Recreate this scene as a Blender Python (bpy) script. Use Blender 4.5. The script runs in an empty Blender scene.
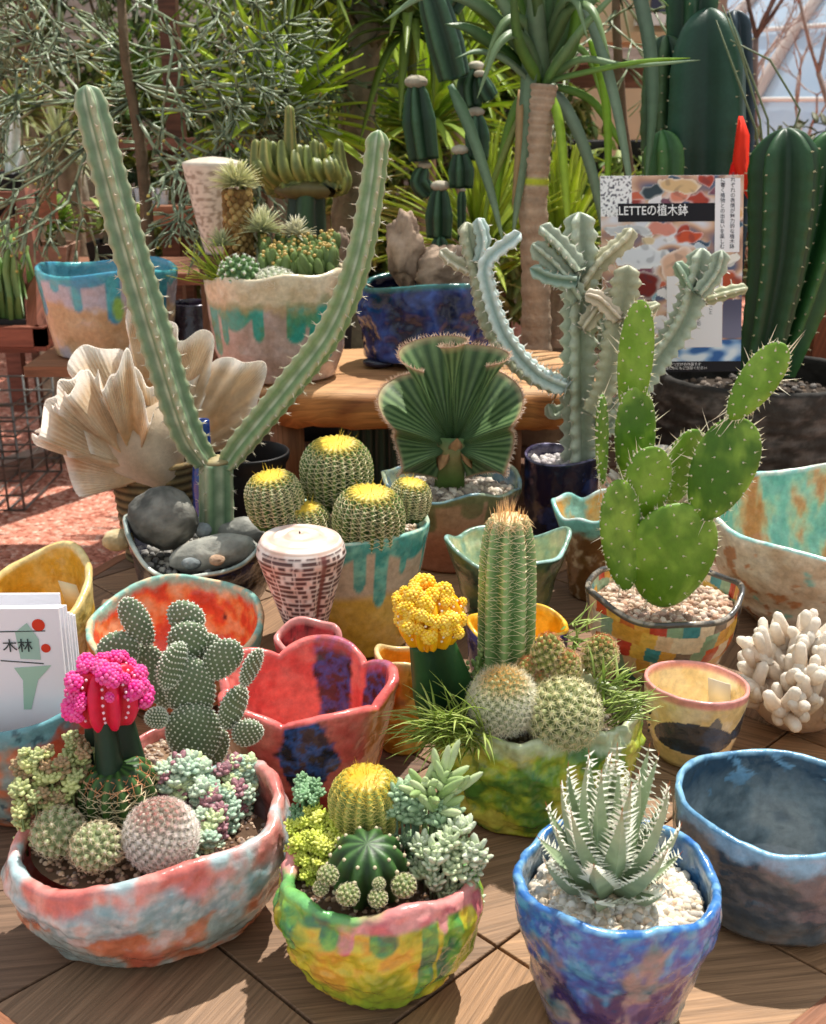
import bpy, math, random
from mathutils import Vector, Matrix, Quaternion, noise
PI = math.pi
SC = bpy.context.scene
COL = SC.collection
# ---------------- camera, sky, sun, exposure ----------------
PITCH = math.radians(19.5); CH = 0.57; FPX = 1150.0
cam_d = bpy.data.cameras.new('camera'); cam = bpy.data.objects.new('camera', cam_d); COL.objects.link(cam)
cam.location = (0, 0, CH); cam.rotation_euler = (PI/2 - PITCH, 0, 0)
cam_d.sensor_fit = 'VERTICAL'; cam_d.sensor_height = 36.0; cam_d.lens = 36.0*FPX/1024.0
cam_d.clip_start = 0.02; cam_d.clip_end = 200
cam_d.dof.use_dof = True; cam_d.dof.focus_distance = 0.98; cam_d.dof.aperture_fstop = 16.0
SC.camera = cam
SC.view_settings.view_transform = 'Standard'; SC.view_settings.look = 'None'
SC.view_settings.gamma = 1.0; SC.view_settings.use_curve_mapping = False
SC.view_settings.exposure = 0.0
W = bpy.data.worlds.new('sky'); SC.world = W; W.use_nodes = True
nt = W.node_tree; nt.nodes.clear()
wo = nt.nodes.new('ShaderNodeOutputWorld'); bg = nt.nodes.new('ShaderNodeBackground')
tc = nt.nodes.new('ShaderNodeTexCoord'); nz = nt.nodes.new('ShaderNodeTexNoise'); rp = nt.nodes.new('ShaderNodeValToRGB')
nz.inputs['Scale'].default_value = 3.0; nz.inputs['Detail'].default_value = 6
rp.color_ramp.elements[0].position = 0.35; rp.color_ramp.elements[0].color = (0.55, 0.72, 0.92, 1)
rp.color_ramp.elements[1].position = 0.62; rp.color_ramp.elements[1].color = (1.0, 0.95, 0.86, 1)
bg.inputs['Strength'].default_value = 0.85
nt.links.new(tc.outputs['Generated'], nz.inputs['Vector']); nt.links.new(nz.outputs['Fac'], rp.inputs['Fac'])
nt.links.new(rp.outputs['Color'], bg.inputs['Color']); nt.links.new(bg.outputs['Background'], wo.inputs['Surface'])
sun_d = bpy.data.lights.new('sun', 'SUN'); sun_d.energy = 5.8; sun_d.angle = math.radians(0.8); sun_d.color = (1.0, 0.95, 0.86)
sun = bpy.data.objects.new('sun', sun_d); COL.objects.link(sun); sun.location = (1, 2, 4)
SUN_FROM = Vector((0.26, 0.42, 0.95)).normalized()      # direction towards the sun: behind the table, a little to the right
sun.rotation_euler = (-SUN_FROM).to_track_quat('-Z', 'Y').to_euler()

# ---------------- helpers ----------------
random.seed(7)
R = random.random
def U(a, b): return a + (b - a)*random.random()
def lin(c): return c/12.92 if c <= 0.04045 else ((c + 0.055)/1.055)**2.4
def hx(s):
    s = s.lstrip('#'); return tuple(lin(int(s[i:i+2], 16)/255) for i in (0, 2, 4))
def mix(a, b, t):
    t = max(0, min(1, t)); return tuple(a[i]*(1-t) + b[i]*t for i in range(3))
def sm(a, b, x):
    if a == b: return 1.0 if x >= a else 0.0
    t = max(0, min(1, (x-a)/(b-a))); return t*t*(3-2*t)
def ramp(v, stops):
    if v <= stops[0][0]: return stops[0][1]
    for (a, ca), (b, cb) in zip(stops, stops[1:]):
        if v <= b: return mix(ca, cb, (v-a)/(b-a))
    return stops[-1][1]
def nz3(p, s, seed=0.0, octv=3):
    octv += 1; v = 0; a = 1; tot = 0; q = Vector(p)*s + Vector((seed*7.3, seed*3.1, seed*5.7))
    for _ in range(octv):
        v += a*noise.noise(q); tot += a; a *= .58; q = q*2.1
    return v/tot*1.9
def pt(px, py, Y):                                       # the point at distance Y seen at a photo pixel
    dy = math.cos(PITCH) - (py-512)/FPX*math.sin(PITCH); dz = -math.sin(PITCH) - (py-512)/FPX*math.cos(PITCH)
    t = Y/dy; return Vector(((px-413)/FPX*t, Y, CH + dz*t))
def mpp(Y, z=0.1): return (Y*math.cos(PITCH) + (CH-z)*math.sin(PITCH))/FPX      # metres per pixel there
def frame(d, up=Vector((0, 0, 1))):
    d = Vector(d).normalized()
    if abs(d.dot(up)) > .98: up = Vector((0, 1, 0)) if abs(d.y) < .9 else Vector((1, 0, 0))
    x = d.cross(up).normalized(); y = x.cross(d).normalized(); return x, y, d

class MB:
    def __init__(s): s.v = []; s.f = []; s.c = []; s.uv = None
    def add(s, vs, fs, col):
        b = len(s.v); s.v.extend([tuple(q) for q in vs]); s.f.extend([tuple(i+b for i in f) for f in fs])
        if callable(col): s.c.extend([col(q) for q in vs])
        elif isinstance(col, list): s.c.extend(col)
        else: s.c.extend([col]*len(vs))
    def build(s, name, mat, parent=None, smooth=True, sub=0):
        o0 = Vector(parent['org']) if parent is not None else Vector((0, 0, 0))
        if parent is None and s.v:
            n = len(s.v); zs = min(q[2] for q in s.v)
            o0 = Vector((sum(q[0] for q in s.v)/n, sum(q[1] for q in s.v)/n, zs))
        m = bpy.data.meshes.new(name); m.from_pydata([(q[0]-o0.x, q[1]-o0.y, q[2]-o0.z) for q in s.v], [], s.f)
        a = m.color_attributes.new('Col', 'FLOAT_COLOR', 'POINT')
        flat = []
        for q in s.c: flat.extend((max(q[0], 0), max(q[1], 0), max(q[2], 0), 1.0))
        a.data.foreach_set('color', flat)
        if s.uv:
            ul = m.uv_layers.new(name='UVMap'); li = [l.vertex_index for l in m.loops]; fl = []
            for i in li: fl.extend(s.uv[i])
            ul.data.foreach_set('uv', fl)
        m.polygons.foreach_set('use_smooth', [smooth]*len(m.polygons)); m.materials.append(mat); m.update()
        o = bpy.data.objects.new(name, m); COL.objects.link(o)
        if parent is not None: o.parent = parent; o.location = (0, 0, 0); o['org'] = tuple(o0)
        else: o.location = o0; o['org'] = tuple(o0)
        if sub:
            md = o.modifiers.new('sub', 'SUBSURF'); md.levels = sub; md.render_levels = sub
        return o
    # ---- shapes ----
    def grid(s, P, nu, nv, col, closeu=True, flip=False):
        vs = [P(i, j) for j in range(nv) for i in range(nu)]; fs = []
        for j in range(nv-1):
            for i in range(nu if closeu else nu-1):
                a = j*nu+i; b = j*nu+(i+1) % nu; f = (a, b, b+nu, a+nu); fs.append(f[::-1] if flip else f)
        if callable(col): cs = [col(i, j) for j in range(nv) for i in range(nu)]
        else: cs = col
        s.add(vs, fs, cs); return len(s.v) - nu*nv
    def tube(s, pts, rad, col, seg=8, prof=None, cap=True, up=Vector((0, 0, 1)), twist=0.0):
        pts = [Vector(p) for p in pts]; n = len(pts)
        if not isinstance(rad, (list, tuple)): rad = [rad]*n
        x = None; vs = []; cs = []; fs = []
        for i, p in enumerate(pts):
            d = (pts[min(i+1, n-1)] - pts[max(i-1, 0)])
            if d.length < 1e-9: d = Vector((0, 0, 1))
            d.normalize()
            if x is None: x, y, _ = frame(d, up)
            else:
                x = (x - d*x.dot(d)).normalized(); y = x.cross(d)*-1
                y = d.cross(x)
            for k in range(seg):
                a = 2*PI*k/seg + twist*i; r = rad[i]*(prof(a, i) if prof else 1.0)
                vs.append(p + x*math.cos(a)*r + y*math.sin(a)*r)
                cs.append(col(a, i, n) if callable(col) else col)
        for i in range(n-1):
            for k in range(seg):
                a = i*seg+k; b = i*seg+(k+1) % seg; fs.append((a, b, b+seg, a+seg))
        if cap:
            fs.append(tuple(range(seg))[::-1]); fs.append(tuple((n-1)*seg+k for k in range(seg)))
        s.add(vs, fs, cs)
    def ell(s, c, r, col, seg=10, rings=7, M=None, pw=1.0):
        c = Vector(c); r = (r, r, r) if not isinstance(r, (tuple, list, Vector)) else r
        vs = []; fs = []
        for j in range(rings+1):
            ph = PI*j/rings
            for i in range(seg):
                th = 2*PI*i/seg; q = Vector((math.sin(ph)*math.cos(th)*r[0], math.sin(ph)*math.sin(th)*r[1], -math.cos(ph)*r[2]))
                if M: q = M @ q
                vs.append(c+q)
        for j in range(rings):
            for i in range(seg):
                a = j*seg+i; b = j*seg+(i+1) % seg; fs.append((a, b, b+seg, a+seg))
        s.add(vs, fs, col)
    def ico(s, c, r, col, M=None, jit=0.0):
        t = 1.618; V0 = [(-1, t, 0), (1, t, 0), (-1, -t, 0), (1, -t, 0), (0, -1, t), (0, 1, t), (0, -1, -t), (0, 1, -t), (t, 0, -1), (t, 0, 1), (-t, 0, -1), (-t, 0, 1)]
        F0 = [(0, 11, 5), (0, 5, 1), (0, 1, 7), (0, 7, 10), (0, 10, 11), (1, 5, 9), (5, 11, 4), (11, 10, 2), (10, 7, 6), (7, 1, 8), (3, 9, 4), (3, 4, 2), (3, 2, 6), (3, 6, 8), (3, 8, 9), (4, 9, 5), (2, 4, 11), (6, 2, 10), (8, 6, 7), (9, 8, 1)]
        r = (r, r, r) if not isinstance(r, (tuple, list)) else r; c = Vector(c); vs = []
        for q in V0:
            q = Vector(q)/1.902; k = 1 + (U(-jit, jit) if jit else 0); q = Vector((q.x*r[0]*k, q.y*r[1]*k, q.z*r[2]*k))
            if M: q = M @ q
            vs.append(c+q)
        s.add(vs, F0, col)
    def box(s, c, sz, col, M=None):
        c = Vector(c); h = [k/2 for k in sz]; vs = []
        for a in (-1, 1):
            for b in (-1, 1):
                for d in (-1, 1):
                    q = Vector((a*h[0], b*h[1], d*h[2])); q = M @ q if M else q; vs.append(c+q)
        s.add(vs, [(0, 1, 3, 2), (4, 6, 7, 5), (0, 4, 5, 1), (2, 3, 7, 6), (0, 2, 6, 4), (1, 5, 7, 3)], col)
    def prism(s, poly, z0, z1, col, bev=0.0):
        n = len(poly)
        if bev:
            cx = sum(p[0] for p in poly)/n; cy = sum(p[1] for p in poly)/n
            def ins(p, d): v = Vector((p[0]-cx, p[1]-cy)); L = v.length; v = v*(1-d/L); return (cx+v.x, cy+v.y)
            rows = [[(p[0], p[1], z0) for p in poly], [(p[0], p[1], z1-bev) for p in poly], [(*ins(p, bev*.4), z1-bev*.3) for p in poly], [(*ins(p, bev), z1) for p in poly]]
        else: rows = [[(p[0], p[1], z0) for p in poly], [(p[0], p[1], z1) for p in poly]]
        vs = [q for r_ in rows for q in r_]; fs = [tuple(range(n))[::-1]]
        for j in range(len(rows)-1):
            for i in range(n): a = j*n+i; b = j*n+(i+1) % n; fs.append((a, b, b+n, a+n))
        fs.append(tuple((len(rows)-1)*n+i for i in range(n))); s.add(vs, fs, col)
    def spine(s, p, d, L, w, col):
        x, y, d = frame(d); p = Vector(p)
        s.add([p + x*w, p - x*w*.5 + y*w*.87, p - x*w*.5 - y*w*.87, p + d*L], [(0, 1, 3), (1, 2, 3), (2, 0, 3)], col)
    def leaf(s, base, d, L, w, th, col, curve=0.0, up=None, seg=7, shape='blade', fold=0.3, col2=None):
        # a leaf with thickness, a raised back and a fold along the middle; curve bends it towards up
        base = Vector(base); d = Vector(d).normalized(); up = Vector(up) if up is not None else Vector((0, 0, 1))
        x = d.cross(up); x = x.normalized() if x.length > 1e-4 else Vector((1, 0, 0))
        nrm = x.cross(d).normalized(); p = base.copy(); dd = d.copy(); vs = []; cs = []
        for i in range(seg+1):
            t = i/seg
            if shape == 'blade': ww = w*(0.55+0.45*math.sin(min(1, t*2.2)*PI/2))*(1-t**2.6) + w*.03
            elif shape == 'oval': ww = w*math.sin(PI*(t*.94+.06)**.8)**.7 + w*.04
            else: ww = w*(1-t)**.8 + w*.04
            nn = x.cross(dd).normalized()
            tt = th*(1-t*.8)
            vs += [p - x*ww + nn*fold*ww, p + nn*tt*.5, p + x*ww + nn*fold*ww, p - nn*tt*.5]
            cc = col if col2 is None else mix(col, col2, t)
            cs += [cc]*4
            if i < seg:
                p = p + dd*(L/seg); dd = (Quaternion(x, curve/seg) @ dd)
        fs = []
        for i in range(seg):
            for k in range(4): a = i*4+k; b = i*4+(k+1) % 4; fs.append((a, b, b+4, a+4))
        fs += [(3, 2, 1, 0), tuple(seg*4+k for k in range(4))]; s.add(vs, fs, cs)
        return p

def tag(o, label, cat, group=None, kind=None):
    if label: o['label'] = label
    if cat: o['category'] = cat
    if group: o['group'] = group
    if kind: o['kind'] = kind
    return o
def thing(name, label, cat, loc, group=None):
    o = bpy.data.objects.new(name, None); COL.objects.link(o); o.empty_display_size = .02
    o.location = loc; o['org'] = tuple(Vector(loc)); return tag(o, label, cat, group)
def struct(o): o['kind'] = 'structure'; return o
def stuff(o): o['kind'] = 'stuff'; return o

# ---------------- materials ----------------
def mat(name, rough=.5, spec=.5, bs=0, bstr=0.2, bdist=.001, var=0.0, vscale=60, coat=0, transl=0, metal=0, sss=0, uvgrain=False):
    m = bpy.data.materials.new(name); m.use_nodes = True; t = m.node_tree; N = t.nodes; Lk = t.links
    b = N['Principled BSDF']; out = N['Material Output']
    b.inputs['Roughness'].default_value = rough; b.inputs['Specular IOR Level'].default_value = spec; b.inputs['Metallic'].default_value = metal
    if coat: b.inputs['Coat Weight'].default_value = coat; b.inputs['Coat Roughness'].default_value = .06
    at = N.new('ShaderNodeAttribute'); at.attribute_name = 'Col'; csock = at.outputs['Color']
    tc = N.new('ShaderNodeTexCoord'); vec = tc.outputs['Object']
    if uvgrain:
        mp = N.new('ShaderNodeMapping'); mp.inputs['Scale'].default_value = (4.0, 110.0, 1); Lk.new(tc.outputs['UV'], mp.inputs['Vector']); vec = mp.outputs['Vector']
    if var:
        n = N.new('ShaderNodeTexNoise'); n.inputs['Scale'].default_value = vscale if not uvgrain else 2.2; n.inputs['Detail'].default_value = 6; n.inputs['Roughness'].default_value = .62
        if uvgrain: n.inputs['Distortion'].default_value = .6
        Lk.new(vec, n.inputs['Vector'])
        mr = N.new('ShaderNodeMapRange'); mr.inputs['From Min'].default_value = .25; mr.inputs['From Max'].default_value = .75
        mr.inputs['To Min'].default_value = 1-var; mr.inputs['To Max'].default_value = 1+var; Lk.new(n.outputs['Fac'], mr.inputs['Value'])
        vm = N.new('ShaderNodeVectorMath'); vm.operation = 'SCALE'; Lk.new(csock, vm.inputs[0]); Lk.new(mr.outputs['Result'], vm.inputs['Scale']); csock = vm.outputs['Vector']
    Lk.new(csock, b.inputs['Base Color'])
    if bs:
        n2 = N.new('ShaderNodeTexNoise'); n2.inputs['Scale'].default_value = bs; n2.inputs['Detail'].default_value = 5; Lk.new(vec, n2.inputs['Vector'])
        bp = N.new('ShaderNodeBump'); bp.inputs['Strength'].default_value = bstr; bp.inputs['Distance'].default_value = bdist
        Lk.new(n2.outputs['Fac'], bp.inputs['Height']); Lk.new(bp.outputs['Normal'], b.inputs['Normal'])
        if coat: Lk.new(bp.outputs['Normal'], b.inputs['Coat Normal'])
    if transl:
        tr = N.new('ShaderNodeBsdfTranslucent'); mx = N.new('ShaderNodeMixShader'); mx.inputs[0].default_value = transl
        Lk.new(csock, tr.inputs['Color']); Lk.new(b.outputs[0], mx.inputs[1]); Lk.new(tr.outputs[0], mx.inputs[2]); Lk.new(mx.outputs[0], out.inputs['Surface'])
    return m
M_glaze = mat('ceramic_glaze', .25, .5, 55, .6, .004, .24, 130, coat=.4)
M_matte = mat('unglazed_clay', .75, .3, 90, .5, .003, .15, 60)
M_plant = mat('cactus_skin', .45, .4, 260, .3, .001, .16, 120, transl=0)
M_leaf = mat('leaf', .42, .4, 0, 0, 0, .14, 60, transl=.42)
M_spine = mat('spines', .55, .3, transl=.3)
M_wool = mat('white_wool', .9, .1, transl=.2)
M_stone = mat('stone', .8, .3, 120, .6, .003, .25, 70)
M_grit = mat('grit', .85, .2, 300, .4, .001, .18, 300)
M_coral = mat('coral', .8, .25, 500, .6, .002, .12, 160, transl=.32)
M_wood = mat('wood', .55, .3, 9, .35, .002, .55, uvgrain=True)
M_bark = mat('bark', .9, .2, 110, .8, .005, .3, 40)
M_paper = mat('paper', .7, .2)
M_gloss = mat('painted_plastic', .3, .5)
M_black = mat('matt_black_plastic', .5, .3)
M_metal = mat('metal_wire', .4, .5, metal=.6)
M_shell = mat('shell', .4, .5, 90, .2, .001, .08, 90)
H0EDGE = hx('#b8ae92')
# ---------------- pot builder ----------------
def adiff(a, b): return (a-b+PI) % (2*PI) - PI
FRONT = -PI/2
def deg(a): return FRONT + math.radians(a)               # 0 = towards the camera, + = to the right
def pot(name, parent, c, rx, ry, h, prof, colf, rim=None, lobes=None, th=.006, floor=.012, z0=0.0, bump=.0012, bsc=30, seed=0.0, m=None, seg=168, skew=(0, 0), rows=34, rotz=0.0):
    """prof: [(t, radius factor)] from base to rim; rim(a): extra height; lobes(a, t): radius factor; a = angle from the front, + to the right"""
    mb = MB(); m = m or M_glaze
    def pf(t):
        for (a, ra), (b, rb) in zip(prof, prof[1:]):
            if t <= b:
                k = (t-a)/(b-a); return ra + (rb-ra)*(k*k*(3-2*k)*.5 + k*.5)
        return prof[-1][1]
    def P(a, t, off=0.0):
        aw = adiff(a+rotz, FRONT); lb = lobes(aw, t) if lobes else 1.0
        f = pf(t)*lb; hh = h + (rim(aw) if rim else 0)*sm(.35, 1, t)
        x0 = math.cos(a)*(rx*f-off); y0 = math.sin(a)*(ry*f-off); z = z0 + hh*t
        x = x0*math.cos(rotz)-y0*math.sin(rotz); y = x0*math.sin(rotz)+y0*math.cos(rotz)
        q = Vector((c[0]+x+skew[0]*t, c[1]+y+skew[1]*t, z))
        b = nz3(q, bsc, seed, 2)*bump*sm(0, .08, t)
        return q + Vector((math.cos(a+rotz), math.sin(a+rotz), 0))*b
    pts = []; cols = []
    pts.append([Vector((c[0], c[1], z0)) + (P(2*PI*i/seg, 0)-Vector((c[0], c[1], z0)))*.3 for i in range(seg)]); cols.append((0, 'o'))
    pts.append([Vector((c[0], c[1], z0)) + (P(2*PI*i/seg, 0)-Vector((c[0], c[1], z0)))*.93 for i in range(seg)]); cols.append((0, 'o'))
    for j in range(rows+1):
        t = j/rows; t0 = t
        pts.append([P(2*PI*i/seg, t0) + (Vector((0, 0, .0025)) if j == 0 else Vector((0, 0, 0))) for i in range(seg)]); cols.append((t, 'o'))
    for k in range(1, 6):                                # rounded lip
        a2 = PI*k/6
        pts.append([P(2*PI*i/seg, 1.0, th*.5*(1-math.cos(a2))) + Vector((0, 0, th*.5*math.sin(a2))) for i in range(seg)]); cols.append((1.0, 'r'))
    tf = floor/h
    for j in range(rows-6, -1, -1):
        t = tf + (1-tf)*j/(rows-5)
        pts.append([P(2*PI*i/seg, t, th) for i in range(seg)]); cols.append((t, 'i'))
    for s in (.6, .2, .02):
        pts.append([Vector((c[0]+skew[0]*tf, c[1]+skew[1]*tf, z0+floor)) + (P(2*PI*i/seg, tf, th)-Vector((c[0]+skew[0]*tf, c[1]+skew[1]*tf, z0+floor)))*s for i in range(seg)]); cols.append((tf*s, 'i'))
    cs = []
    for j, (t, sd) in enumerate(cols):
        for i in range(seg): cs.append(colf(adiff(2*PI*i/seg+rotz, FRONT), t, sd, pts[j][i]))
    mb.grid(lambda i, j: pts[j][i], seg, len(pts), cs)
    n = len(pts)*seg
    mb.f.append(tuple(range(seg))[::-1]); mb.f.append(tuple(n-seg+i for i in range(seg)))
    mb.edgeP = P
    o = mb.build(name, m, parent); return o
def drips(a, t, seed, n=14, lo=.1, hi=.6, w=.16):
    """mask of a glaze that runs down from the rim in tongues; a is measured from the front"""
    rs = random.Random(seed); v = 0
    for k in range(n):
        ca = -PI + 2*PI*(k + rs.random()*.8)/n; L = lo + (hi-lo)*rs.random()**1.3; ww = w*(.6+.8*rs.random())
        d = abs(adiff(a, ca))/ww
        if d < 1: 
            tip = 1 - L + .12*(1-math.sqrt(max(0, 1-d*d)))
            v = max(v, sm(tip-.02, tip+.02, t)*sm(1.0, .85, d))
    base = 1 - lo*(.7+.3*math.sin(a*5+seed))
    return max(v, sm(base-.02, base+.02, t))
def blob(v, a, b): return sm(a, b, v)
def gravel(name, parent, c, rx, ry, z, size, cols, n, seed=1, under='#8a6f58', flat=.7, jitter_z=.3, mound=0.0, m=None):
    """loose grit filling a pot: a bed with small stones on it"""
    rs = random.Random(seed); mb = MB(); seg = 40; rings = 6
    uc = hx(under)
    vs = [Vector((c[0], c[1], z+mound))]; fs = []
    for j in range(1, rings+1):
        for i in range(seg):
            a = 2*PI*i/seg; k = j/rings; vs.append(Vector((c[0]+math.cos(a)*rx*k, c[1]+math.sin(a)*ry*k, z + mound*(1-k*k) + (rs.random()-.5)*size*.4)))
    for i in range(seg): fs.append((0, 1+i, 1+(i+1) % seg))
    for j in range(rings-1):
        for i in range(seg): a = 1+j*seg+i; b = 1+j*seg+(i+1) % seg; fs.append((a, a+seg, b+seg, b))
    mb.add(vs, fs, uc)
    cc = [hx(q) for q in cols]
    for _ in range(n):
        a = rs.random()*2*PI; k = math.sqrt(rs.random())*.97
        s = size*(.6+.8*rs.random()); q = (c[0]+math.cos(a)*rx*k, c[1]+math.sin(a)*ry*k, z + mound*(1-k*k) + s*jitter_z*(rs.random()*1.6-.3))
        M = Matrix.Rotation(rs.random()*6, 3, 'X') @ Matrix.Rotation(rs.random()*6, 3, 'Z')
        col = cc[int(rs.random()*len(cc))]; col = mix(col, (1, 1, 1), rs.random()*.15)
        random.seed(int(rs.random()*1e6)); mb.ico(q, (s, s*(.65+.3*rs.random()), s*flat), col, M, .12)
    o = mb.build(name, m or M_grit, parent, smooth=True); return stuff(o)

# ---------------- cactus builders ----------------
def axes(d):
    x, y, z = frame(d); return x, y, z
def globe(parent, base, up, r, h, ribs, depth, cbody, crib, spine=None, name='cactus', sp_name='spines', seed=1, ctop=None, nar=12, pinch=2.2, topdip=.06, mats=None, areole=None, rot=0.0, twist=0.0, skip_low=0.12, cone=0.0, par2=None):
    """ribbed globe or column: superellipse profile, ribs, areoles with spine clusters. spine = dict(n, L, w, col, col_top, central, spread)"""
    rs = random.Random(seed); x, y, z = frame(up); base = Vector(base); mb = MB(); seg = ribs*6; rows = 30
    def rad(t):                                          # t 0..1 along the height
        if t < .5: return (1-(abs(t-.42)/.42)**pinch*(.28 if t < .42 else 0)) if t < .42 else 1
        return max(0, 1-((t-.5)/.5)**pinch)**(1/2.1)*(1-cone*t)
    def P(a, t, k=1.0):
        rr = rad(t)*r; ph = (a+rot+twist*t)*ribs; rb = 1-depth*(.5-.5*math.cos(ph))*k*min(1, rad(t)*2)
        hh = h*t - (h*topdip*sm(.9, 1.0, t))
        return base + (x*math.cos(a)+y*math.sin(a))*rr*rb + z*hh
    tt = [0] + [(j/rows)**.8 for j in range(1, rows)] + [1.0]
    tt = [1-(1-j/rows)**1.5 for j in range(rows+1)]
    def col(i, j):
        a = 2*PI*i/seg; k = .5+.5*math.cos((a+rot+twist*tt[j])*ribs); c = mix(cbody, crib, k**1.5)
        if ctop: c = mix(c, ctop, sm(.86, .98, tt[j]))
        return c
    mb.grid(lambda i, j: P(2*PI*i/seg, tt[j]), seg, rows+1, col)
    mb.f.append(tuple(range(seg))[::-1])
    sp = MB(); ar = MB()
    if spine or areole:
        for q in range(ribs):
            for j in range(nar):
                t = skip_low + (1.0-skip_low)*(j+.5*(q % 2 if (spine or {}).get('stag') else 0))/(nar)
                t = 1-(1-t)**1.25 if t < 1 else 1; t = min(t, .995)
                a = 2*PI*q/ribs - rot - twist*t
                p = P(a, t); e = .01; nn = (P(a, min(1, t+e)) - P(a, max(0, t-e))); ta = (P(a+.05, t, 0)-P(a-.05, t, 0))
                n = ta.cross(nn)
                if n.length < 1e-12: n = z.copy()
                n.normalize()
                if areole: ar.ico(p, areole[0]*(.5+.5*rad(t)), areole[1])
                if spine:
                    s = spine; L0 = s['L']
                    for k in range(s['n']):
                        a2 = 2*PI*(k+rs.random()*.5)/s['n']; u = nn.normalized() if nn.length else z; v = n.cross(u)
                        d = n*(s.get('out', .5)) + (u*math.cos(a2)+v*math.sin(a2))*(s.get('spread', 1.0)); d += Vector((rs.random()-.5, rs.random()-.5, rs.random()-.5))*.25
                        cc = mix(s['col'], s.get('col_top', s['col']), sm(s.get('tt', .6), .97, t))
                        sp.spine(p, d, L0*(.7+.5*rs.random()), s['w'], cc)
                    for k in range(s.get('central', 0)):
                        d = n + Vector((rs.random()-.5, rs.random()-.5, rs.random()-.5))*.9
                        sp.spine(p, d, L0*s.get('cl', 1.3)*(.8+.4*rs.random()), s['w']*1.15, mix(s.get('ccol', s['col']), s.get('col_top', s['col']), sm(.6, .97, t)))
        if spine and spine.get('tuft'):
            for k in range(spine['tuft']):
                a = rs.random()*2*PI; t = .93+.07*rs.random(); p = P(a, t); d = (p-(base+z*h*.7)).normalized() + Vector((rs.random()-.5, rs.random()-.5, rs.random()))*.5
                sp.spine(p, d, spine['L']*(.6+.5*rs.random()), spine['w'], spine.get('col_top', spine['col']))
    o = mb.build(name, M_plant, parent)
    if par2: pass
    if sp.v: stuff(sp.build(sp_name, M_spine, o if parent is not None and parent.parent is None else o, smooth=False))
    if ar.v: stuff(ar.build('areoles', M_wool, o))
    return o
def fib(n):
    g = PI*(3-math.sqrt(5)); return [(math.acos(1-2*(k+.5)/n), g*k) for k in range(n)]
def tubercle(parent, base, up, r, h, n, tr, cbody, ctip, spn, spL, spw, spcol, name='cactus', seed=1, wool=None, topspine=None, out=.35, woolr=None):
    """a globe set with spiral tubercles, each tipped with a star of spines"""
    rs = random.Random(seed); x, y, z = frame(up); base = Vector(base); c = base + z*h*.5; mb = MB(); sp = MB()
    M = Matrix((x, y, z)).transposed(); mb.ell(c, (r*.96, r*.96, h*.5*.97), cbody, 24, 16, M)
    for ph, th in fib(n):
        q = Vector((math.sin(ph)*math.cos(th)*r, math.sin(ph)*math.sin(th)*r, math.cos(ph)*h*.5))
        if math.cos(ph) < -.75: continue
        nn = Vector((math.sin(ph)*math.cos(th)/r, math.sin(ph)*math.sin(th)/r, math.cos(ph)/(h*.5))).normalized()
        p = c + M @ q; nw = M @ nn
        fx, fy, fz = frame(nw); MM = Matrix((fx, fy, fz)).transposed()
        mb.ell(p, (tr, tr, tr*1.15), [mix(cbody, ctip, (j/5)**1.5) for j in range(6) for i in range(7)], 7, 5, MM)
        tip = p + nw*tr*1.1
        if wool: sp.ico(tip, (woolr or tr*.35), wool)
        for k in range(spn):
            a = 2*PI*(k+rs.random()*.4)/spn; d = nw*out + fx*math.cos(a) + fy*math.sin(a)
            cc = spcol if not topspine else mix(spcol, topspine, sm(.55, .95, math.cos(ph)))
            sp.spine(tip, d, spL*(.75+.5*rs.random()), spw, cc)
    o = mb.build(name, M_plant, parent); stuff(sp.build('spines', M_spine, o, smooth=False)); return o
def pad(mb, c, up, nrm, w, h, th, col, shape=.35, seg=28, rings=16):
    """flat cactus pad: w, h full width and height; wider above the middle"""
    up = Vector(up).normalized(); n = Vector(nrm); n = (n-up*n.dot(up)).normalized(); x = up.cross(n).normalized(); c = Vector(c)
    def S(ph, a):
        v = -math.cos(ph); s = math.sin(ph); k = 1+shape*v*.5
        e = 1.0
        return c + x*(math.cos(a)*s*w*.5*k) + n*(math.sin(a)*(s**.75)*th*.5) + up*(v*h*.5)
    mb.grid(lambda i, j: S(max(.03, min(PI-.03, PI*j/rings)), 2*PI*i/seg), seg, rings+1, [col(S(PI*j/rings, 2*PI*i/seg)) if callable(col) else col for j in range(rings+1) for i in range(seg)])
    return S, x, n, up
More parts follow.
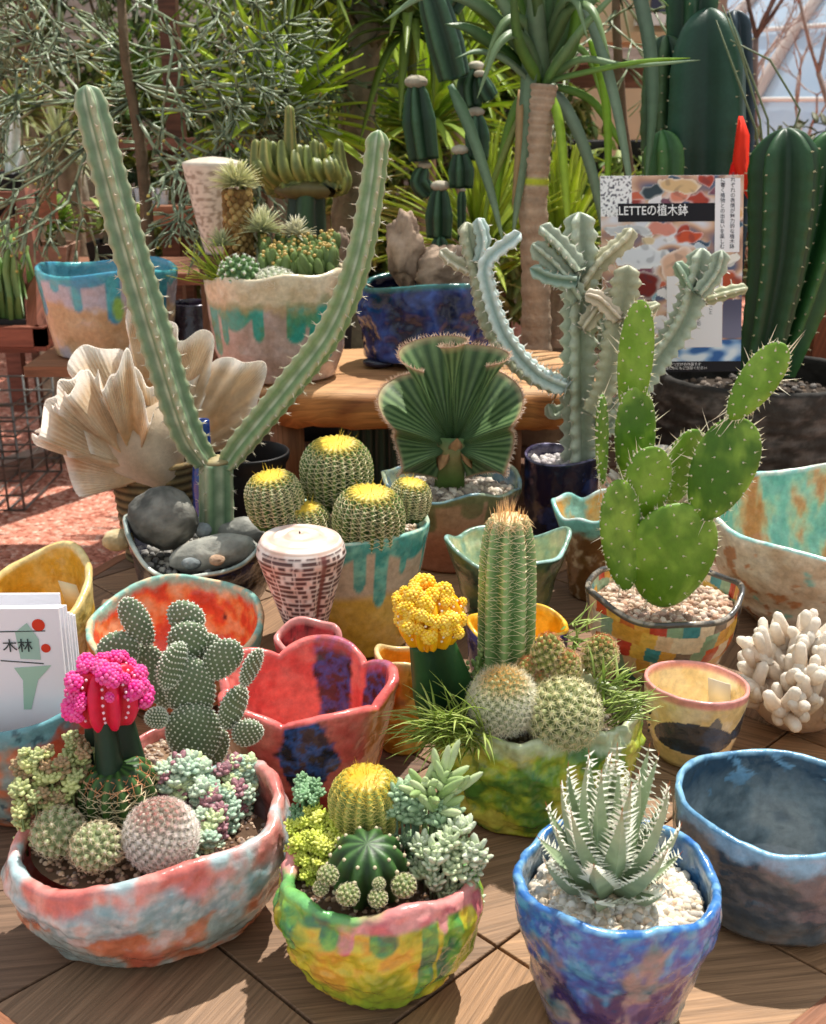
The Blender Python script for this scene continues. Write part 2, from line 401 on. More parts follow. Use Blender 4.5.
def swept(parent, name, pts, rad, ribs, depth, ccol, rcol, tooth=0.0, tfreq=.012, spine=None, seed=3, taper=True, sharp=1.0, m=None, stripe=None, rot=0.0):
    """a winged column swept along a path: wavy toothed ribs with small spines on their edges"""
    rs = random.Random(seed)
    P = []; Rr = []; pts = [Vector(p) for p in pts]                           # resample with Catmull-Rom
    ext = [pts[0]*2-pts[1]] + pts + [pts[-1]*2-pts[-2]]
    for i in range(1, len(ext)-2):
        a, b, c, d = ext[i-1:i+3]; n = max(4, int((c-b).length/.0035))
        for k in range(n):
            t = k/n; P.append(.5*((2*b) + (c-a)*t + (2*a-5*b+4*c-d)*t*t + (3*b-a-3*c+d)*t**3)); Rr.append(rad[i-1]+(rad[i]-rad[i-1])*t)
    P.append(pts[-1]); Rr.append(rad[-1]); L = [0]
    for i in range(1, len(P)): L.append(L[-1]+(P[i]-P[i-1]).length)
    if taper:
        for i in range(len(P)):
            e = (L[-1]-L[i])/(Rr[i]*1.1+1e-6)
            if e < 1: Rr[i] *= max(.12, math.sqrt(max(0, 1-(1-e)**2)))
    def prof(a, i):
        k = .5+.5*math.cos((a+rot)*ribs); k = k**sharp
        wv = 1 + tooth*(.5+.5*math.cos(2*PI*L[i]/tfreq))
        return (1-depth) + depth*k*wv
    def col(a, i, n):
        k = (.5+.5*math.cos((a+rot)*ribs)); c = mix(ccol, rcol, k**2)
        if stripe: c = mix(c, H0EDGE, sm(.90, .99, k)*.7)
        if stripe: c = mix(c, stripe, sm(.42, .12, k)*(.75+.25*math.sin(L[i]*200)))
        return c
    mb = MB(); mb.tube(P, Rr, col, seg=ribs*8, prof=prof); o = mb.build(name, m or M_plant, parent)
    if spine:
        sp = MB(); nT = int(L[-1]/tfreq); seg = ribs*8; V = mb.v
        for k in range(nT):
            i = min(range(len(L)), key=lambda q: abs(L[q]-k*tfreq))
            for q in range(ribs):
                idx = int(round((2*PI*q/ribs - rot)/(2*PI)*seg)) % seg; p = Vector(V[i*seg+idx]); n = (p-P[i]).normalized()
                if spine.get('bud'): sp.ico(p, spine['bud'], spine['budcol'])
                for j in range(spine['n']):
                    sp.spine(p, n*1.0 + Vector((rs.random()-.5, rs.random()-.5, rs.random()-.5))*spine.get('sp', 1.2), spine['L']*(.7+.6*rs.random()), spine['w'], spine['col'])
        stuff(sp.build('spines', M_spine, o, smooth=False))
    return o
def rosette(mb, c, up, r, n, col, col2, fat=.35, layers=3, L=1.0, flat=.5, rs=random):
    x, y, z = frame(up); c = Vector(c); k = 0
    for l in range(layers):
        e = .25 + .95*(l/(max(1, layers-1)))*flat*1.3; m = max(3, int(n*(1-l*.25)))
        for i in range(m):
            a = 2*PI*(i+.5*(l % 2))/m + rs.random()*.3; el = .15 + (1-flat) + l*.42
            d = (x*math.cos(a)+y*math.sin(a))*math.cos(el) + z*math.sin(el)
            ln = r*L*(1-l*.22); M = Matrix(frame(d)).transposed(); w = r*fat*(1-l*.15)
            q = c + d*ln*.55 + z*l*r*.10
            t = rs.random()
            mb.ell(q, (w, w*.75, ln*.5), [mix(mix(col, col2, t*.5), col2, (j/4)**2) for j in range(5) for _ in range(6)], 6, 4, M)
# ---------------- setting: gravel floor, table ----------------
FZ = -0.62
mb = MB(); nx, ny = 90, 90
def fp(i, j):
    x = -7 + 17*i/(nx-1); y = -1 + 13*j/(ny-1); return (x, y, FZ + .012*nz3((x, y, 0), 1.5))
mb.grid(fp, nx, ny, hx('#c98d78'), closeu=False)
M_gravel = mat('pink_gravel', .9, .2)
N = M_gravel.node_tree.nodes; Lk = M_gravel.node_tree.links; b = N['Principled BSDF']
tc = N.new('ShaderNodeTexCoord'); vo = N.new('ShaderNodeTexVoronoi'); vo.inputs['Scale'].default_value = 75; Lk.new(tc.outputs['Object'], vo.inputs['Vector'])
rp = N.new('ShaderNodeValToRGB'); e = rp.color_ramp.elements; e[0].position = 0; e[0].color = (*hx('#a8624e'), 1); e[1].position = 1; e[1].color = (*hx('#f2c9b4'), 1)
e.new(.5).color = (*hx('#dd9680'), 1); e.new(.75).color = (*hx('#d8907c'), 1)
sp = N.new('ShaderNodeSeparateColor'); Lk.new(vo.outputs['Color'], sp.inputs[0]); Lk.new(sp.outputs[0], rp.inputs['Fac']); Lk.new(rp.outputs['Color'], b.inputs['Base Color'])
bp = N.new('ShaderNodeBump'); bp.inputs['Strength'].default_value = 1; bp.inputs['Distance'].default_value = .01; bp.invert = True
Lk.new(vo.outputs['Distance'], bp.inputs['Height']); Lk.new(bp.outputs['Normal'], b.inputs['Normal'])
struct(mb.build('floor', M_gravel))

def clip(poly, nx_, ny_, d):                              # keep nx*x+ny*y <= d
    out = []
    for i, p in enumerate(poly):
        q = poly[(i+1) % len(poly)]; a = nx_*p[0]+ny_*p[1]-d; b_ = nx_*q[0]+ny_*q[1]-d
        if a <= 0: out.append(p)
        if (a < 0 < b_) or (b_ < 0 < a): k = a/(a-b_); out.append((p[0]+(q[0]-p[0])*k, p[1]+(q[1]-p[1])*k))
    return out
TAB = [(-.235, .562), (.238, .572), (.69, .93), (.84, 1.3), (.78, 1.6), (-.05, 1.62), (-.37, 1.50), (-.45, 1.30), (-.62, 1.05), (-.60, .83)]
def inset(poly, d):
    c = Vector((sum(p[0] for p in poly)/len(poly), sum(p[1] for p in poly)/len(poly))); res = []
    n = len(poly); L = []
    for i in range(n):
        a = Vector(poly[i]); b_ = Vector(poly[(i+1) % n]); t = (b_-a).normalized(); nn = Vector((-t.y, t.x)); L.append((a+nn*d, t))
    for i in range(n):
        p, t = L[i-1]; q, u = L[i]; cr = t.x*u.y-t.y*u.x; k = ((q-p).x*u.y-(q-p).y*u.x)/cr; v = p+t*k; res.append((v.x, v.y))
    return res
table = thing('patchwork_table', 'weathered wooden table top of angled planks carrying the glazed pots and cacti', 'table', (0.05, 1.1, FZ))
inn = inset(TAB, .016)
wc = [hx(c) for c in ('#94765c', '#7c604c', '#a27e5e', '#866a54', '#6e5646', '#9a7452')]
tb = MB(); tb.uv = []; k = 0
def addboard(poly, ang, col, z0=-.03, z1=0.0):
    global tb
    n0 = len(tb.v); tb.prism(poly, z0, z1, col, bev=.0012)
    ca, sa = math.cos(ang), math.sin(ang)
    for v in tb.v[n0:]: tb.uv.append((v[0]*ca+v[1]*sa+ang*3.1, -v[0]*sa+v[1]*ca+ang+v[2]*.3))
s2 = math.sqrt(.5); rs = random.Random(4)
for iu in range(-4, 9):
    for iv in range(-8, 9):
        u0 = .535+.2*iu; v0 = -.90+.286*iv                # lines x+y = u0, x-y = v0
        pl = clip(clip(clip(clip(inn, 1, 1, u0+.2-.0016), -1, -1, -u0-.0016), 1, -1, v0+.286-.0016), -1, 1, -v0-.0016)
        if len(pl) < 3: continue
        ang = math.radians([8, -30, 22, 62, -12][(iu*2+iv*3) % 5]); col = wc[(iu*3+iv*5) % 6]
        nrm = (-math.sin(ang), math.cos(ang))              # each panel is made of a few narrower planks
        ds = [nrm[0]*p[0]+nrm[1]*p[1] for p in pl]; lo, hi = min(ds), max(ds); m = max(1, round((hi-lo)/.16))
        for q in range(m):
            a0 = lo+(hi-lo)*q/m; a1 = lo+(hi-lo)*(q+1)/m
            pp = clip(clip(pl, nrm[0], nrm[1], a1-.0004), -nrm[0], -nrm[1], -a0-.0004)
            if len(pp) >= 3:
                # drop degenerate edges
                pp = [p for i, p in enumerate(pp) if (Vector(p)-Vector(pp[i-1])).length > 1e-4]
                if len(pp) >= 3: addboard(pp, ang+q*.05, mix(col, wc[rs.randrange(6)], .35))
tb.build('tabletop', M_wood, table, smooth=False)
eb = MB(); eb.uv = []; keep = tb; tb = eb
for i in range(len(TAB)):
    a, b_ = TAB[i], TAB[(i+1) % len(TAB)]; c_, d_ = inn[(i+1) % len(TAB)], inn[i]
    addboard([a, b_, c_, d_], math.atan2(b_[1]-a[1], b_[0]-a[0]), hx('#8a5a40'), -.045, .0005)
eb.build('edge_band', M_wood, table, smooth=False)
tb = MB(); tb.uv = []; addboard(inset(TAB, .012), .3, hx('#6f4c36'), -.045, -.0305); tb.build('under_board', M_wood, table, smooth=False)
for (x, y) in ((-.3, .85), (.35, .85), (.6, 1.45), (-.3, 1.35)):
    tb = MB(); tb.uv = []; addboard([(x-.03, y-.03), (x+.03, y-.03), (x+.03, y+.03), (x-.03, y+.03)], 0, hx('#7d5639'), FZ+.0, -.045); tb.build('leg', M_wood, table, smooth=False)

# bench behind the table that carries the pots of the second row
bench = thing('display_bench', 'dark wooden display bench behind the table under the back row of pots', 'bench', (.5, 2.2, FZ))
for q in range(6):
    tb = MB(); tb.uv = []; y0 = 1.64+q*.2; addboard([(-.36, y0), (1.5, y0), (1.5, y0+.192), (-.36, y0+.192)], 0, mix(hx('#5c3d2b'), hx('#7a5740'), R()), -.03, 0); tb.build('board', M_wood, bench, smooth=False)
for (x, y) in ((-.3, 1.75), (1.4, 1.75), (-.3, 2.7), (1.4, 2.7)):
    tb = MB(); tb.uv = []; addboard([(x-.03, y-.03), (x+.03, y-.03), (x+.03, y+.03), (x-.03, y+.03)], 0, hx('#5d4030'), FZ, -.03); tb.build('leg', M_wood, bench, smooth=False)
# =================== front row ===================
H = hx
def cen(px, py, Y, h): return pt(px, py, Y) - Vector((0, 0, h*.5))
# ---- salmon bowl with mixed cacti ----
t1 = thing('planted_bowl', 'long salmon and pale blue glazed bowl at the front left planted with mixed small cacti', 'potted plant', (-.187, .70, 0))
def c_salmon(a, t, sd, p):
    n = nz3(p, 30, 1); n2 = nz3(p, 55, 2); n3_ = nz3((p.x, p.y, p.z*.5), 22, 9)
    c = ramp(n, [(-.45, H('#8e9b96')), (-.15, H('#a9a49a')), (.02, H('#bd8468')), (.35, H('#b86a4a'))])
    band = sm(.45, .62, t+n2*.22)*sm(1.0, .86, t+n3_*.15)
    c = mix(c, ramp(n2, [(-.3, H('#7fa6ae')), (.2, H('#b9c9cb')), (.5, H('#cdb5ae'))]), band*.85)
    c = mix(c, ramp(n3_, [(-.3, H('#d27068')), (.05, H('#e09a90')), (.3, H('#b9cfd2'))]), sm(.78, .95, t+n*.12) if sd != 'i' else .9)
    c = mix(c, H('#c75a44'), sm(.35, .6, n3_)*sm(.7, .2, t)*.7)
    return c if sd != 'i' else mix(c, H('#c86f62'), .5)
pot('bowl', t1, (-.187, .70), .100, .074, .084, [(0, .58), (.12, .76), (.4, .94), (.75, 1.02), (1, .97)], c_salmon,
    rim=lambda a: .006*math.sin(a*3+1)+.010*math.sin(a-.2)*1.0-.003*math.cos(a*2), lobes=lambda a, t: 1+.02*math.sin(a*5+2)*t, th=.010, bump=.003, bsc=40, rotz=math.radians(17), seed=3, seg=280, rows=64)
gravel('soil', t1, (-.187, .70), .086, .060, .070, .0022, ['#7a5a44', '#9c7b5e', '#c3a585', '#5d4535'], 900, 2, '#5b4636')
Y0 = .67
def at(px, py, Y): return pt(px, py, Y)
# grey-white starry globe
b = cen(162, 832, .680, .043)
g = tubercle(t1, b, (0, -.15, 1), .0225, .043, 260, .0022, H('#9d9888'), H('#d5cdbd'), 11, .0052, .00032, H('#fff8f2'), 'mammillaria_cactus', 4, topspine=H('#d9a59a'), out=.5)
g['label'] = 'greyish white spiny globe with a pinkish crown'
for (px, py, Y, r, s) in ((60, 828, .690, .0158, 5), (98, 843, .672, .0150, 6)):
    b = cen(px, py, Y, r*1.75)
    tubercle(t1, b, (0, -.3, 1), r, r*1.75, 90, .0024, H('#7f8a5c'), H('#bcc697'), 8, .0050, .00032, H('#e5d3b4'), 'mammillaria_cactus', s, wool=H('#e9e6cf'), woolr=.0009)
# green star-ribbed cactus with long curved spines
b = cen(120, 788, .728, .052)
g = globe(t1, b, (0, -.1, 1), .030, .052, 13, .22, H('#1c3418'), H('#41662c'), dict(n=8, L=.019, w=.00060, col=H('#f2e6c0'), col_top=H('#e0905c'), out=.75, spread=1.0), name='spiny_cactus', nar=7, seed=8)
# green and purple sedum on the right, greenish sedum on the left
def sedum(par, name, spots, r, cols, cols2, n, z0, seed, spread=.012, fat=.34, flat=.5, hgt=.02, label=None, stems=True):
    rs = random.Random(seed); mb = MB(); st = MB()
    for (px, py, Y) in spots:
        base = pt(px, py, Y)
        for k in range(n):
            q = base + Vector((rs.uniform(-1, 1)*spread, rs.uniform(-1, 1)*spread*.8, rs.uniform(-.7, 1)*spread*.8)); q.z = max(q.z, z0+.004)
            if stems: mb.tube([Vector((q.x*.9+base.x*.1, q.y*.9+base.y*.1, z0)), q], .0010, H(cols[0]), seg=5)
            up = Vector((rs.uniform(-.6, .6), rs.uniform(-.8, .2), 1))
            i = rs.randrange(len(cols)); rosette(mb, q, up, r*rs.uniform(.7, 1.15), 6, H(cols[i]), H(cols2[i]), fat, 3, 1.0, flat, rs)
            if q.z-z0 > .014:
                q2 = Vector((q.x+rs.uniform(-1, 1)*.003, q.y-.002, z0+(q.z-z0)*rs.uniform(.2, .75))); rosette(mb, q2, up, r*rs.uniform(.6, .95), 5, H(cols[i]), H(cols2[i]), fat, 2, 1.0, flat, rs)
    o = mb.build(name, M_plant, par)
    if label: o['label'] = label
    return stuff(o)
sedum(t1, 'sedum', [(172, 775, .74), (185, 770, .745), (200, 772, .745), (228, 776, .755), (245, 772, .76), (205, 798, .725), (222, 800, .73), (240, 795, .74), (208, 820, .71), (225, 815, .72), (170, 795, .735), (188, 790, .735), (212, 838, .70), (198, 845, .69)],
      .0095, ['#7fa18c', '#93ad98', '#8a7a80', '#a9bf9a'], ['#b7cdb5', '#c9d7bd', '#a86f78', '#cfd8a5'], 9, .064, 11, .0095, label='grey green sedum tinged purple')
sedum(t1, 'sedum', [(20, 772, .715), (40, 762, .72), (30, 788, .71), (50, 782, .715), (68, 770, .72), (60, 795, .71), (78, 768, .725), (24, 800, .70), (80, 752, .73), (45, 800, .705)],
      .0085, ['#8a9a5c', '#7d8c66', '#a4a868'], ['#c0c48a', '#b78f6a', '#d8dc96'], 8, .064, 12, .010, label='olive green sedum with reddish stems')
# pink moon cactus
b = pt(118, 790, .735); b.z = .055; T = pt(106, 712, .735)
rt = swept(t1, 'moon_cactus_stock', [b, b.lerp(T, .5), T], [.026, .025, .018], 3, .62, H('#0d1f14'), H('#16341f'), taper=False, sharp=.6, rot=math.radians(25)); rt['label'] = 'dark green three-winged stem'
def mooncactus(par, c, r, ribs, cb, ct, ck, seed, up=(0, 0, 1), name='moon_cactus_head', kids=44):
    rs = random.Random(seed); o = globe(par, Vector(c)-Vector(up)*r*.85, up, r, r*1.75, ribs, .30, cb, ct, None, name=name, nar=0, seed=seed)
    k = MB()
    for i in range(kids):
        a = rs.uniform(0, 2*PI); el = rs.uniform(-.25, 1.3); d = Vector((math.cos(a)*math.cos(el), math.sin(a)*math.cos(el), math.sin(el))); p = Vector(c)+d*r*rs.uniform(.85, 1.1)
        rr = r*rs.uniform(.15, .27)
        for ph, th in fib(38):
            q = Vector((math.sin(ph)*math.cos(th), math.sin(ph)*math.sin(th), math.cos(ph)))
            if q.dot(d) < -.4: continue
            k.ico(p+q*rr*.8, rr*.30, mix(ck, (1, 1, 1), rs.random()*.12), None, .1)
        k.ico(p, rr*.8, mix(cb, ck, .5))
    stuff(k.build('offsets', M_plant, o))
    w = MB()
    for q in range(ribs):
        for j in range(7):
            a = 2*PI*q/ribs; el = -.6+1.7*j/7; d = Vector((math.cos(a)*math.cos(el), math.sin(a)*math.cos(el), math.sin(el))); w.ico(Vector(c)+Vector((d.x*r*.99, d.y*r*.99, d.z*r*.86)), r*.045, mix(ck, (1, 1, 1), .6))
    stuff(w.build('areoles', M_plant, o)); return o
o = mooncactus(t1, pt(106, 692, .735), .0265, 9, H('#c40a2a'), H('#e01848'), H('#ee2f96'), 21); o['label'] = 'magenta pink knobbly head'

# ---- bunny ear cactus in a small pink pot behind the salmon bowl ----
t2 = thing('potted_cactus', 'bunny ear cactus with white dotted pads in a small pink pot behind the salmon bowl', 'potted plant', (-.195, .822, 0))
pot('pot', t2, (-.195, .822), .036, .036, .075, [(0, .75), (1, 1)], lambda a, t, s, p: mix(H('#d98a86'), H('#b8605c'), sm(-.3, .5, nz3(p, 60, 2))), th=.004)
gravel('soil', t2, (-.195, .822), .031, .031, .066, .0022, ['#c9b39c', '#8d7461', '#a68f7a'], 300, 5)
BUN = [  # px, py, w, h (pixels), tilt, Y, facing
 (194, 735, 54, 76, -2, .800, .2), (190, 690, 50, 80, -3, .806, .1), (188, 641, 38, 44, 3, .812, .3), (186, 619, 38, 40, 5, .822, -.2), (172, 666, 26, 50, 6, .788, 1.1), (222, 660, 34, 54, 32, .806, .3),
 (119, 651, 40, 42, -22, .81, .2), (137, 622, 24, 58, -22, .815, .45), (155, 676, 36, 80, -12, .826, -.2), (251, 668, 17, 46, 17, .80, 1.0), (233, 708, 24, 52, 10, .802, .9), (247, 733, 30, 34, 28, .80, .3), (157, 718, 22, 24, -30, .79, .2), (212, 750, 30, 60, 20, .812, .2), (208, 655, 26, 50, 22, .818, -.4)]
dots = MB()
for k, (px, py, w, h, ti, Y, fc) in enumerate(BUN):
    m = mpp(Y, .16); c = pt(px, py, Y); a = math.radians(ti); up = Vector((math.sin(a), -.12, math.cos(a))); nr = Vector((math.sin(fc), -math.cos(fc), .15))
    pb = MB(); S, x, n, u = pad(pb, c, up, nr, w*m*1.0/max(.55, math.cos(fc)), h*m, min(w, h)*m*.42, H('#6b7c5c'), .25)
    po = pb.build('pad', M_plant, t2); db = MB()
    W_, H_ = w*m/max(.55, math.cos(fc)), h*m; nn = int(300*max(.5, (W_*H_)/(.04*.05)))
    for ph, th in fib(nn):
        p = S(PI-ph, th)
        d = p-c
        db.ico(p, .00092, H('#f4f6e6')); 
        dn = (n*math.sin(th)+x*math.cos(th)*.6).normalized()
        for _ in range(3): db.spine(p, dn+Vector((U(-1, 1), U(-1, 1), U(-1, 1)))*.7, .0022, .00018, H('#f2f2e6'))
    stuff(db.build('bristle_tufts', M_wool, po))

# ---- green and pink dripping pot, front centre ----
t3 = thing('planted_pot', 'round green, yellow and pink dripping glazed pot of small cacti at the front centre', 'potted plant', (-.023, .65, 0))
def c_green(a, t, sd, p):
    n = nz3(p, 32, 4); n2 = nz3(p, 60, 5); n4 = nz3((p.x, p.y, p.z*.35), 45, 8)
    c = ramp(n, [(-.4, H('#8aa02e')), (-.05, H('#b8b830')), (.2, H('#d0c23c')), (.45, H('#cfa43a'))])
    d1 = drips(a, t, 6, 13, .10, .98, .11)
    c = mix(c, ramp(n2, [(-.4, H('#1f6a55')), (0, H('#4a9a4c')), (.4, H('#84b84a'))]), d1*.92)
    d2 = drips(a, t, 19, 9, .10, .6, .10)*sm(-.35, .0, math.sin(a*2.2+.4)+n*.4)
    c = mix(c, ramp(n2, [(-.4, H('#c86a72')), (.3, H('#e39a94'))]), d2)
    if sd != 'o': c = mix(c, mix(H('#6fb267'), H('#df8f8b'), sm(-.2, .25, math.sin(a*2.2+.4)+n*.6)), .8)
    return c
pot('pot', t3, (-.023, .648), .068, .060, .086, [(0, .58), (.15, .76), (.5, .98), (.8, 1.05), (1, .97)], c_green, rim=lambda a: .004*math.sin(a*2+.7)+.003*math.sin(5*a), lobes=lambda a, t: 1+.018*math.sin(6*a+1), th=.009, bump=.0035, bsc=48, seed=5, seg=260, rows=64)
gravel('soil', t3, (-.023, .648), .057, .049, .074, .0020, ['#7a5a44', '#a4805e', '#5d4535'], 500, 3, '#5a4434')
b = cen(366, 800, .685, .052)
g = globe(t3, b, (0, -.1, 1), .0265, .052, 18, .14, H('#6f8440'), H('#a3a950'), dict(n=9, L=.0075, w=.00030, col=H('#efe08c'), col_top=H('#f2d242'), out=.4, central=3, tuft=40, cl=1.7, stag=1), name='golden_barrel_cactus', nar=14, seed=31, ctop=H('#d9a820'))
b = cen(368, 863, .642, .044)
g = globe(t3, b, (0, -.2, 1), .0265, .046, 10, .22, H('#1f3a1a'), H('#466c34'), dict(n=5, L=.0022, w=.0003, col=H('#d9cdb0')), name='ribbed_cactus', nar=5, seed=32, areole=(.0017, H('#ead9b8')), topdip=.03)
for (px, py, r, Y) in ((348, 893, .0060, .606), (378, 897, .0050, .603), (404, 884, .0065, .614), (328, 874, .0056, .618), (379, 883, .0034, .608), (321, 887, .0042, .614)):
    c = pt(px, py, Y)
    tubercle(t3, c-Vector((0, 0, r*.8)), (0, -.3, 1), r, r*1.7, 55, r*.20, H('#6d7d45'), H('#b5bb80'), 5, r*.35, .0002, H('#efe6c8'), 'pup', int(px))
sedum(t3, 'sedum', [(300, 835, .675), (312, 820, .68), (330, 830, .675), (305, 850, .665), (322, 848, .66), (318, 870, .65), (338, 845, .66), (300, 862, .66)], .0058, ['#b6c23c', '#c6cc48', '#9fb03c'], ['#dbe06a', '#e2e27a', '#ccd45a'], 12, .060, 14, .0085, fat=.30, label='yellow green sedum')
sedum(t3, 'sedum', [(297, 815, .69), (308, 785, .70), (310, 800, .69)], .0066, ['#5e8a5a', '#6c9a68'], ['#8cb084', '#93b58b'], 9, .060, 15, .007, label='dark green sedum sprig')
lv = MB(); rs = random.Random(5)
for (px, py, Y) in ((432, 800, .675), (440, 785, .68), (425, 790, .68), (450, 795, .675), (437, 812, .67)):
    base = pt(px, py, Y)
    for k in range(6):
        a = rs.uniform(0, 2*PI); d = Vector((math.cos(a)*.8, math.sin(a)*.4-.3, rs.uniform(.3, 1.2))).normalized(); ln = rs.uniform(.010, .018)
        lv.ell(base+d*ln, (.0032, .0032, ln), mix(H('#93ad6c'), H('#c3d0a0'), rs.random()), 8, 6, Matrix(frame(d)).transposed())
    lv.tube([(base.x, base.y, .06), base], .002, H('#8aa070'), 6)
o = lv.build('finger_leaf_succulent', M_plant, t3); o['label'] = 'pale green finger-leaved succulent'
sedum(t3, 'echeveria', [(400, 810, .67), (412, 825, .665), (420, 812, .67), (438, 825, .665), (405, 800, .675), (448, 815, .67)], .012, ['#7fa180', '#8fae8a'], ['#aec7a0', '#b7cda6'], 3, .060, 16, .008, fat=.26, flat=.35, label='soft green leafy rosettes')
sedum(t3, 'echeveria', [(425, 868, .635), (440, 852, .64), (455, 850, .642), (450, 868, .635), (420, 850, .65), (462, 838, .65), (468, 858, .64)], .0125, ['#a3b38c', '#b4c2a0'], ['#d8dfc6', '#c6d2a8'], 3, .060, 17, .007, fat=.22, flat=.3, label='white green feathery rosettes')

# ---- blue pot with the toothed aloe ----
t4 = thing('potted_aloe', 'deep blue and purple glazed pot with a white-toothed grey green aloe at the front right', 'potted plant', (.131, .617, 0))
def c_blue(a, t, sd, p):
    n = nz3(p, 26, 6); n2 = nz3(p, 60, 7); n3_ = nz3((p.x, p.y, p.z*.5), 34, 12)
    c = ramp(n, [(-.45, H('#3a6f7c')), (-.15, H('#6f7f80')), (.1, H('#8f8480')), (.4, H('#55507c'))])
    c = mix(c, H('#1f2158'), sm(-.02, .2, n3_)*sm(.15, .3, t)*sm(.8, .5, t))
    c = mix(c, ramp(n2, [(-.4, H('#4a9cc4')), (0, H('#2f6cb4')), (.4, H('#2c4a96'))]), sm(.62, .82, t+n3_*.35+n2*.1))
    c = mix(c, H('#6fb3d8'), sm(.3, .6, n2)*sm(.7, .9, t)*.6)
    if sd == 'r': c = mix(H('#2f6fb8'), H('#79aed6'), sm(-.3, .4, n2))
    if sd == 'i': c = mix(H('#3b6ea8'), H('#8a9fb0'), sm(-.3, .4, n))
    return c
pot('pot', t4, (.131, .617), .0655, .064, .105, [(0, .66), (.12, .74), (.45, .84), (.8, 1.0), (1, 1.0)], c_blue, rim=lambda a: .003*math.sin(a*2+2)+.0015*math.sin(7*a), lobes=lambda a, t: 1+.015*math.sin(5*a+t*3), th=.0065, bump=.0025, bsc=40, seed=6, seg=260, rows=70)
gravel('grit', t4, (.131, .617), .056, .055, .085, .0036, ['#e6dccb', '#d6c4ac', '#cfc6bb', '#e9c9a8', '#b9a892', '#f0e8da'], 1500, 4, '#a5927c', mound=.006)
al = MB(); te = MB(); rs = random.Random(9); base = Vector((.127, .627, .09))
def aloe_leaf(a, el, L, w, off, hz):
    d = Vector((math.cos(a)*math.cos(el), math.sin(a)*math.cos(el), math.sin(el))); out = Vector((math.cos(a), math.sin(a), 0))
    p = base + out*off + Vector((0, 0, hz)); x = d.cross(Vector((0, 0, 1))).normalized(); n = 9; vs = []; cs = []; edges = []
    bend = rs.uniform(.25, .7); dd = d.copy()
    for i in range(n+1):
        t = i/n; ww = w*(1-t**1.5)*(.8+.2*math.sin(t*3))+.0002; nn = x.cross(dd).normalized(); th = w*.75*(1-t)+.0003
        vs += [p-x*ww+nn*ww*.35, p+nn*th*.05, p+x*ww+nn*ww*.35, p-nn*th]; g = mix(H('#a9b892'), H('#7f9a7c'), rs.random()*.5+.2*math.sin(t*5)); g = mix(g, H('#9c7a52'), sm(.92, 1, t)); cs += [g]*4; edges.append((p-x*ww+nn*ww*.35, p+x*ww+nn*ww*.35, dd.copy(), nn))
        if i < n: p = p+dd*L/n; dd = Quaternion(x, bend/n) @ dd
    fs = []
    for i in range(n):
        for k in range(4): q = i*4+k; r_ = i*4+(k+1) % 4; fs.append((q, r_, r_+4, q+4))
    al.add(vs, fs, cs)
    al.spine(p, dd, .004, .0004, H('#c46a3a'))
    for i in range(n*2):
        f = (i+.5)/(n*2)*n; i0 = int(f); k = f-i0; e0, e1 = edges[i0], edges[min(n, i0+1)]
        for sgn, id_ in ((-1, 0), (1, 1)):
            q = e0[id_].lerp(e1[id_], k); te.spine(q, x*sgn*1.0+e0[2]*.35+e0[3]*rs.uniform(-.1, .9), .0088*(1.1-.5*i/(2*n)), .0010, H('#f8f8ea'))
    for i in range(3):
        f = rs.uniform(.2, .85)*n; i0 = int(f); q = (edges[i0][0]+edges[i0][1])*.5; te.spine(q - edges[i0][3]*w*.5*(1-f/n), -edges[i0][3]+edges[i0][2]*.5, .003, .0005, H('#f0f0e0'))
for ring, (cnt, el, L, w, off, hz) in enumerate(((7, .42, .046, .0090, .014, -.002), (8, .76, .066, .0092, .012, .003), (8, .98, .074, .0088, .010, .008), (7, 1.2, .078, .0078, .007, .012), (5, 1.40, .078, .0068, .004, .016))):
    for k in range(cnt):
        aloe_leaf(2*PI*(k+.5*(ring % 2)+rs.uniform(-.2, .2))/cnt, el+rs.uniform(-.1, .1), L*rs.uniform(.85, 1.15), w, off, hz)
o = al.build('aloe', M_plant, t4, smooth=False); stuff(te.build('teeth', M_spine, o, smooth=False))

# ---- empty slate blue bowl ----
def c_slate(a, t, sd, p):
    n = nz3(p, 24, 7); n2 = nz3(p, 55, 8)
    if sd == 'o': 
        c = ramp(n, [(-.4, H('#3c4a54')), (0, H('#5c6468')), (.4, H('#7a726c'))]); return mix(c, H('#8fb4cc'), sm(.86, .97, t+n2*.08))
    if sd == 'r': return mix(H('#8fc0dc'), H('#5d8fb4'), sm(-.3, .4, n2))
    c = ramp(n, [(-.4, H('#5f7079')), (.1, H('#8e9ca2')), (.5, H('#a8aeae'))]); c = mix(c, H('#2c4a62'), sm(.55, .9, t+n*.3)); return mix(c, H('#79acd0'), sm(.25, .5, n2)*sm(.5, .9, t))
o = pot('glazed_bowl', None, (.271, .724), .076, .070, .091, [(0, .72), (.12, .86), (.4, .97), (.8, 1.02), (1, 1.0)], c_slate, rim=lambda a: .003*math.sin(a*2-.8)+.0015*math.sin(5*a), lobes=lambda a, t: 1+.01*math.sin(3*a+1), th=.0055, bump=.002, bsc=35, seed=8, seg=220, rows=50)
tag(o, 'empty slate blue glazed bowl with pale blue rim at the front right', 'bowl')

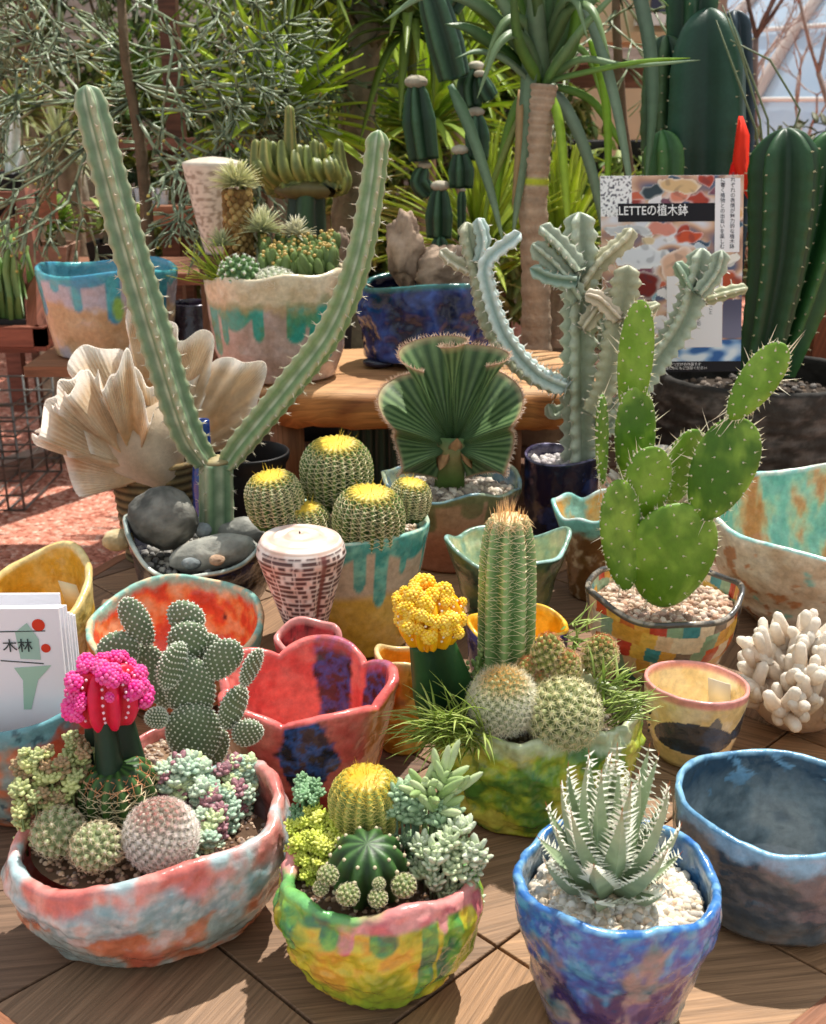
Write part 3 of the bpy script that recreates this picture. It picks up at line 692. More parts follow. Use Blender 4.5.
# ---- peach cup with painted fish ----
t6 = thing('painted_cup', 'small peach yellow cup with pink rim and dark fish standing behind the slate bowl', 'cup', (.258, .934, 0))
def fishmask(a, t):
    # dark fish on the front: body and tail
    x = (a+.25)/.95; y = (t-.50)/.22
    body = 1 if x*x+(y+.25*x*x)**2 < 1 else 0
    tx = (a-.62); ty = (t-.52); tail = 1 if (0 < tx < .45 and abs(ty-tx*.25) < .06+tx*.35) else 0
    fin = 1 if (abs(a-.12) < .20 and .64 < t < .84-abs(a-.2)*.9) else 0
    return body or tail, fin
def c_peach(a, t, sd, p):
    n = nz3(p, 35, 9)
    c = mix(H('#e2c98c'), H('#ecdcb8'), sm(-.3, .4, n+t*.4-.2))
    if sd == 'o':
        f, fin = fishmask(a, t); c = mix(c, mix(H('#26343f'), H('#2c4a68'), sm(-.3, .3, n)), f*1.0) if f else (H('#6b7276') if fin else c)
        c = mix(c, H('#e0968e'), sm(.90, .96, t))
    elif sd == 'r': c = H('#e49c93')
    else: c = mix(H('#fbe8bc'), H('#f6dca4'), sm(-.2, .5, n)); c = mix(c, H('#e49c93'), sm(.9, .98, t))
    return c
pot('cup', t6, (.258, .934), .0475, .046, .075, [(0, .62), (.1, .72), (.5, .90), (1, 1.0)], c_peach, rim=lambda a: .003*math.sin(a+2.4), th=.004, bump=.0008, seed=9, seg=240, rows=60, lobes=lambda a, t: 1+.015*math.sin(2*a))
pg = MB(); pg.box((.258+.028, .934+.02, .050), (.022, .0006, .036), H('#e9e2d3'), Matrix.Rotation(math.radians(-38), 3, 'Z') @ Matrix.Rotation(.25, 3, 'X')); pg.build('price_tag', M_paper, t6)
eb = MB()
for k in range(4): eb.ell((.258-.0432+.0008*k*0, .934-.012, .050-.006*k), (.0012, .0012, .0016), H('#3b3a34'), 6, 5)
eb.build('painted_dots', M_gloss, t6)
# =================== second row ===================
# ---- red petal bowl ----
t = thing('petal_bowl', 'empty coral red bowl with petal-shaped rim and dark blue glaze blotches at the centre left', 'bowl', (-.093, .886, 0))
def c_red(a, t_, sd, p):
    n = nz3(p, 28, 11); n2 = nz3(p, 60, 12)
    c = mix(H('#d9605a'), H('#e68478'), sm(-.3, .4, n))
    if sd == 'o':
        c = mix(c, H('#b8453a'), sm(.5, .1, t_)); c = mix(c, H('#d9bd94'), sm(-.62, -.78, a+n*.25)*sm(.80, .68, t_+n*.2))
        c = mix(c, H('#d99440'), sm(.75, .95, a)*sm(1.6, 1.3, a)*.7)
    d = math.hypot((a-.08)*1.1, (t_-.66)*.75)+n*.16; c = mix(c, ramp(n2, [(-.3, H('#1b2230')), (.1, H('#2f62b0')), (.4, H('#4a3a44'))]), sm(.36, .30, d) if sd == 'o' else 0)
    if sd != 'o':
        dd = min(abs(adiff(a, math.pi-.35)), abs(adiff(a, 2.0))*1.4)+n*.12; c = mix(c, ramp(n2, [(-.3, H('#15202c')), (.1, H('#2c5aa8')), (.4, H('#3a2f38'))]), sm(.34, .24, dd))
        c = mix(c, H('#e06a68'), sm(.9, 1, t_)*.6)
    return c
pot('bowl', t, (-.093, .886), .076, .066, .092, [(0, .72), (.3, .84), (.7, .96), (1, 1.04)], c_red, rim=lambda a: .014*abs(math.sin(a*2.5+.5))**.7*1.0-.006+.010*(.5-.5*math.cos(a)), lobes=lambda a, t: 1+(.07*abs(math.sin(a*2.5+.5))-.05)*sm(.3, 1, t)*1.6, th=.009, bump=.002, seed=12, seg=240, rows=56)
t = thing('petal_dish', 'dark red upright petal-rimmed dish behind the coral red bowl', 'bowl', (-.098, .974, 0))
pot('dish', t, (-.098, .974), .032, .016, .100, [(0, .7), (.5, .9), (1, 1)], lambda a, t, sd, p: mix(H('#b8454a'), H('#5e2a30'), sm(-.1, .3, nz3(p, 45, 3)) if sd != 'r' else 0.05) if sd != 'r' else H('#d8908a'), rim=lambda a: .012*math.cos(a+PI)+.002*math.sin(4*a), th=.006, seed=13, seg=100, rows=24)

# ---- tall patterned cone shell ----
sh = MB(); cx, cy = -.112, 1.045; H0 = .172
def shp(i, j):
    t = j/40; a = 2*PI*i/120
    if t < .84: r = .0085+(.0445-.0085)*(max(0, t-.20)/.64)**.95
    elif t < .93: r = .0445*(1-((t-.84)/.09)**2*.12)
    else: k = (t-.93)/.07; r = .0445*.88*(1-k)**1.0+.0008
    z = .006+H0*(t if t < .93 else .93+(t-.93)*.45)
    spi = .0012*math.sin(a-PI*2*((t-.93)/.07)*3)*(1 if t > .93 else 0)
    lipd = .0035*sm(.25, .0, abs(adiff(a, FRONT+.62)))*sm(.88, .6, t)
    return Vector((cx+math.cos(a)*(r-lipd)+.030*(t-1)*-.25, cy+math.sin(a)*(r-lipd)+.02*t, z+spi))
def shc(i, j):
    t = j/40; a = 2*PI*i/120; q = shp(i, j); n = nz3(q, 60, 3); base = mix(H('#ecdcd2'), H('#e9c9bd'), sm(-.3, .3, n))
    return base
nu, nv = 240, 150
def shp2(i, j):
    return shp(i*.5, j*40/nv)
def shc2(i, j):
    t = j/nv; a = 2*PI*i/nu; c = mix(H('#f0e2da'), H('#e8c6b8'), sm(-.3, .3, nz3(shp2(i, j), 50, 3)))
    if t < .9:
        row = t*34; ph = math.floor(row); cell = a*8/PI*2.2 + noise.noise(Vector((ph*3.1, 0, 5)))*9
        m = noise.noise(Vector((cell*.9, ph*1.7, 2))); v = sm(.5, .2, abs(row-ph-.5)) * sm(-.32, -.12, m)
        band = sm(.25, .05, abs(math.sin(a*6+.4)+.35*noise.noise(Vector((t*9, a, 0)))))
        c = mix(c, H('#4a1f1e'), v*(.95 if band < .5 else .35)); c = mix(c, H('#7a3f3a'), sm(.10, .03, abs(adiff(a, FRONT+.62)))*.9)
        if t > .72: c = mix(c, H('#6a4038'), sm(.25, .5, m)*.3)
    else:
        k = (t-.9)/.1; c = mix(c, H('#c9a592'), sm(.5, .9, .5+.5*math.sin(k*22+a))*.8)
    return c
sh.grid(shp2, nu, nv+1, shc2); sh.f.append(tuple(range(nu))[::-1])
tag(sh.build('cone_shell', M_shell), 'tall cone shell with brown net pattern standing on its tip between the pots', 'shell')

# ---- orange bowl with turquoise rim ----
def c_orange(a, t, sd, p):
    n = nz3(p, 30, 14); n2 = nz3(p, 55, 15)
    if sd == 'i': c = ramp(n, [(-.45, H('#c9432c')), (-.1, H('#e0593a')), (.15, H('#e88a4c')), (.5, H('#eab78c'))]); c = mix(c, H('#55303a'), sm(.05, .02, math.hypot(adiff(a, 2.62), (t-.72)*1.2))); return mix(c, H('#9fc3b0'), sm(.90, .97, t+n2*.05))
    if sd == 'r': return mix(H('#8fc2b4'), H('#e8c49a'), sm(-.2, .3, n2))
    c = ramp(n, [(-.4, H('#d9683f')), (.1, H('#e08e5a')), (.4, H('#e2b48a'))]); return mix(c, H('#7fbcb0'), sm(.7, .9, t+n2*.3)*sm(-.3, .2, math.sin(a*2)))
o = pot('glazed_bowl', None, (-.238, 1.05), .089, .082, .066, [(0, .55), (.2, .74), (.6, .93), (1, 1.0)], c_orange, rim=lambda a: .030*(.5-.5*math.cos(a))+.003*math.sin(4*a), th=.007, bump=.0015, seed=14, seg=220, rows=44)
tag(o, 'empty orange bowl with turquoise rim beneath the grey stones', 'bowl')

# ---- bowl with cards ----
def c_lb(a, t, sd, p):
    n = nz3(p, 26, 16); n2 = nz3(p, 60, 17)
    c = ramp(n, [(-.4, H('#8a9a94')), (-.2, H('#a08c7c')), (.02, H('#cc7a56')), (.4, H('#c4583c'))]); c = mix(c, H('#6aa0a8'), sm(.82, .92, t+n2*.1)); return mix(c, H('#2f5560'), sm(.42, .5, n2)*.8)
o = pot('glazed_bowl', None, (-.330, .855), .070, .062, .100, [(0, .62), (.2, .8), (.6, .97), (1, 1.0)], c_lb, rim=lambda a: .004*math.sin(a*2)+.012*sm(.3, 1.6, a), th=.006, bump=.002, seed=16, seg=200, rows=44)
tag(o, 'grey blue and orange glazed bowl holding a stack of white cards at the left edge', 'bowl')
# cards standing in it
def card(c, w, h, th, yaw, lean, col='#f0eff4'):
    M = Matrix.Rotation(yaw, 3, 'Z') @ Matrix.Rotation(lean, 3, 'X'); mb = MB(); cc = Vector(c)+M @ Vector((0, 0, h/2)); mb.box(cc, (w, th, h), H(col), M); return mb, M, cc
top = pt(38, 655, .825)
yaws = [.05, .06, .10, .12, .16, .2, .03]
for k in range(7):
    Yk = .826+.009*k; xr = [57, 61, 64, 67, 70, 72, 58][k]; yt = [613, 612, 611, 618, 620, 621, 598][k]
    p = pt(xr, yt, Yk); w = .092; hgt = p.z-.020
    mb, M, cc = card((p.x-w/2*math.cos(yaws[k]), Yk, .022), w, hgt, .0028 if k else .0035, yaws[k]*.4, -.03)
    cd = thing('card_booklet' if k < 6 else 'price_card', ['white card with green and red drawings, frontmost in the bowl', 'white card second from the front in the bowl of cards', 'white card third from the front in the bowl of cards', 'white card in the middle of the stack in the bowl', 'white card behind the middle of the stack in the bowl', 'white card reaching farthest right in the bowl', 'white card rising tallest at the back of the bowl of cards'][k], 'card', (p.x-w/2, Yk, .02), 'white cards in the bowl')
    mb.build('sheet', M_paper, cd, smooth=False)
    if k == 0:
        # drawn marks on the front card: two lines, red dots, green cup sketch, characters
        def on(u, v, off=.0022): return cc + M @ Vector((u, -off, v))
        def disc(u, v, r, col, name, sx=1):
            d = MB(); n_ = 20; vs = [on(u+math.cos(2*PI*i/n_)*r*sx, v+math.sin(2*PI*i/n_)*r) for i in range(n_)]; d.add(vs, [tuple(range(n_))], H(col)); d.build(name, M_paper, cd, smooth=False)
        def poly(pts_, col, name):
            d = MB(); d.add([on(u, v) for u, v in pts_], [tuple(range(len(pts_)))], H(col)); return d.build(name, M_paper, cd, smooth=False)
        hw = w/2; hz = hgt/2
        disc(hw-.017, hz-.014, .0052, '#d8412a', 'red_dot'); disc(hw-.013, hz-.034, .0038, '#d8412a', 'red_dot')
        poly([(hw-.05, hz-.019), (hw-.012, hz-.0185), (hw-.012, hz-.0195), (hw-.05, hz-.020)], '#4a5250', 'drawn_line'); poly([(hw-.05, hz-.044), (hw-.016, hz-.047), (hw-.016, hz-.048), (hw-.05, hz-.045)], '#4a5250', 'drawn_line')
        poly([(hw-.040, hz-.051), (hw-.010, hz-.049), (hw-.022, hz-.062), (hw-.030, hz-.088), (hw-.036, hz-.088), (hw-.034, hz-.062)], '#a9cdb8', 'green_sketch')
        poly([(hw-.036, hz-.020), (hw-.026, hz-.012), (hw-.018, hz-.026), (hw-.018, hz-.044), (hw-.034, hz-.043)], '#a6c8ba', 'green_sketch')
        CARDTXT = (cd, on(hw-.047, hz-.038, .0030), M)

# ---- yellow pot, left ----
def c_yel(a, t, sd, p):
    n = nz3(p, 26, 18); c = mix(H('#dca83a'), H('#e9cd80'), sm(-.3, .4, n)); c = mix(c, H('#b9802a'), sm(.25, .5, nz3(p, 45, 19))*.6); return mix(c, H('#e8d49c'), sm(.85, 1, t)*.5) if sd != 'i' else mix(c, H('#d9a02e'), .5)
t = thing('glazed_pot', 'yellow glazed pot with wavy rim and price tag inside at the left edge', 'pot', (-.398, 1.10, 0))
pot('pot', t, (-.398, 1.10), .066, .076, .086, [(0, .7), (.3, .86), (.7, .98), (1, 1.0)], c_yel, rim=lambda a: .016*math.sin(a+.5-PI/2)*1+.016*sm(1.2, 2.6, abs(a))*math.cos(a-2.4)+.002*math.sin(5*a), lobes=lambda a, t: 1+.04*math.sin(2*a+1), th=.009, bump=.002, seed=18, seg=180, rows=40)
g = MB(); g.box((-.366, 1.132, .074), (.026, .0008, .034), H('#ecdfb8'), Matrix.Rotation(-.5, 3, 'Z') @ Matrix.Rotation(.25, 3, 'X')); g.build('price_tag', M_paper, t)

# ---- yellow brown small vase ----
def c_y2(a, t, sd, p):
    n = nz3(p, 40, 20); c = mix(H('#c98a2a'), H('#e0b050'), sm(-.3, .4, n)); c = mix(c, H('#9a5a22'), sm(.1, .35, nz3(p, 55, 2))*.8*sm(1.5, .3, abs(t-.75)*3)); return mix(c, H('#e0c48a'), sm(.92, 1, t)) if sd != 'i' else H('#e0992c')
o = pot('bud_vase', None, (-.010, .955), .0265, .030, .090, [(0, .85), (.5, .92), (.8, .98), (1, 1.0)], c_y2, rim=lambda a: .006*math.sin(a*1.0+2.4)+.003*math.sin(3*a+1), lobes=lambda a, t: 1+.06*math.sin(2*a+1)*t, th=.005, bump=.002, seed=20, seg=120, rows=34)
tag(o, 'small amber yellow vase between the red bowl and the yellow moon cactus', 'vase')

# ---- green mossy pot with the column cactus ----
t = thing('planted_pot', 'green and yellow rough glazed pot with golden column cactus and yellow moon cactus', 'potted plant', (.105, .852, 0))
def c_gb(a, t, sd, p):
    n = nz3(p, 34, 21); n2 = nz3(p, 60, 22)
    c = ramp(n, [(-.4, H('#4d8030')), (-.1, H('#86a834')), (.15, H('#b4c03c')), (.45, H('#d0cc58'))]); c = mix(c, H('#3f7a3c'), sm(.15, .35, n2)*.6); c = mix(c, H('#c9d2a8'), sm(.84, .95, t+n2*.1)*.85)
    return c if sd == 'o' else mix(c, H('#ced6b2'), .7)
pot('pot', t, (.105, .852), .086, .066, .094, [(0, .76), (.25, .92), (.7, 1.0), (1, .94)], c_gb, rim=lambda a: .004*math.sin(a*2+2)+.004*math.sin(5*a)+.006*math.sin(a), lobes=lambda a, t: 1+.02*math.sin(7*a+t*4), th=.007, bump=.005, bsc=60, seed=21, seg=220, rows=50)
gravel('soil', t, (.105, .852), .074, .054, .080, .0026, ['#7a6a50', '#a4906e', '#5d4f3a'], 500, 8, '#554a36')
bb = pt(507, 660, .875); bb = Vector((bb.x, .875, .070)); tp = pt(506, 498, .875)
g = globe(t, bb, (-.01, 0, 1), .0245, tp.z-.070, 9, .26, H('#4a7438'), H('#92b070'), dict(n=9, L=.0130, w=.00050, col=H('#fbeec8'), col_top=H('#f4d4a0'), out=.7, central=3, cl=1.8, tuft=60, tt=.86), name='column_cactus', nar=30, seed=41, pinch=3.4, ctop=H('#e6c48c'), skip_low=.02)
g['label'] = 'tall golden-spined column cactus'
b0 = pt(452, 722, .865); b0.z = .07; b1 = pt(430, 636, .855)
rt = swept(t, 'moon_cactus_stock', [b0, b0.lerp(b1, .5), b1], [.028, .028, .020], 3, .55, H('#1a3a1e'), H('#2f5a2c'), taper=False, sharp=.6, rot=math.radians(20))
o = mooncactus(t, pt(430, 616, .85), .0270, 11, H('#f7ac00'), H('#fbb808'), H('#ffd01a'), 22, kids=80); o['label'] = 'bright yellow knobbly head'
for (px, py, r, sd) in ((440, 648, .008, 3),): mooncactus(t, pt(px-14, py-6, .84), r, 7, H('#e89a08'), H('#f5a80c'), H('#ffc01c'), 23, kids=10)['label'] = 'small orange yellow offset'
b = cen(503, 698, .822, .046); tubercle(t, b, (0, -.2, 1), .0225, .046, 260, .0022, H('#8a9a68'), H('#c3c79c'), 10, .0080, .00034, H('#fffbea'), 'woolly_cactus', 51, topspine=H('#f0cf8c'), out=.9)
b = cen(563, 710, .818, .046); tubercle(t, b, (0, -.2, 1), .0265, .046, 170, .0034, H('#7d8a55'), H('#b7bd86'), 10, .0078, .00042, H('#f6efc8'), 'mammillaria_cactus', 52, out=.45)
for (px, py, r, hh, Y, s) in ((547, 655, .0110, .040, .85, 53), (596, 655, .0118, .036, .852, 54), (566, 668, .0105, .030, .845, 55), (525, 672, .0085, .024, .85, 56), (545, 683, .008, .020, .842, 57)):
    b = cen(px, py, Y, hh); tubercle(t, b, (U(-.15, .15), -.2, 1), r, hh, 90, .0026, H('#75803f'), H('#a9ab5e'), 8, .0048, .00032, H('#f4dfb4'), 'mammillaria_cactus', s, topspine=H('#d9895a'))
# grassy strands
gr = MB(); rs = random.Random(6)
for k in range(260):
    px = rs.uniform(432, 486); py = rs.uniform(722, 748); b = pt(px, py, rs.uniform(.79, .83)); b.z = max(b.z, .080)
    d = Vector((rs.uniform(-1.2, .25), rs.uniform(-.9, .2), rs.uniform(.2, 1.2))); gr.leaf(b, d, rs.uniform(.026, .056), .0012, .0012, mix(H('#93b040'), H('#dbe68c'), rs.random()), curve=-rs.uniform(.3, 1.6), seg=6)
stuff(gr.build('trailing_strands', M_leaf, t))
gr = MB()
for (px, py, Y, n, dx) in ((606, 690, .83, 50, .5), (622, 708, .82, 36, .7), (576, 636, .89, 26, .3), (600, 715, .81, 16, .4)):
    for k in range(n):
        b = pt(px+rs.uniform(-12, 12), py+rs.uniform(-12, 12), Y); d = Vector((rs.uniform(-.6, 1)+dx, rs.uniform(-.8, .2), rs.uniform(-.1, 1))); gr.leaf(b, d, rs.uniform(.014, .034), .0014, .0010, mix(H('#a0bc54'), H('#e0eca0'), rs.random()), curve=rs.uniform(-.8, .8), seg=5)
    b = pt(px, py, Y); gr.tube([(b.x-.012, b.y, .07), b], .0013, H('#8a9a58'), 5)
stuff(gr.build('needle_leaves', M_leaf, t))
gr = MB()
for k in range(26):
    px = rs.uniform(462, 500); py = rs.uniform(655, 690); q = pt(px, py, .865); b = Vector((q.x, .865, .07)); gr.tube([b, q], .0009, H('#7d9a50'), 5)
    for m_ in range(26):
        f = rs.random(); w = b.lerp(q, .3+.75*f); gr.ell(w+Vector((rs.uniform(-1, 1), rs.uniform(-1, 1), rs.uniform(-1, 1)))*.003, (.0018, .0012, .0024), mix(H('#7f9c55'), H('#b4c583'), rs.random()), 5, 4)
stuff(gr.build('leafy_sprigs', M_plant, t))

# ---- navy bowl behind ----
def c_ny(a, t, sd, p):
    n = nz3(p, 60, 24); c = mix(H('#15184a'), H('#4a4f9a'), sm(.1, .4, n))
    return c if sd == 'o' else mix(H('#e0a21c'), H('#f0c040'), sm(-.2, .3, n))
o = pot('glazed_bowl', None, (.105, 1.05), .052, .046, .078, [(0, .7), (.5, .94), (1, 1)], c_ny, rim=lambda a: .004*math.sin(3*a), th=.005, seed=24, seg=120, rows=24)
tag(o, 'navy bowl with bright yellow inside hidden behind the column cactus', 'bowl')

# ---- mosaic bowl with prickly pear ----
t = thing('potted_prickly_pear', 'prickly pear cactus in an orange, teal and cream patchwork-painted bowl', 'potted plant', (.264, 1.112, 0))
mosc = [H(c) for c in ('#d4562a', '#e0a440', '#3f8f94', '#ecc9a0', '#d07036', '#8faf8c', '#7d6a58', '#e8b84e', '#c8402a', '#ead6b4')]
def c_mos(a, t, sd, p):
    if sd == 'r': return mix(H('#4a4846'), H('#a89c8c'), sm(-.1, .3, nz3(p, 50, 2)))
    u = a*5.0+.25*math.sin(t*5); v = t*4.6+.2*math.sin(a*4+1); iu = math.floor(u+.5*(math.floor(v) % 2)); iv = math.floor(v)
    c = mosc[int((iu*7+iv*3+(iu*iv) % 4)) % 10]; c = mix(c, (1, 1, 1), .08*nz3(p, 60, 2))
    if sd == 'o' and abs(a-1.0-.35*(1-t)) < .09: c = H('#34343a')
    if t > .97: c = H('#5a544c')
    return c
pot('bowl', t, (.264, 1.112), .083, .079, .084, [(0, .60), (.25, .80), (.6, .94), (1, 1)], c_mos, rim=lambda a: .006*math.cos(a*2)*-1+.003*math.sin(5*a+1)+.004, th=.006, bump=.001, seed=25, seg=360, rows=90, lobes=lambda a, t: 1+.015*math.sin(4*a))
gravel('grit', t, (.264, 1.112), .073, .069, .073, .0040, ['#cdb39a', '#b08c70', '#e0cdb8', '#9a7a66', '#c29a80'], 900, 9, '#8a6f5c', mound=.005)
OP = [ # px, py, w, h, tilt, Y, facing
 (672, 556, 92, 112, 4, 1.075, .15), (648, 484, 50, 76, -2, 1.085, .3), (722, 470, 60, 108, 17, 1.07, -.25), (757, 382, 35, 84, 30, 1.06, -.3), (683, 467, 42, 78, 12, 1.11, .5),
 (635, 440, 42, 106, -3, 1.12, .2), (635, 364, 33, 120, 1, 1.12, -.2), (602, 440, 18, 90, -4, 1.08, 1.1), (622, 536, 46, 118, -10, 1.06, .6), (650, 520, 40, 60, 0, 1.11, .4)]
for k, (px, py, w, h, ti, Y, fc) in enumerate(OP):
    m = mpp(Y, .2); c = pt(px, py, Y); a = math.radians(ti); up = Vector((math.sin(a), -.05, math.cos(a))); nr = Vector((math.sin(fc), -math.cos(fc), .1))
    W_ = w*m/max(.6, math.cos(fc)); H_ = h*m*1.04; pb = MB(); cc_ = mix(H('#456f14'), H('#6c951e'), .5+.5*math.sin(k*2.3))
    S, x, n, u = pad(pb, c, up, nr, W_, H_, max(.010, min(W_, H_)*.20), lambda q: mix(cc_, H('#85a83a'), sm(-.2, .5, nz3(q, 30, k))), .30, 40, 22)
    po = pb.build('pad', M_plant, t); ab = MB(); sb = MB(); rs = random.Random(k)
    for ph, th in fib(int(26+46*H_/.12)):
        p = S(PI-ph, th); dn = (n*math.sin(th)+x*math.cos(th)*math.sin(ph)*.8-u*math.cos(ph)*-.6*0+u*math.cos(ph)*.5).normalized()
        ab.ico(p, .0012, H('#e5e2c8'))
        for _ in range(2): sb.spine(p, dn+Vector((rs.uniform(-1, 1), rs.uniform(-1, 1), rs.uniform(-.5, 1)))*.6, rs.uniform(.003, .006), .0004, H('#efe6c0'))
    for q in range(18):                               # bristles on the rim of the pad
        ph = PI*(.05+.9*q/18)
        for th in (0, PI):
            p = S(ph, th); dn = (p-c).normalized(); ab.ico(p, .0012, H('#e5e2c8'))
            if rs.random() < .8: sb.spine(p, dn+Vector((rs.uniform(-.5, .5), 0, rs.uniform(-.5, .5))), rs.uniform(.004, .007), .0005, H('#f2ebd0'))
            if rs.random() < .20: sb.spine(p, dn+Vector((rs.uniform(-.4, .4), -.3, rs.uniform(-.4, .4))), rs.uniform(.014, .026), .0007, H('#f6efdc'))
    stuff(ab.build('areoles', M_wool, po)); stuff(sb.build('spines', M_spine, po, smooth=False))

# ---- big pale glazed bowl at the right ----
def c_wb(a, t, sd, p):
    n = nz3(p, 20, 26); n2 = nz3(p, 45, 27); n4 = nz3((p.x, p.y, p.z*.4), 24, 28)
    if sd == 'i': return ramp(n4, [(-.45, H('#6fb0a4')), (-.1, H('#8ec4b4')), (.12, H('#b9c9a8')), (.3, H('#d9a878')), (.5, H('#c9814a'))])
    if sd == 'r': return mix(H('#9fd6d0'), H('#dfe2d4'), sm(-.2, .4, n2))
    c = ramp(n, [(-.4, H('#cbb499')), (0, H('#dccdb6')), (.3, H('#e2d6c4'))]); c = mix(c, H('#b5713c'), sm(.30, .48, n2)*.8); c = mix(c, H('#8fc0b4'), sm(.45, .6, nz3(p, 18, 31)))
    return mix(c, H('#b07a4c'), sm(.16, .0, t)*.6)
o = pot('glazed_bowl', None, (.505, 1.245), .172, .130, .118, [(0, .62), (.25, .78), (.7, .95), (1, 1)], c_wb, rim=lambda a: .004*math.sin(a*3)+.003*math.sin(7*a)+.026*(.5-.5*math.cos(a)), th=.008, bump=.002, bsc=30, seed=26, seg=260, rows=56)
tag(o, 'large cream and turquoise glazed bowl at the right edge behind the coral', 'bowl')

# ---- branching coral at the right ----
cr = MB(); rs = random.Random(12); c0 = Vector((.372, .985, .012))
def cbranch(p, d, r, L, depth):
    n = 4; pts = [p]; q = p.copy(); dd = d.normalized()
    for i in range(n): dd = (dd+Vector((rs.uniform(-.2, .2), rs.uniform(-.2, .2), rs.uniform(-.1, .2)))).normalized(); q = q+dd*L/n; pts.append(q.copy())
    cr.tube(pts+[q+dd*r*.6], [r*1.1, r, r*.95, r*.9, r*.8, r*.35], lambda a, i, n_: mix(H('#ecd6be'), H('#fdf6ea'), i/5), 9)
    if depth:
        for k in range(rs.choice((2, 3))): cbranch(pts[rs.choice((1, 2, 3))], dd+Vector((rs.uniform(-1, 1), rs.uniform(-1, 1), rs.uniform(-.3, .9))), r*.85, L*.72, depth-1)
for k in range(46):
    ph, th = fib(70)[k+0] if False else (rs.uniform(0, 1.55), rs.uniform(0, 2*PI)); d = Vector((math.sin(ph)*math.cos(th)*1.1, math.sin(ph)*math.sin(th), math.cos(ph)*1.1))
    cbranch(c0+Vector((d.x*.022, d.y*.022, .012+d.z*.02)), d, rs.uniform(.0062, .0085), rs.uniform(.035, .052), 1)
cr.ell(c0+Vector((0, 0, .02)), (.045, .04, .032), H('#d9bfa8'), 16, 10)
tag(cr.build('branching_coral', M_coral), 'white branching finger coral lying on the table at the right edge', 'coral')
for v in cr.v: pass
o = pot('small_cup', None, (.402, .868), .036, .034, .074, [(0, .7), (1, 1)], lambda a, t, sd, p: mix(H('#e6cf86'), H('#efe0b2'), sm(-.3, .3, nz3(p, 40, 2))), th=.004, seed=28, seg=80, rows=16)
tag(o, 'pale yellow cup cut off by the right edge in front of the coral', 'cup')
# =================== third row ===================
# ---- golden barrels in a turquoise dripping pot ----
t = thing('potted_barrel_cacti', 'cluster of golden barrel cacti in a turquoise dripping pot with mustard lower half', 'potted plant', (-.072, 1.185, 0))
def c_gp(a, t, sd, p):
    n = nz3(p, 40, 33); c = mix(H('#c9a23a'), H('#d8b458'), sm(-.3, .4, n)); c = mix(c, H('#c3b19a'), sm(.52, .60, t)); dr = drips(a, t, 47, 16, .20, .62, .07)
    c = mix(c, mix(H('#3f9a94'), H('#79c4b4'), sm(-.3, .4, nz3(p, 50, 3))), dr)
    return c if sd == 'o' else mix(H('#8fcabc'), H('#c9d9c0'), sm(-.2, .4, n))
pot('pot', t, (-.072, 1.185), .090, .084, .142, [(0, .74), (.4, .86), (1, 1)], c_gp, rim=lambda a: .002*math.sin(3*a), th=.006, bump=.001, seed=33, seg=240, rows=56)
gravel('grit', t, (-.072, 1.185), .080, .074, .124, .0035, ['#d9c3aa', '#b89c84', '#e6d6c4', '#a28870'], 700, 10, '#8d7862', mound=.008)
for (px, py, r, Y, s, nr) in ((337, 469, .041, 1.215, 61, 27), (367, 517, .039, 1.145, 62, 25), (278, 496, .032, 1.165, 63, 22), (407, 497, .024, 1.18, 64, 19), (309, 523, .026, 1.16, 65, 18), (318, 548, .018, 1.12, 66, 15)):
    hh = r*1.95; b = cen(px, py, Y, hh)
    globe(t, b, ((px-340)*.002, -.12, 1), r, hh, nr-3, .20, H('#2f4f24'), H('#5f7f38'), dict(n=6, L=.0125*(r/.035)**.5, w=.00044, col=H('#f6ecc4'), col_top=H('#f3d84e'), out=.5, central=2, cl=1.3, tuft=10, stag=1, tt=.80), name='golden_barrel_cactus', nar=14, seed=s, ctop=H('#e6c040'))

# ---- crested euphorbia ----
t = thing('potted_crested_cactus', 'crested fan-shaped green cactus in a wavy blue green bowl of pebbles', 'potted plant', (.052, 1.425, 0))
def c_cp(a, t, sd, p):
    n = nz3(p, 30, 35); 
    if sd == 'o': c = mix(H('#a98a70'), H('#a8705a'), sm(.8, .4, t)); c = mix(c, H('#5a6a44'), drips(a, t, 7, 12, .08, .7, .12)*.8); return c
    if sd == 'r': return mix(H('#8f9c80'), H('#6f8f98'), sm(-.2, .3, n))
    return mix(H('#5a7a8c'), H('#9aa88c'), sm(-.3, .3, n))
pot('bowl', t, (.052, 1.425), .092, .086, .108, [(0, .66), (.5, .84), (1, 1)], c_cp, rim=lambda a: .006*math.sin(3*a+.6)+.003*math.sin(7*a), th=.006, seed=35, seg=200, rows=40, lobes=lambda a, t: 1+.04*math.sin(3*a+1)*t)
gravel('grit', t, (.052, 1.425), .080, .074, .090, .0055, ['#cfc0aa', '#9a8a7a', '#e2d6c6', '#ad9a86', '#7a6c60'], 520, 11, '#7a6a58', mound=.006)
st = MB(); b = Vector((.047, 1.425, .085)); tp = pt(452, 435, 1.425)
st.tube([b, b.lerp(tp, .35), b.lerp(tp, .7), tp], [.021, .019, .020, .024], lambda a, i, n: [H('#5a7038'), H('#5f7a3c'), H('#8a7a50'), H('#4d6c38')][i], 20); st.build('stem', M_plant, t)
bk = MB()
for k in range(9):
    a = 2*PI*k/9; bk.leaf(tp + Vector((math.cos(a)*.018, math.sin(a)*.018, -.018)), (math.cos(a)*.5, math.sin(a)*.5, .6 if k % 2 else -1), .026, .010, .002, H('#a9805c'), .4, seg=5, fold=.2)
bk.build('dry_bark_collar', M_bark, t)
cr_ = MB(); sp_ = MB(); nu, nv = 420, 30; rs = random.Random(2); cc0 = tp + Vector((0, 0, -.012))
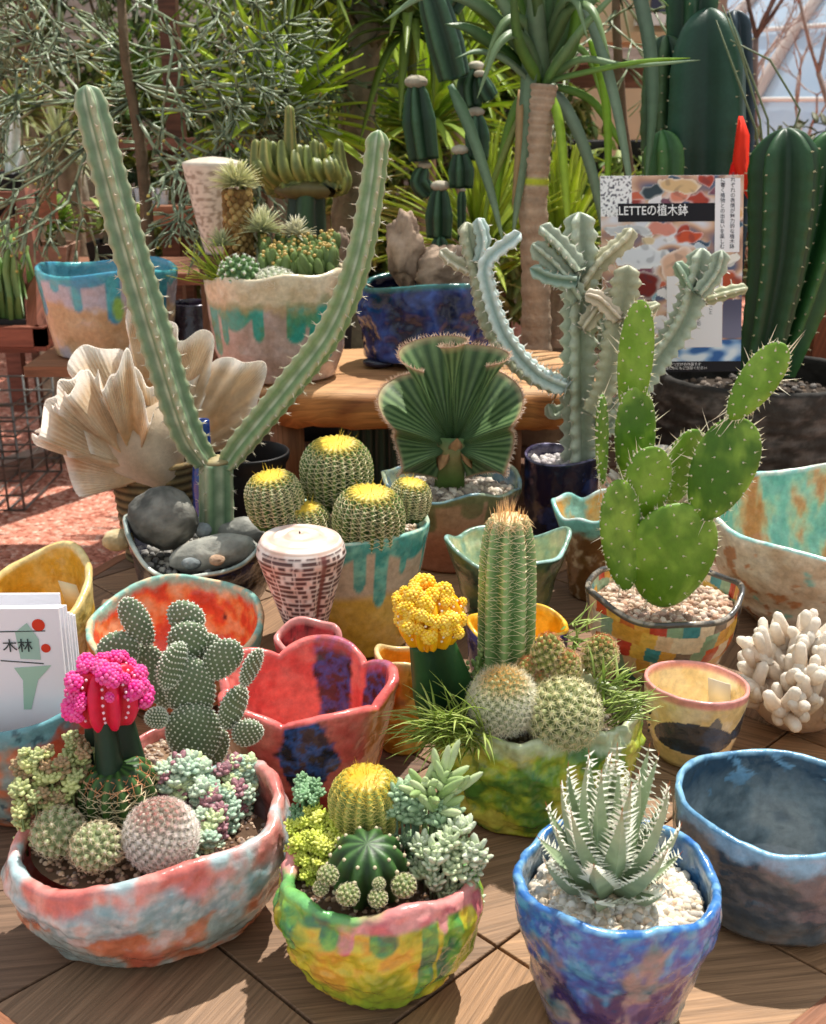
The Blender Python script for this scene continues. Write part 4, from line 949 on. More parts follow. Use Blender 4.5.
def crest(i, j):
    u = i/(nu-1); v = j/(nv-1); A = math.radians(250)*(u-.5); L = (.112+.022*math.cos(A)+.005*math.sin(u*31))*v*(1-.42*(2*abs(u-.5))**5)
    fold = (math.sin(u*46+.6)*.036+math.sin(u*19+1)*.014)*v**1.6*(1-.6*(2*abs(u-.5))**6)
    curl = (.030*math.cos(u*46+.6)*-1)*v**2.0
    x = math.sin(A)*L*.72+math.cos(A)*curl; z = math.cos(A)*L*.95-(abs(A)/2)**2*.02*v+.012*v; y = fold-.012*v
    return cc0 + Vector((x, y-.01, z))
def ccol(i, j): 
    v = j/(nv-1); k = .5+.5*math.sin(i*PI*2/5); c = mix(H('#33502e'), H('#728c5c'), k*sm(.05, .6, v)); return mix(c, H('#b9a47c'), sm(.94, 1, v))
for off in (0.0045, -.0045):
    cr_.grid(lambda i, j: crest(i, j)+Vector((0, off*(1-(j/(nv-1))**3)*(1+.15*math.sin(i*PI*2/5)), 0)), nu, nv, ccol, closeu=False, flip=off > 0)
o = cr_.build('crest', M_plant, t)
for i in range(0, nu, 1):
    p = crest(i, nv-1); q = crest(i, nv-3); d = (p-q).normalized()
    for k in range(2): sp_.spine(p, d+Vector((rs.uniform(-1, 1), rs.uniform(-1, 1), rs.uniform(-1, 1)))*.7, .0065, .0007, H('#f0d8c4'))
    sp_.ico(p, .0013, H('#caa58c'))
stuff(sp_.build('spines', M_spine, o, smooth=False))

# ---- variegated grey euphorbia in navy pot ----
t = thing('potted_ghost_euphorbia', 'pale grey branching toothed euphorbia in a small glossy navy pot', 'potted plant', (.207, 1.53, 0))
def c_np(a, t, sd, p): return mix(H('#0f1430'), H('#26386a'), sm(.1, .5, nz3(p, 25, 38))) if sd == 'o' else mix(H('#3a3450'), H('#8a86a8'), sm(-.1, .4, nz3(p, 30, 3)))
pot('pot', t, (.207, 1.53), .052, .052, .112, [(0, .82), (.5, 1.0), (1, 1)], c_np, rim=lambda a: .003*math.sin(2*a), th=.005, seed=38, seg=120, rows=30)
gravel('grit', t, (.207, 1.53), .045, .045, .096, .006, ['#c9c0c0', '#a9a0a4', '#dcd4d0'], 110, 12, '#6a6468')
gc, gr_ = H('#8e9a86'), H('#b9c2ac')
SPN = dict(n=2, L=.006, w=.0010, col=H('#efe8dc'), sp=.4)
def ghost(parent, pts, r0, r1, ribs=4, s=1, c1=gc, c2=gr_, nm='branch', tf=.016, tooth=.55):
    n = len(pts); return swept(parent, nm, pts, [r0+(r1-r0)*i/(n-1) for i in range(n)], ribs, .62, c1, c2, tooth=tooth, tfreq=tf, spine=SPN, seed=s, sharp=1.2, rot=.5*s)
st0 = pt(580, 478, 1.53); ghost(t, [Vector((st0.x, 1.53, .09)), pt(579, 400, 1.53), pt(579, 320, 1.53), pt(580, 260, 1.53), pt(579, 212, 1.53)], .023, .019, 4, 1, nm='main_stem', tf=.02)
GB = [([(566, 388), (535, 372), (505, 335), (489, 290), (487, 262), (512, 240), (521, 233)], 1.51, .012, .010, H('#a9c0bc'), H('#e2ece6')), ([(560, 388), (520, 368), (488, 325), (478, 280), (468, 240), (466, 222)], 1.55, .015, .014, H('#8e947c'), H('#b5b498')),
      ([(478, 272), (455, 262), (440, 250)], 1.55, .010, .008, H('#a9a78c'), H('#d8d2bc')), ([(480, 262), (484, 240), (478, 218)], 1.54, .009, .010, H('#9ab0a8'), H('#d5e2da')),
      ([(580, 300), (558, 268), (532, 244)], 1.50, .012, .011, gc, gr_), ([(580, 270), (560, 245), (540, 226)], 1.50, .012, .010, gc, gr_), ([(578, 282), (550, 278), (530, 268)], 1.49, .010, .009, H('#6f8a78'), H('#a9bcac')),
      ([(580, 290), (600, 262), (625, 240), (632, 228)], 1.52, .013, .011, H('#a9a484'), H('#d0ccb0')), ([(582, 330), (605, 300), (625, 292)], 1.50, .010, .009, H('#a49c80'), H('#d9cfb4')),
      ([(590, 415), (604, 390), (614, 350), (624, 300), (628, 265)], 1.49, .014, .019, H('#93957a'), H('#b4b294')), ([(620, 320), (600, 300), (585, 294)], 1.48, .009, .009, H('#b4a890'), H('#e0d0ba')), ([(624, 330), (645, 312), (660, 304)], 1.48, .009, .008, H('#94987c'), H('#bdbb9a')),
      ([(600, 430), (625, 405), (655, 362), (684, 318), (698, 272), (702, 248)], 1.52, .017, .018, gc, gr_), ([(692, 290), (684, 275), (676, 262)], 1.51, .009, .009, H('#7f957e'), H('#a9bda2')), ([(698, 296), (716, 272), (722, 250)], 1.50, .010, .010, gc, gr_), ([(702, 300), (730, 292), (748, 288)], 1.52, .010, .007, H('#8e9474'), H('#c0bf9c')),
      ([(590, 300), (604, 330), (600, 350)], 1.56, .008, .008, gc, gr_), ([(576, 400), (555, 415), (548, 404)], 1.55, .010, .008, gc, gr_)]
for k, (pp, Y, a, b_, c1, c2) in enumerate(GB): ghost(t, [pt(x, y, Y) for x, y in pp], a, b_, 3 if k % 2 else 4, k+2, c1, c2, tf=.014)

# ---- V-shaped cactus rooted in the stone bowl ----
t = thing('stone_bowl_cactus', 'tall V-shaped green cactus rising from a navy notched bowl at the left', 'potted plant', (-.245, 1.265, 0))
def c_nb(a, t, sd, p):
    c = mix(H('#101426'), H('#2a2f5a'), sm(.1, .5, nz3(p, 28, 40))); 
    if sd == 'r': return mix(H('#cfd6cc'), H('#8fa09a'), sm(-.2, .4, nz3(p, 40, 3)))
    return mix(c, H('#c9b89a'), sm(.975, 1.0, t)) if sd == 'o' else H('#2a2c3c')
pot('bowl', t, (-.245, 1.258), .092, .080, .100, [(0, .62), (.5, .88), (1, 1.04)], c_nb, rim=lambda a: -.024*math.cos(2*a)+.005*math.sin(5*a+1)-.002, th=.006, seed=40, seg=200, rows=40, lobes=lambda a, t: 1+.06*math.sin(2*a+PI/2)*t)
gravel('grit', t, (-.245, 1.265), .076, .070, .070, .005, ['#7d7a76', '#95918a', '#5d5b58', '#b0a898'], 260, 13, '#4d4a44')
VC1, VC2 = H('#46684a'), H('#8fac84'); VS = dict(n=3, L=.0065, w=.0005, col=H('#e9e2d0'), sp=1.1, bud=.0012, budcol=H('#d8d4c0'))
b = pt(215, 525, 1.285); tr0 = Vector((b.x, 1.285, .065)); tk = pt(216, 462, 1.285)
swept(t, 'trunk', [tr0, tr0.lerp(tk, .5), tk], [.0225, .0225, .0215], 4, .36, VC1, VC2, tooth=.06, tfreq=.02, spine=VS, seed=70, taper=False, stripe=H('#a9b99a'), rot=.35)
st_ = MB(); st_.ell(tk+Vector((0, 0, .002)), (.018, .018, .005), H('#a99a72'), 16, 8); st_.build('trunk_scar', M_plant, t)
swept(t, 'left_arm', [pt(207, 464, 1.285), pt(186, 430, 1.27), pt(160, 350, 1.26), pt(127, 240, 1.25), pt(100, 140, 1.24), pt(86, 85, 1.24)], [.014, .0185, .0190, .0182, .0168, .0155], 4, .52, VC1, VC2, tooth=.26, tfreq=.017, sharp=1.5, spine=VS, seed=71, stripe=H('#b2c2a4'), rot=.3)
swept(t, 'right_arm', [pt(226, 466, 1.285), pt(245, 440, 1.28), pt(290, 385, 1.27), pt(332, 328, 1.26), pt(358, 262, 1.25), pt(372, 190, 1.25), pt(379, 130, 1.25)], [.013, .0165, .0170, .0165, .0150, .0136, .0125], 4, .52, H('#587a4c'), H('#93b07c'), tooth=.28, tfreq=.016, sharp=1.5, spine=VS, seed=72, stripe=H('#b2c2a4'), rot=.9)
# stones lying in the bowl
def stone(px, py, Y, rx, ry, rz, col, col2, label, yaw=0, seed=1, tilt=0, crack=0, grp='stones in the navy bowl'):
    mb = MB(); c = pt(px, py, Y); M = Matrix.Rotation(yaw, 3, 'Z') @ Matrix.Rotation(tilt, 3, 'Y'); seg, rings = 48, 30; vs = []; 
    def P(i, j):
        ph = PI*max(.002, min(.998, j/rings)); th = 2*PI*i/seg; q = Vector((math.sin(ph)*math.cos(th), math.sin(ph)*math.sin(th), -math.cos(ph))); k = 1+.09*nz3(q, 1.2, seed, 2) - crack*sm(.12, .0, abs(nz3(q, 1.6, seed+5, 2)))*.8
        return c + M @ Vector((q.x*rx*k, q.y*ry*k, q.z*rz*k))
    mb.grid(P, seg, rings+1, [mix(H(col), H(col2), sm(-.5, .5, nz3(P(i, j), 35, seed, 4))) for j in range(rings+1) for i in range(seg)])
    o = mb.build('stone', M_stone); tag(o, label, 'stone', grp); return o
stone(163, 518, 1.245, .041, .032, .037, '#54544f', '#8a8880', 'large dark grey cracked round stone in the navy bowl', 0, 1, 0, .05)
stone(213, 553, 1.215, .051, .022, .019, '#85857e', '#acaaa0', 'long smooth light grey stone lying at the front of the navy bowl', .1, 2, -.18)
stone(241, 532, 1.28, .030, .02, .018, '#74746e', '#9b9a92', 'grey stone to the right of the cactus trunk', 0, 3)
stone(192, 563, 1.195, .012, .009, .007, '#7a8284', '#9a9fa0', 'small grey pebble at the notch of the navy bowl', .3, 4)
stone(217, 560, 1.185, .009, .008, .006, '#a98a72', '#c9a88c', 'small brown pebble beside the long grey stone', 0, 5)
stone(203, 530, 1.25, .010, .008, .009, '#868e90', '#a5abac', 'small pale pebble at the foot of the cactus trunk', 0, 6)
stone(118, 540, 1.24, .018, .013, .013, '#b9a47c', '#e0d0ac', 'cream stone at the left rim of the navy bowl', .4, 7)

# ---- turquoise frilled bowls ----
def c_t1(a, t, sd, p):
    n = nz3(p, 34, 44)
    if sd == 'i': return ramp(n, [(-.4, H('#8fb09a')), (0, H('#b8c49a')), (.4, H('#d9d2a8'))])
    if sd == 'r': return mix(H('#a9cfc8'), H('#7a9a84'), sm(-.2, .4, n))
    return ramp(n, [(-.4, H('#2f4a3a')), (0, H('#4d6a4c')), (.4, H('#6f7a48'))])
o = pot('glazed_bowl', None, (.108, 1.220), .068, .058, .098, [(0, .6), (.5, .8), (1, 1.05)], c_t1, rim=lambda a: .006*math.sin(4*a+.4)+.008*math.cos(2*a)*-1, th=.006, seed=44, seg=180, rows=36, lobes=lambda a, t: 1+.06*math.sin(4*a)*t**2)
tag(o, 'mossy green frilled bowl behind the golden column cactus', 'bowl')
def c_t2(a, t, sd, p):
    n = nz3(p, 34, 45)
    if sd == 'i': return ramp(n, [(-.3, H('#8fc4b8')), (.0, H('#c9b27a')), (.3, H('#dca050'))])
    if sd == 'r': return mix(H('#8fcfc6'), H('#d5e2dc'), sm(-.2, .4, n))
    return mix(mix(H('#7a5630'), H('#c9b496'), sm(.1, .4, n)), H('#7fc4bc'), sm(.80, .9, t+n*.1))
o = pot('glazed_bowl', None, (.224, 1.31), .050, .055, .112, [(0, .62), (.6, .8), (1, 1.08)], c_t2, rim=lambda a: .005*math.sin(3*a+1)+.003*math.sin(7*a), th=.006, seed=45, seg=150, rows=36, lobes=lambda a, t: 1+.07*math.sin(3*a)*t**2)
tag(o, 'turquoise rimmed brown vase-like bowl left of the prickly pear', 'bowl')

# ---- white sheet coral on a wicker stand ----
t = thing('wicker_stand', 'dark ribbed wicker pot under the big white coral', 'pot', (-.335, 1.43, 0))
wk = MB(); P0 = Vector((-.338, 1.435, 0))
def wkp(i, j):
    r = (.046+.012*j/60)*(1+.018*math.sin(j*PI*2/5)); a = 2*PI*i/60; return P0+Vector((math.cos(a)*r, math.sin(a)*r*.8, .135*j/60))
wk.grid(wkp, 60, 61, lambda i, j: mix(H('#3a3426'), H('#857553'), .5+.5*math.sin(j*PI*2/5))); wk.f.append(tuple(range(60))[::-1]); wk.f.append(tuple(60*60+i for i in range(60)))
wk.build('woven_body', M_wood if False else M_bark, t)
rim_ = MB(); rim_.tube([P0+Vector((math.cos(a)*.058, math.sin(a)*.0464, .135)) for a in [2*PI*i/40 for i in range(41)]], .004, H('#8a7652'), 8); rim_.build('rim', M_bark, t)
co = MB(); rs = random.Random(33)
def sheet(c, ax, L, W, amp, waves, ph, lean, thick=.004, nu=320, nv=36, cup=.3, spread=150):
    ax = Vector(ax).normalized(); side = ax.cross(Vector((0, -1, 0))).normalized(); nrm = side.cross(ax).normalized()
    def P(i, j, off):
        u = i/(nu-1)-.5; v = j/(nv-1); A = u*math.radians(spread); l = L*v*(1+.12*math.sin(u*waves*2.1+ph)+.04*math.sin(u*waves*5))*(1-.5*(2*abs(u))**3)
        f = (amp*math.sin(u*waves*3.4+ph+.8*math.sin(v*2))*v**1.4+.42*amp*math.sin(u*waves*9+ph*2)*v**2.4)*(1-.8*(2*abs(u))**6)+cup*L*(v**2)*math.cos(A)*lean
        return c + side*(math.sin(A)*l*W) + ax*(math.cos(A)*l) + nrm*(f+off*(.4+.6*(1-v)))
    def C(i, j): 
        v = j/(nv-1); k = .5+.5*math.sin(i*PI*2/4.0); n = nz3(P(i, j, 0), 25, 3); return mix(mix(H('#dcb98c'), H('#f6e6cc'), .15+.55*k*sm(.3, .8, v)+n*.5+.2*v), H('#fffaf2'), sm(.84, 1.0, v))
    for off in (thick, -thick):
        co.grid(lambda i, j: P(i, j, off)+nrm*(.0013*math.sin(i*PI*2/4.0)*sm(.2, .7, j/(nv-1))), nu, nv, C, closeu=False, flip=off < 0)
    for a_, rng in (('e', range(nu-1)),):              # close the outer edge
        co.add([P(i, nv-1, s_*thick) for s_ in (1, -1) for i in range(nu)], [(i, i+1, nu+i+1, nu+i) for i in rng], H('#f6ecdf'))
cb = pt(158, 478, 1.42)
sheet(cb+Vector((.0, .0, 0)), (-.55, -.05, .85), .165, 1.0, .026, 7, .6, -.4, spread=110)
sheet(cb+Vector((0, -.02, .01)), (-.75, -.35, .55), .140, .9, .030, 6, 2.4, -.9, spread=120)
sheet(cb+Vector((.02, .02, .02)), (.62, .1, .72), .148, .85, .022, 5, 1.5, -.5, spread=95)
sheet(cb+Vector((.0, .03, .02)), (.05, .1, 1.0), .185, .6, .022, 6, 3.6, -.25, spread=110)
sheet(cb+Vector((-.02, -.03, .03)), (-.2, -.5, .75), .130, .65, .024, 7, 5.0, -.9, spread=130)
sheet(cb+Vector((-.03, -.02, .04)), (-.6, -.6, .75), .110, .8, .026, 5, 1.0, -.7, spread=110)
co.tube([pt(172, 492, 1.42), pt(165, 478, 1.42), pt(148, 455, 1.42), pt(140, 430, 1.42), pt(135, 405, 1.42)], [.014, .030, .048, .055, .040], lambda a, i, n: mix(H('#cdb79c'), H('#e6d6c0'), .5+.5*math.sin(a*5+i)), 24)
tag(co.build('sheet_coral', M_coral), 'large cream ruffled sheet coral standing on the wicker pot at the left', 'coral')

# ---- wooden slab shelf with pots ----
t = thing('wood_slab_shelf', 'thick rounded orange-brown wooden slab shelf behind the barrel cacti', 'shelf', (-.0, 1.72, 0))
ZS = .185
def slab(i, j):
    n = 120; a = 2*PI*i/n; ca, sa = math.cos(a), math.sin(a); rx, ry = .285, .17; e = .45
    x = math.copysign(abs(ca)**e, ca)*rx; y = math.copysign(abs(sa)**e, sa)*ry
    k = [0, .5, .9, .98, 1.0, .985, .94, .8, .4, 0][j]; z = [-.062, -.062, -.060, -.048, -.030, -.012, -.003, 0, 0, 0][j]
    q = Vector((.004+x*k, 1.765+y*k, ZS+z)); nn = nz3(q, 12, 50); 
    if 1 < j < 7: q += Vector((ca, sa, 0))*nn*.012
    if j < 4: q.z += .012*nz3(q, 9, 51)
    return q
sb = MB(); sb.grid(slab, 120, 10, lambda i, j: mix(H('#b8793f'), H('#8a4f24'), sm(-.3, .5, nz3(slab(i, j), 16, 52)) if j < 6 else sm(-.1, .6, nz3(slab(i, j), 14, 53))*.5) if j < 6 else mix(H('#c99a6c'), H('#b08058'), sm(-.2, .4, nz3(slab(i, j), 10, 54)))); sb.uv = [(q[0]*1.2, q[1]*.8+q[2]*.8) for q in sb.v]
sb.build('slab', M_wood, t)
for x in (.135, -.19):
    lb = MB(); lb.tube([(x, 1.66, 0), (x+.004, 1.66, .06), (x, 1.66, ZS-.05)], [.028, .024, .027], lambda a, i, n: mix(H('#8a6344'), H('#6d4a30'), .5+.5*math.sin(a*4)), 18); lb.uv = [(q[2], q[0]) for q in lb.v]; lb.build('leg', M_wood, t)
fl = MB()
fl.grid(lambda i, j: Vector((.02+(-.13+.26*i/129), 1.70+.004*math.sin(i*PI*2/10), .001+.118*j/3)), 130, 4, lambda i, j: mix(H('#1f2f24'), H('#5c6f5c'), (.5+.5*math.sin(i*PI*2/10+1.2))**4), closeu=False)
fl.grid(lambda i, j: Vector((.02+(-.13+.26*i/129), 1.712, .001+.118*j/3)), 130, 4, H('#1f2f24'), closeu=False, flip=True)
fl.build('fluted_panel', M_gloss, t)

def c_dp(a, t, sd, p):
    n = nz3(p, 25, 55); c = mix(H('#b8a49c'), H('#a99488'), sm(-.3, .4, n)); c = mix(c, mix(H('#2f9a8c'), H('#4f8f6a'), sm(-.2, .3, n)), drips(a, t, 61, 14, .48, .92, .11)); c = mix(c, H('#b8a070'), sm(.68, .76, t+n*.1)*.7)
    return mix(c, mix(H('#e2d2b4'), H('#cfbb98'), sm(-.2, .4, n)), sm(.76, .84, t+n*.12)) if sd == 'o' else H('#e0d0b2')
DX, DY = -.20, 1.705
t = thing('planted_pot', 'cream pot with turquoise drips full of assorted cacti on the wooden slab shelf', 'potted plant', (DX, DY, ZS))
pot('pot', t, (DX, DY), .104, .092, .150, [(0, .80), (.3, .93), (.8, 1.0), (1, 1.02)], c_dp, rim=lambda a: .003*math.sin(7*a)+.006*math.sin(a+.5), th=.009, z0=ZS+.002, seed=55, seg=220, rows=44, lobes=lambda a, t: 1+.02*math.sin(9*a)*t)
gravel('soil', t, (DX, DY), .088, .078, ZS+.132, .004, ['#8a7458', '#6a5640'], 200, 14, '#4f4232')
mb = MB(); rs = random.Random(3)
for k in range(170):
    px = rs.uniform(262, 336); Y = rs.uniform(1.65, 1.76); py = 272-(Y-1.65)*230+rs.uniform(-6, 6); c = pt(px, py, Y); L = rs.uniform(.014, .024)
    M = Matrix(frame(Vector((rs.uniform(-.3, .3), rs.uniform(-.3, .1), 1)))).transposed(); mb.ell(c, (.0075, .0075, L), [mix(H('#38502c'), H('#7a8f4a'), (j/7)**2) for j in range(8) for i in range(8)], 8, 7, M)
    if rs.random() < .7: mb.ico(c+Vector((0, 0, L)), .003, H('#c9a860'))
stuff(mb.build('finger_cacti', M_plant, t))
b = cen(240, 274, 1.650, .045); tubercle(t, b, (0, 0, 1), .026, .045, 70, .0045, H('#4d6f40'), H('#7a9a60'), 4, .005, .0006, H('#f0efe2'), 'mammillaria_cactus', 81, wool=H('#f6f5ea'), woolr=.0022)
b = cen(275, 280, 1.640, .030); tubercle(t, b, (0, 0, 1), .024, .028, 90, .0035, H('#9aa884'), H('#d8dcc4'), 8, .007, .0006, H('#f7f5ea'), 'woolly_cactus', 82)
mb = MB()
for (px, py, Y, n, L, c1, c2) in ((262, 232, 1.74, 150, .042, '#c5cc9a', '#ecebc8'), (236, 186, 1.75, 240, .042, '#c9cf8e', '#f2efc6'), (296, 236, 1.74, 80, .032, '#d8d6b4', '#f0ecd4'), (222, 246, 1.70, 70, .030, '#b0b98a', '#e2e2bc')):
    c = pt(px, py, Y)
    for k in range(n):
        a = rs.uniform(0, 2*PI); el = rs.uniform(.0, 1.4); mb.leaf(c, (math.cos(a)*math.cos(el), math.sin(a)*math.cos(el), math.sin(el)), L*rs.uniform(.7, 1.1), .0035, .0018, H(c1), -.3, seg=4, shape='tri', col2=H(c2))
stuff(mb.build('spiky_rosettes', M_leaf, t))
c = pt(236, 208, 1.75); mb = MB(); c0_ = Vector((c.x, 1.75, ZS+.125)); top_ = pt(237, 190, 1.75)
mb.tube([c0_, c0_.lerp(top_, .6), top_], [.014, .020, .018], lambda a, i, n: H('#8a6b40'), 24)
for k in range(120):
    a = k*2.4; f = .35+.65*k/120; q = c0_.lerp(top_, f); mb.ell(q+Vector((math.cos(a)*.0185, math.sin(a)*.0185, 0)), (.005, .005, .0055), mix(H('#6f5230'), H('#b89a62'), rs.random()), 6, 5)
mb.build('knobbly_stem', M_bark, t)
mb = MB()
for k in range(46):
    b = pt(rs.uniform(215, 246), rs.uniform(275, 290), rs.uniform(1.66, 1.70)); b.z = ZS+.135; d = Vector((rs.uniform(-1.5, -.2), rs.uniform(-.8, .2), rs.uniform(.3, 1.3)))
    mb.leaf(b, d, rs.uniform(.05, .095), .0032, .003, H('#8fa83c'), rs.uniform(-.6, .3), seg=6, col2=H('#c3cf5c'))
stuff(mb.build('pencil_stems', M_leaf, t))
# navy pot on the slab with rocks in it
def c_n2(a, t, sd, p):
    n = nz3(p, 22, 57); c = ramp(n, [(-.4, H('#08103a')), (.1, H('#142a70')), (.5, H('#3558a8'))])
    return mix(c, H('#2f6a68'), sm(.95, 1, t)) if sd != 'i' else H('#0c1230')
t = thing('planted_pot', 'deep navy blue lumpy pot on legs holding brown rocks on the slab shelf', 'pot', (.022, 1.80, ZS))
pot('pot', t, (.022, 1.80), .108, .085, .114, [(0, .92), (.4, .98), (.75, 1.0), (1, .92)], c_n2, rim=lambda a: .006*math.sin(2*a+1), th=.008, z0=ZS+.010, bump=.007, bsc=22, seed=57, seg=180, rows=36)
for (dx, dy) in ((-.075, -.04), (.075, -.04), (0, .06)):
    mb = MB(); mb.ell((.022+dx, 1.80+dy, ZS+.0085), (.026, .022, .0080), H('#0a1030'), 16, 10); mb.build('foot', M_glaze, t)
gravel('grit', t, (.022, 1.80), .092, .066, ZS+.106, .006, ['#8a7a6a', '#a9988a'], 100, 15, '#5d5046')
def rock(px, py, Y, r, seed, label):
    mb = MB(); c = pt(px, py, Y)
    def P(i, j):
        ph = PI*max(.002, min(.998, j/26)); th = 2*PI*i/40; q = Vector((math.sin(ph)*math.cos(th), math.sin(ph)*math.sin(th), -math.cos(ph))); k = 1+.35*nz3(q, 1.5, seed, 3); return c+Vector((q.x*r[0]*k, q.y*r[1]*k, q.z*r[2]*k))
    mb.grid(P, 40, 27, [mix(H('#7a6656'), H('#b59c86'), sm(-.4, .4, nz3(P(i, j), 30, seed, 3))) for j in range(27) for i in range(40)])
    tag(mb.build('rock', M_stone), label, 'rock')
rock(405, 250, 1.80, (.030, .025, .055), 1, 'tall brown rock standing in the navy pot')
rock(445, 270, 1.79, (.045, .03, .035), 2, 'low brown rock beside the tall rock in the navy pot')
rock(341, 262, 1.86, (.017, .02, .055), 3, 'thin upright brown driftwood-like rock behind the cream dripping pot')

# ---- fluffy white coral behind the prickly pear ----
cr = MB(); c0 = Vector((.325, 1.46, .02)); rs = random.Random(4)
for k in range(150):
    ph, th = rs.uniform(0, 1.7), rs.uniform(0, 2*PI); d = Vector((math.sin(ph)*math.cos(th), math.sin(ph)*math.sin(th), math.cos(ph)*1.3)); p = c0+Vector((d.x*.05, d.y*.04, .04+d.z*.04)); cr.tube([p, p+d*.014, p+d*.026], [.005, .0045, .002], lambda a, i, n: mix(H('#e0d2b8'), H('#fbf6ec'), i/2), 7)
cr.ell(c0+Vector((0, 0, .045)), (.056, .046, .058), H('#d9c9ae'), 20, 12)
tag(cr.build('tufted_coral', M_coral), 'white tufted coral behind the prickly pear pads', 'coral')

# ---- black ridged stone pot with tall dark cacti ----
BX, BY = .575, 1.86
def c_bk(a, t, sd, p):
    n = nz3((p.x, p.y, p.z*2), 25, 60); return mix(H('#3a3631'), H('#66605a'), sm(-.2, .5, n)) if sd == 'o' else H('#2c2926')
t = thing('potted_columnar_cactus', 'tall dark green ribbed column cacti in a wide black stone pot at the right', 'potted plant', (BX, BY, 0))
pot('pot', t, (BX, BY), .178, .165, .150, [(0, .86), (.3, .96), (.85, 1.0), (1, .99)], c_bk, th=.016, seed=60, bump=.003, bsc=40, seg=200, rows=46, m=M_stone, lobes=lambda a, t: 1+.006*math.sin(34*a)*sm(.1, .2, t)*sm(.85, .75, t)+.006*math.sin(t*42)*sm(.85, .75, t))
gravel('soil', t, (BX, BY), .155, .145, .115, .006, ['#4d4036', '#6a5848'], 260, 16, '#3a3028')
GD, GL = H('#16351e'), H('#28502c'); CS = dict(n=3, L=.005, w=.0006, col=H('#d8d0a8'), sp=1.1, bud=.0016, budcol=H('#cfcaa8'))
def colc(pts_, Y, r, ribs, seed, c1=GD, c2=GL, rot=0, nm='column', Y2=None, depth=.5):
    n = len(pts_); P_ = [pt(x, y, Y) for x, y in pts_]; return swept(t, nm, P_, r if isinstance(r, list) else [r]*n, ribs, depth, c1, c2, tooth=.05, tfreq=.028, spine=CS, seed=seed, sharp=1.3, rot=rot)
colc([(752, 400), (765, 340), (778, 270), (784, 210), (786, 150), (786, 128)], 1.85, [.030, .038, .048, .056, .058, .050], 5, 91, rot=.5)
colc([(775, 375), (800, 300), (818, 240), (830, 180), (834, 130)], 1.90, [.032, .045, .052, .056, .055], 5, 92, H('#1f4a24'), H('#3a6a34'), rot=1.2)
# ---- tall cactus group behind the poster in a dark plastic pot ----
t = thing('potted_columnar_cactus', 'broad dark green column cactus standing behind the poster', 'potted plant', (.50, 2.16, 0))
pot('pot', t, (.50, 2.16), .13, .12, .17, [(0, .8), (1, 1)], lambda a, t_, s, p: H('#1a1a1c'), th=.006, seed=61, seg=80, rows=14, m=M_black)
gravel('soil', t, (.50, 2.16), .115, .105, .14, .008, ['#4d4036', '#6a5848'], 120, 17, '#3a3028')
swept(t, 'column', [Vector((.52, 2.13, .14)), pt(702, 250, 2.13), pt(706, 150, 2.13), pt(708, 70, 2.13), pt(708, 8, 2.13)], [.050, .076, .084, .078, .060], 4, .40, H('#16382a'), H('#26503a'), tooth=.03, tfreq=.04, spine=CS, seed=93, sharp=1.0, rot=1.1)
swept(t, 'column', [Vector((.45, 2.19, .14)), pt(664, 200, 2.19), pt(664, 120, 2.19), pt(666, 35, 2.19)], [.038, .042, .042, .036], 5, .5, H('#21402a'), H('#4d6a44'), tooth=.08, tfreq=.03, spine=CS, seed=94, sharp=.7)
swept(t, 'column', [pt(690, 60, 2.2), pt(692, 20, 2.2), pt(694, -30, 2.2), pt(700, -90, 2.2)], [.04, .045, .05, .05], 5, .5, H('#1a3a28'), H('#2c5a3a'), tooth=.05, tfreq=.03, spine=CS, seed=95)
swept(t, 'column', [Vector((.60, 2.22, .14)), pt(738, 150, 2.25), pt(736, 70, 2.25), pt(734, 10, 2.25)], [.030, .030, .032, .030], 5, .5, H('#1f2f38'), H('#2f4450'), tooth=.05, tfreq=.03, spine=CS, seed=96)
swept(t, 'offset', [Vector((.43, 2.10, .14)), pt(663, 190, 2.08), pt(664, 150, 2.08), pt(662, 130, 2.08)], [.02, .036, .036, .026], 5, .4, H('#2f5a30'), H('#4d7a40'), tooth=.05, tfreq=.03, spine=CS, seed=97)
rb = MB(); R0 = [pt(741, 116, 1.98), pt(743, 135, 1.97), pt(741, 160, 1.96), pt(747, 185, 1.95), pt(752, 205, 1.95)]
for k, (w) in enumerate([.003, .012, .014, .011, .002]):
    pass
def ribbon(pts_, ws, th, col, name, par):
    mb = MB(); vs = []; 
    for p, w in zip(pts_, ws): vs += [p+Vector((-w, 0, 0)), p+Vector((0, -th, 0)), p+Vector((w, .004, 0)), p+Vector((0, th, 0))]
    fs = [(i*4+k, i*4+(k+1) % 4, (i+1)*4+(k+1) % 4, (i+1)*4+k) for i in range(len(pts_)-1) for k in range(4)]+[(3, 2, 1, 0), tuple(4*(len(pts_)-1)+k for k in range(4))]; mb.add(vs, fs, col); return mb.build(name, M_paper, par, smooth=True)
rt = thing('red_ribbon', 'bright red plastic ribbon tied to the cactus at the right corner of the poster', 'ribbon', tuple(R0[2]))
ribbon(R0, [.004, .012, .014, .011, .002], .0015, H('#f0341c'), 'tail', rt)
ribbon([pt(742, 150, 1.965), pt(737, 165, 1.96), pt(734, 178, 1.96), pt(736, 186, 1.96)], [.006, .010, .010, .004], .0015, H('#e81c14'), 'tail', rt)
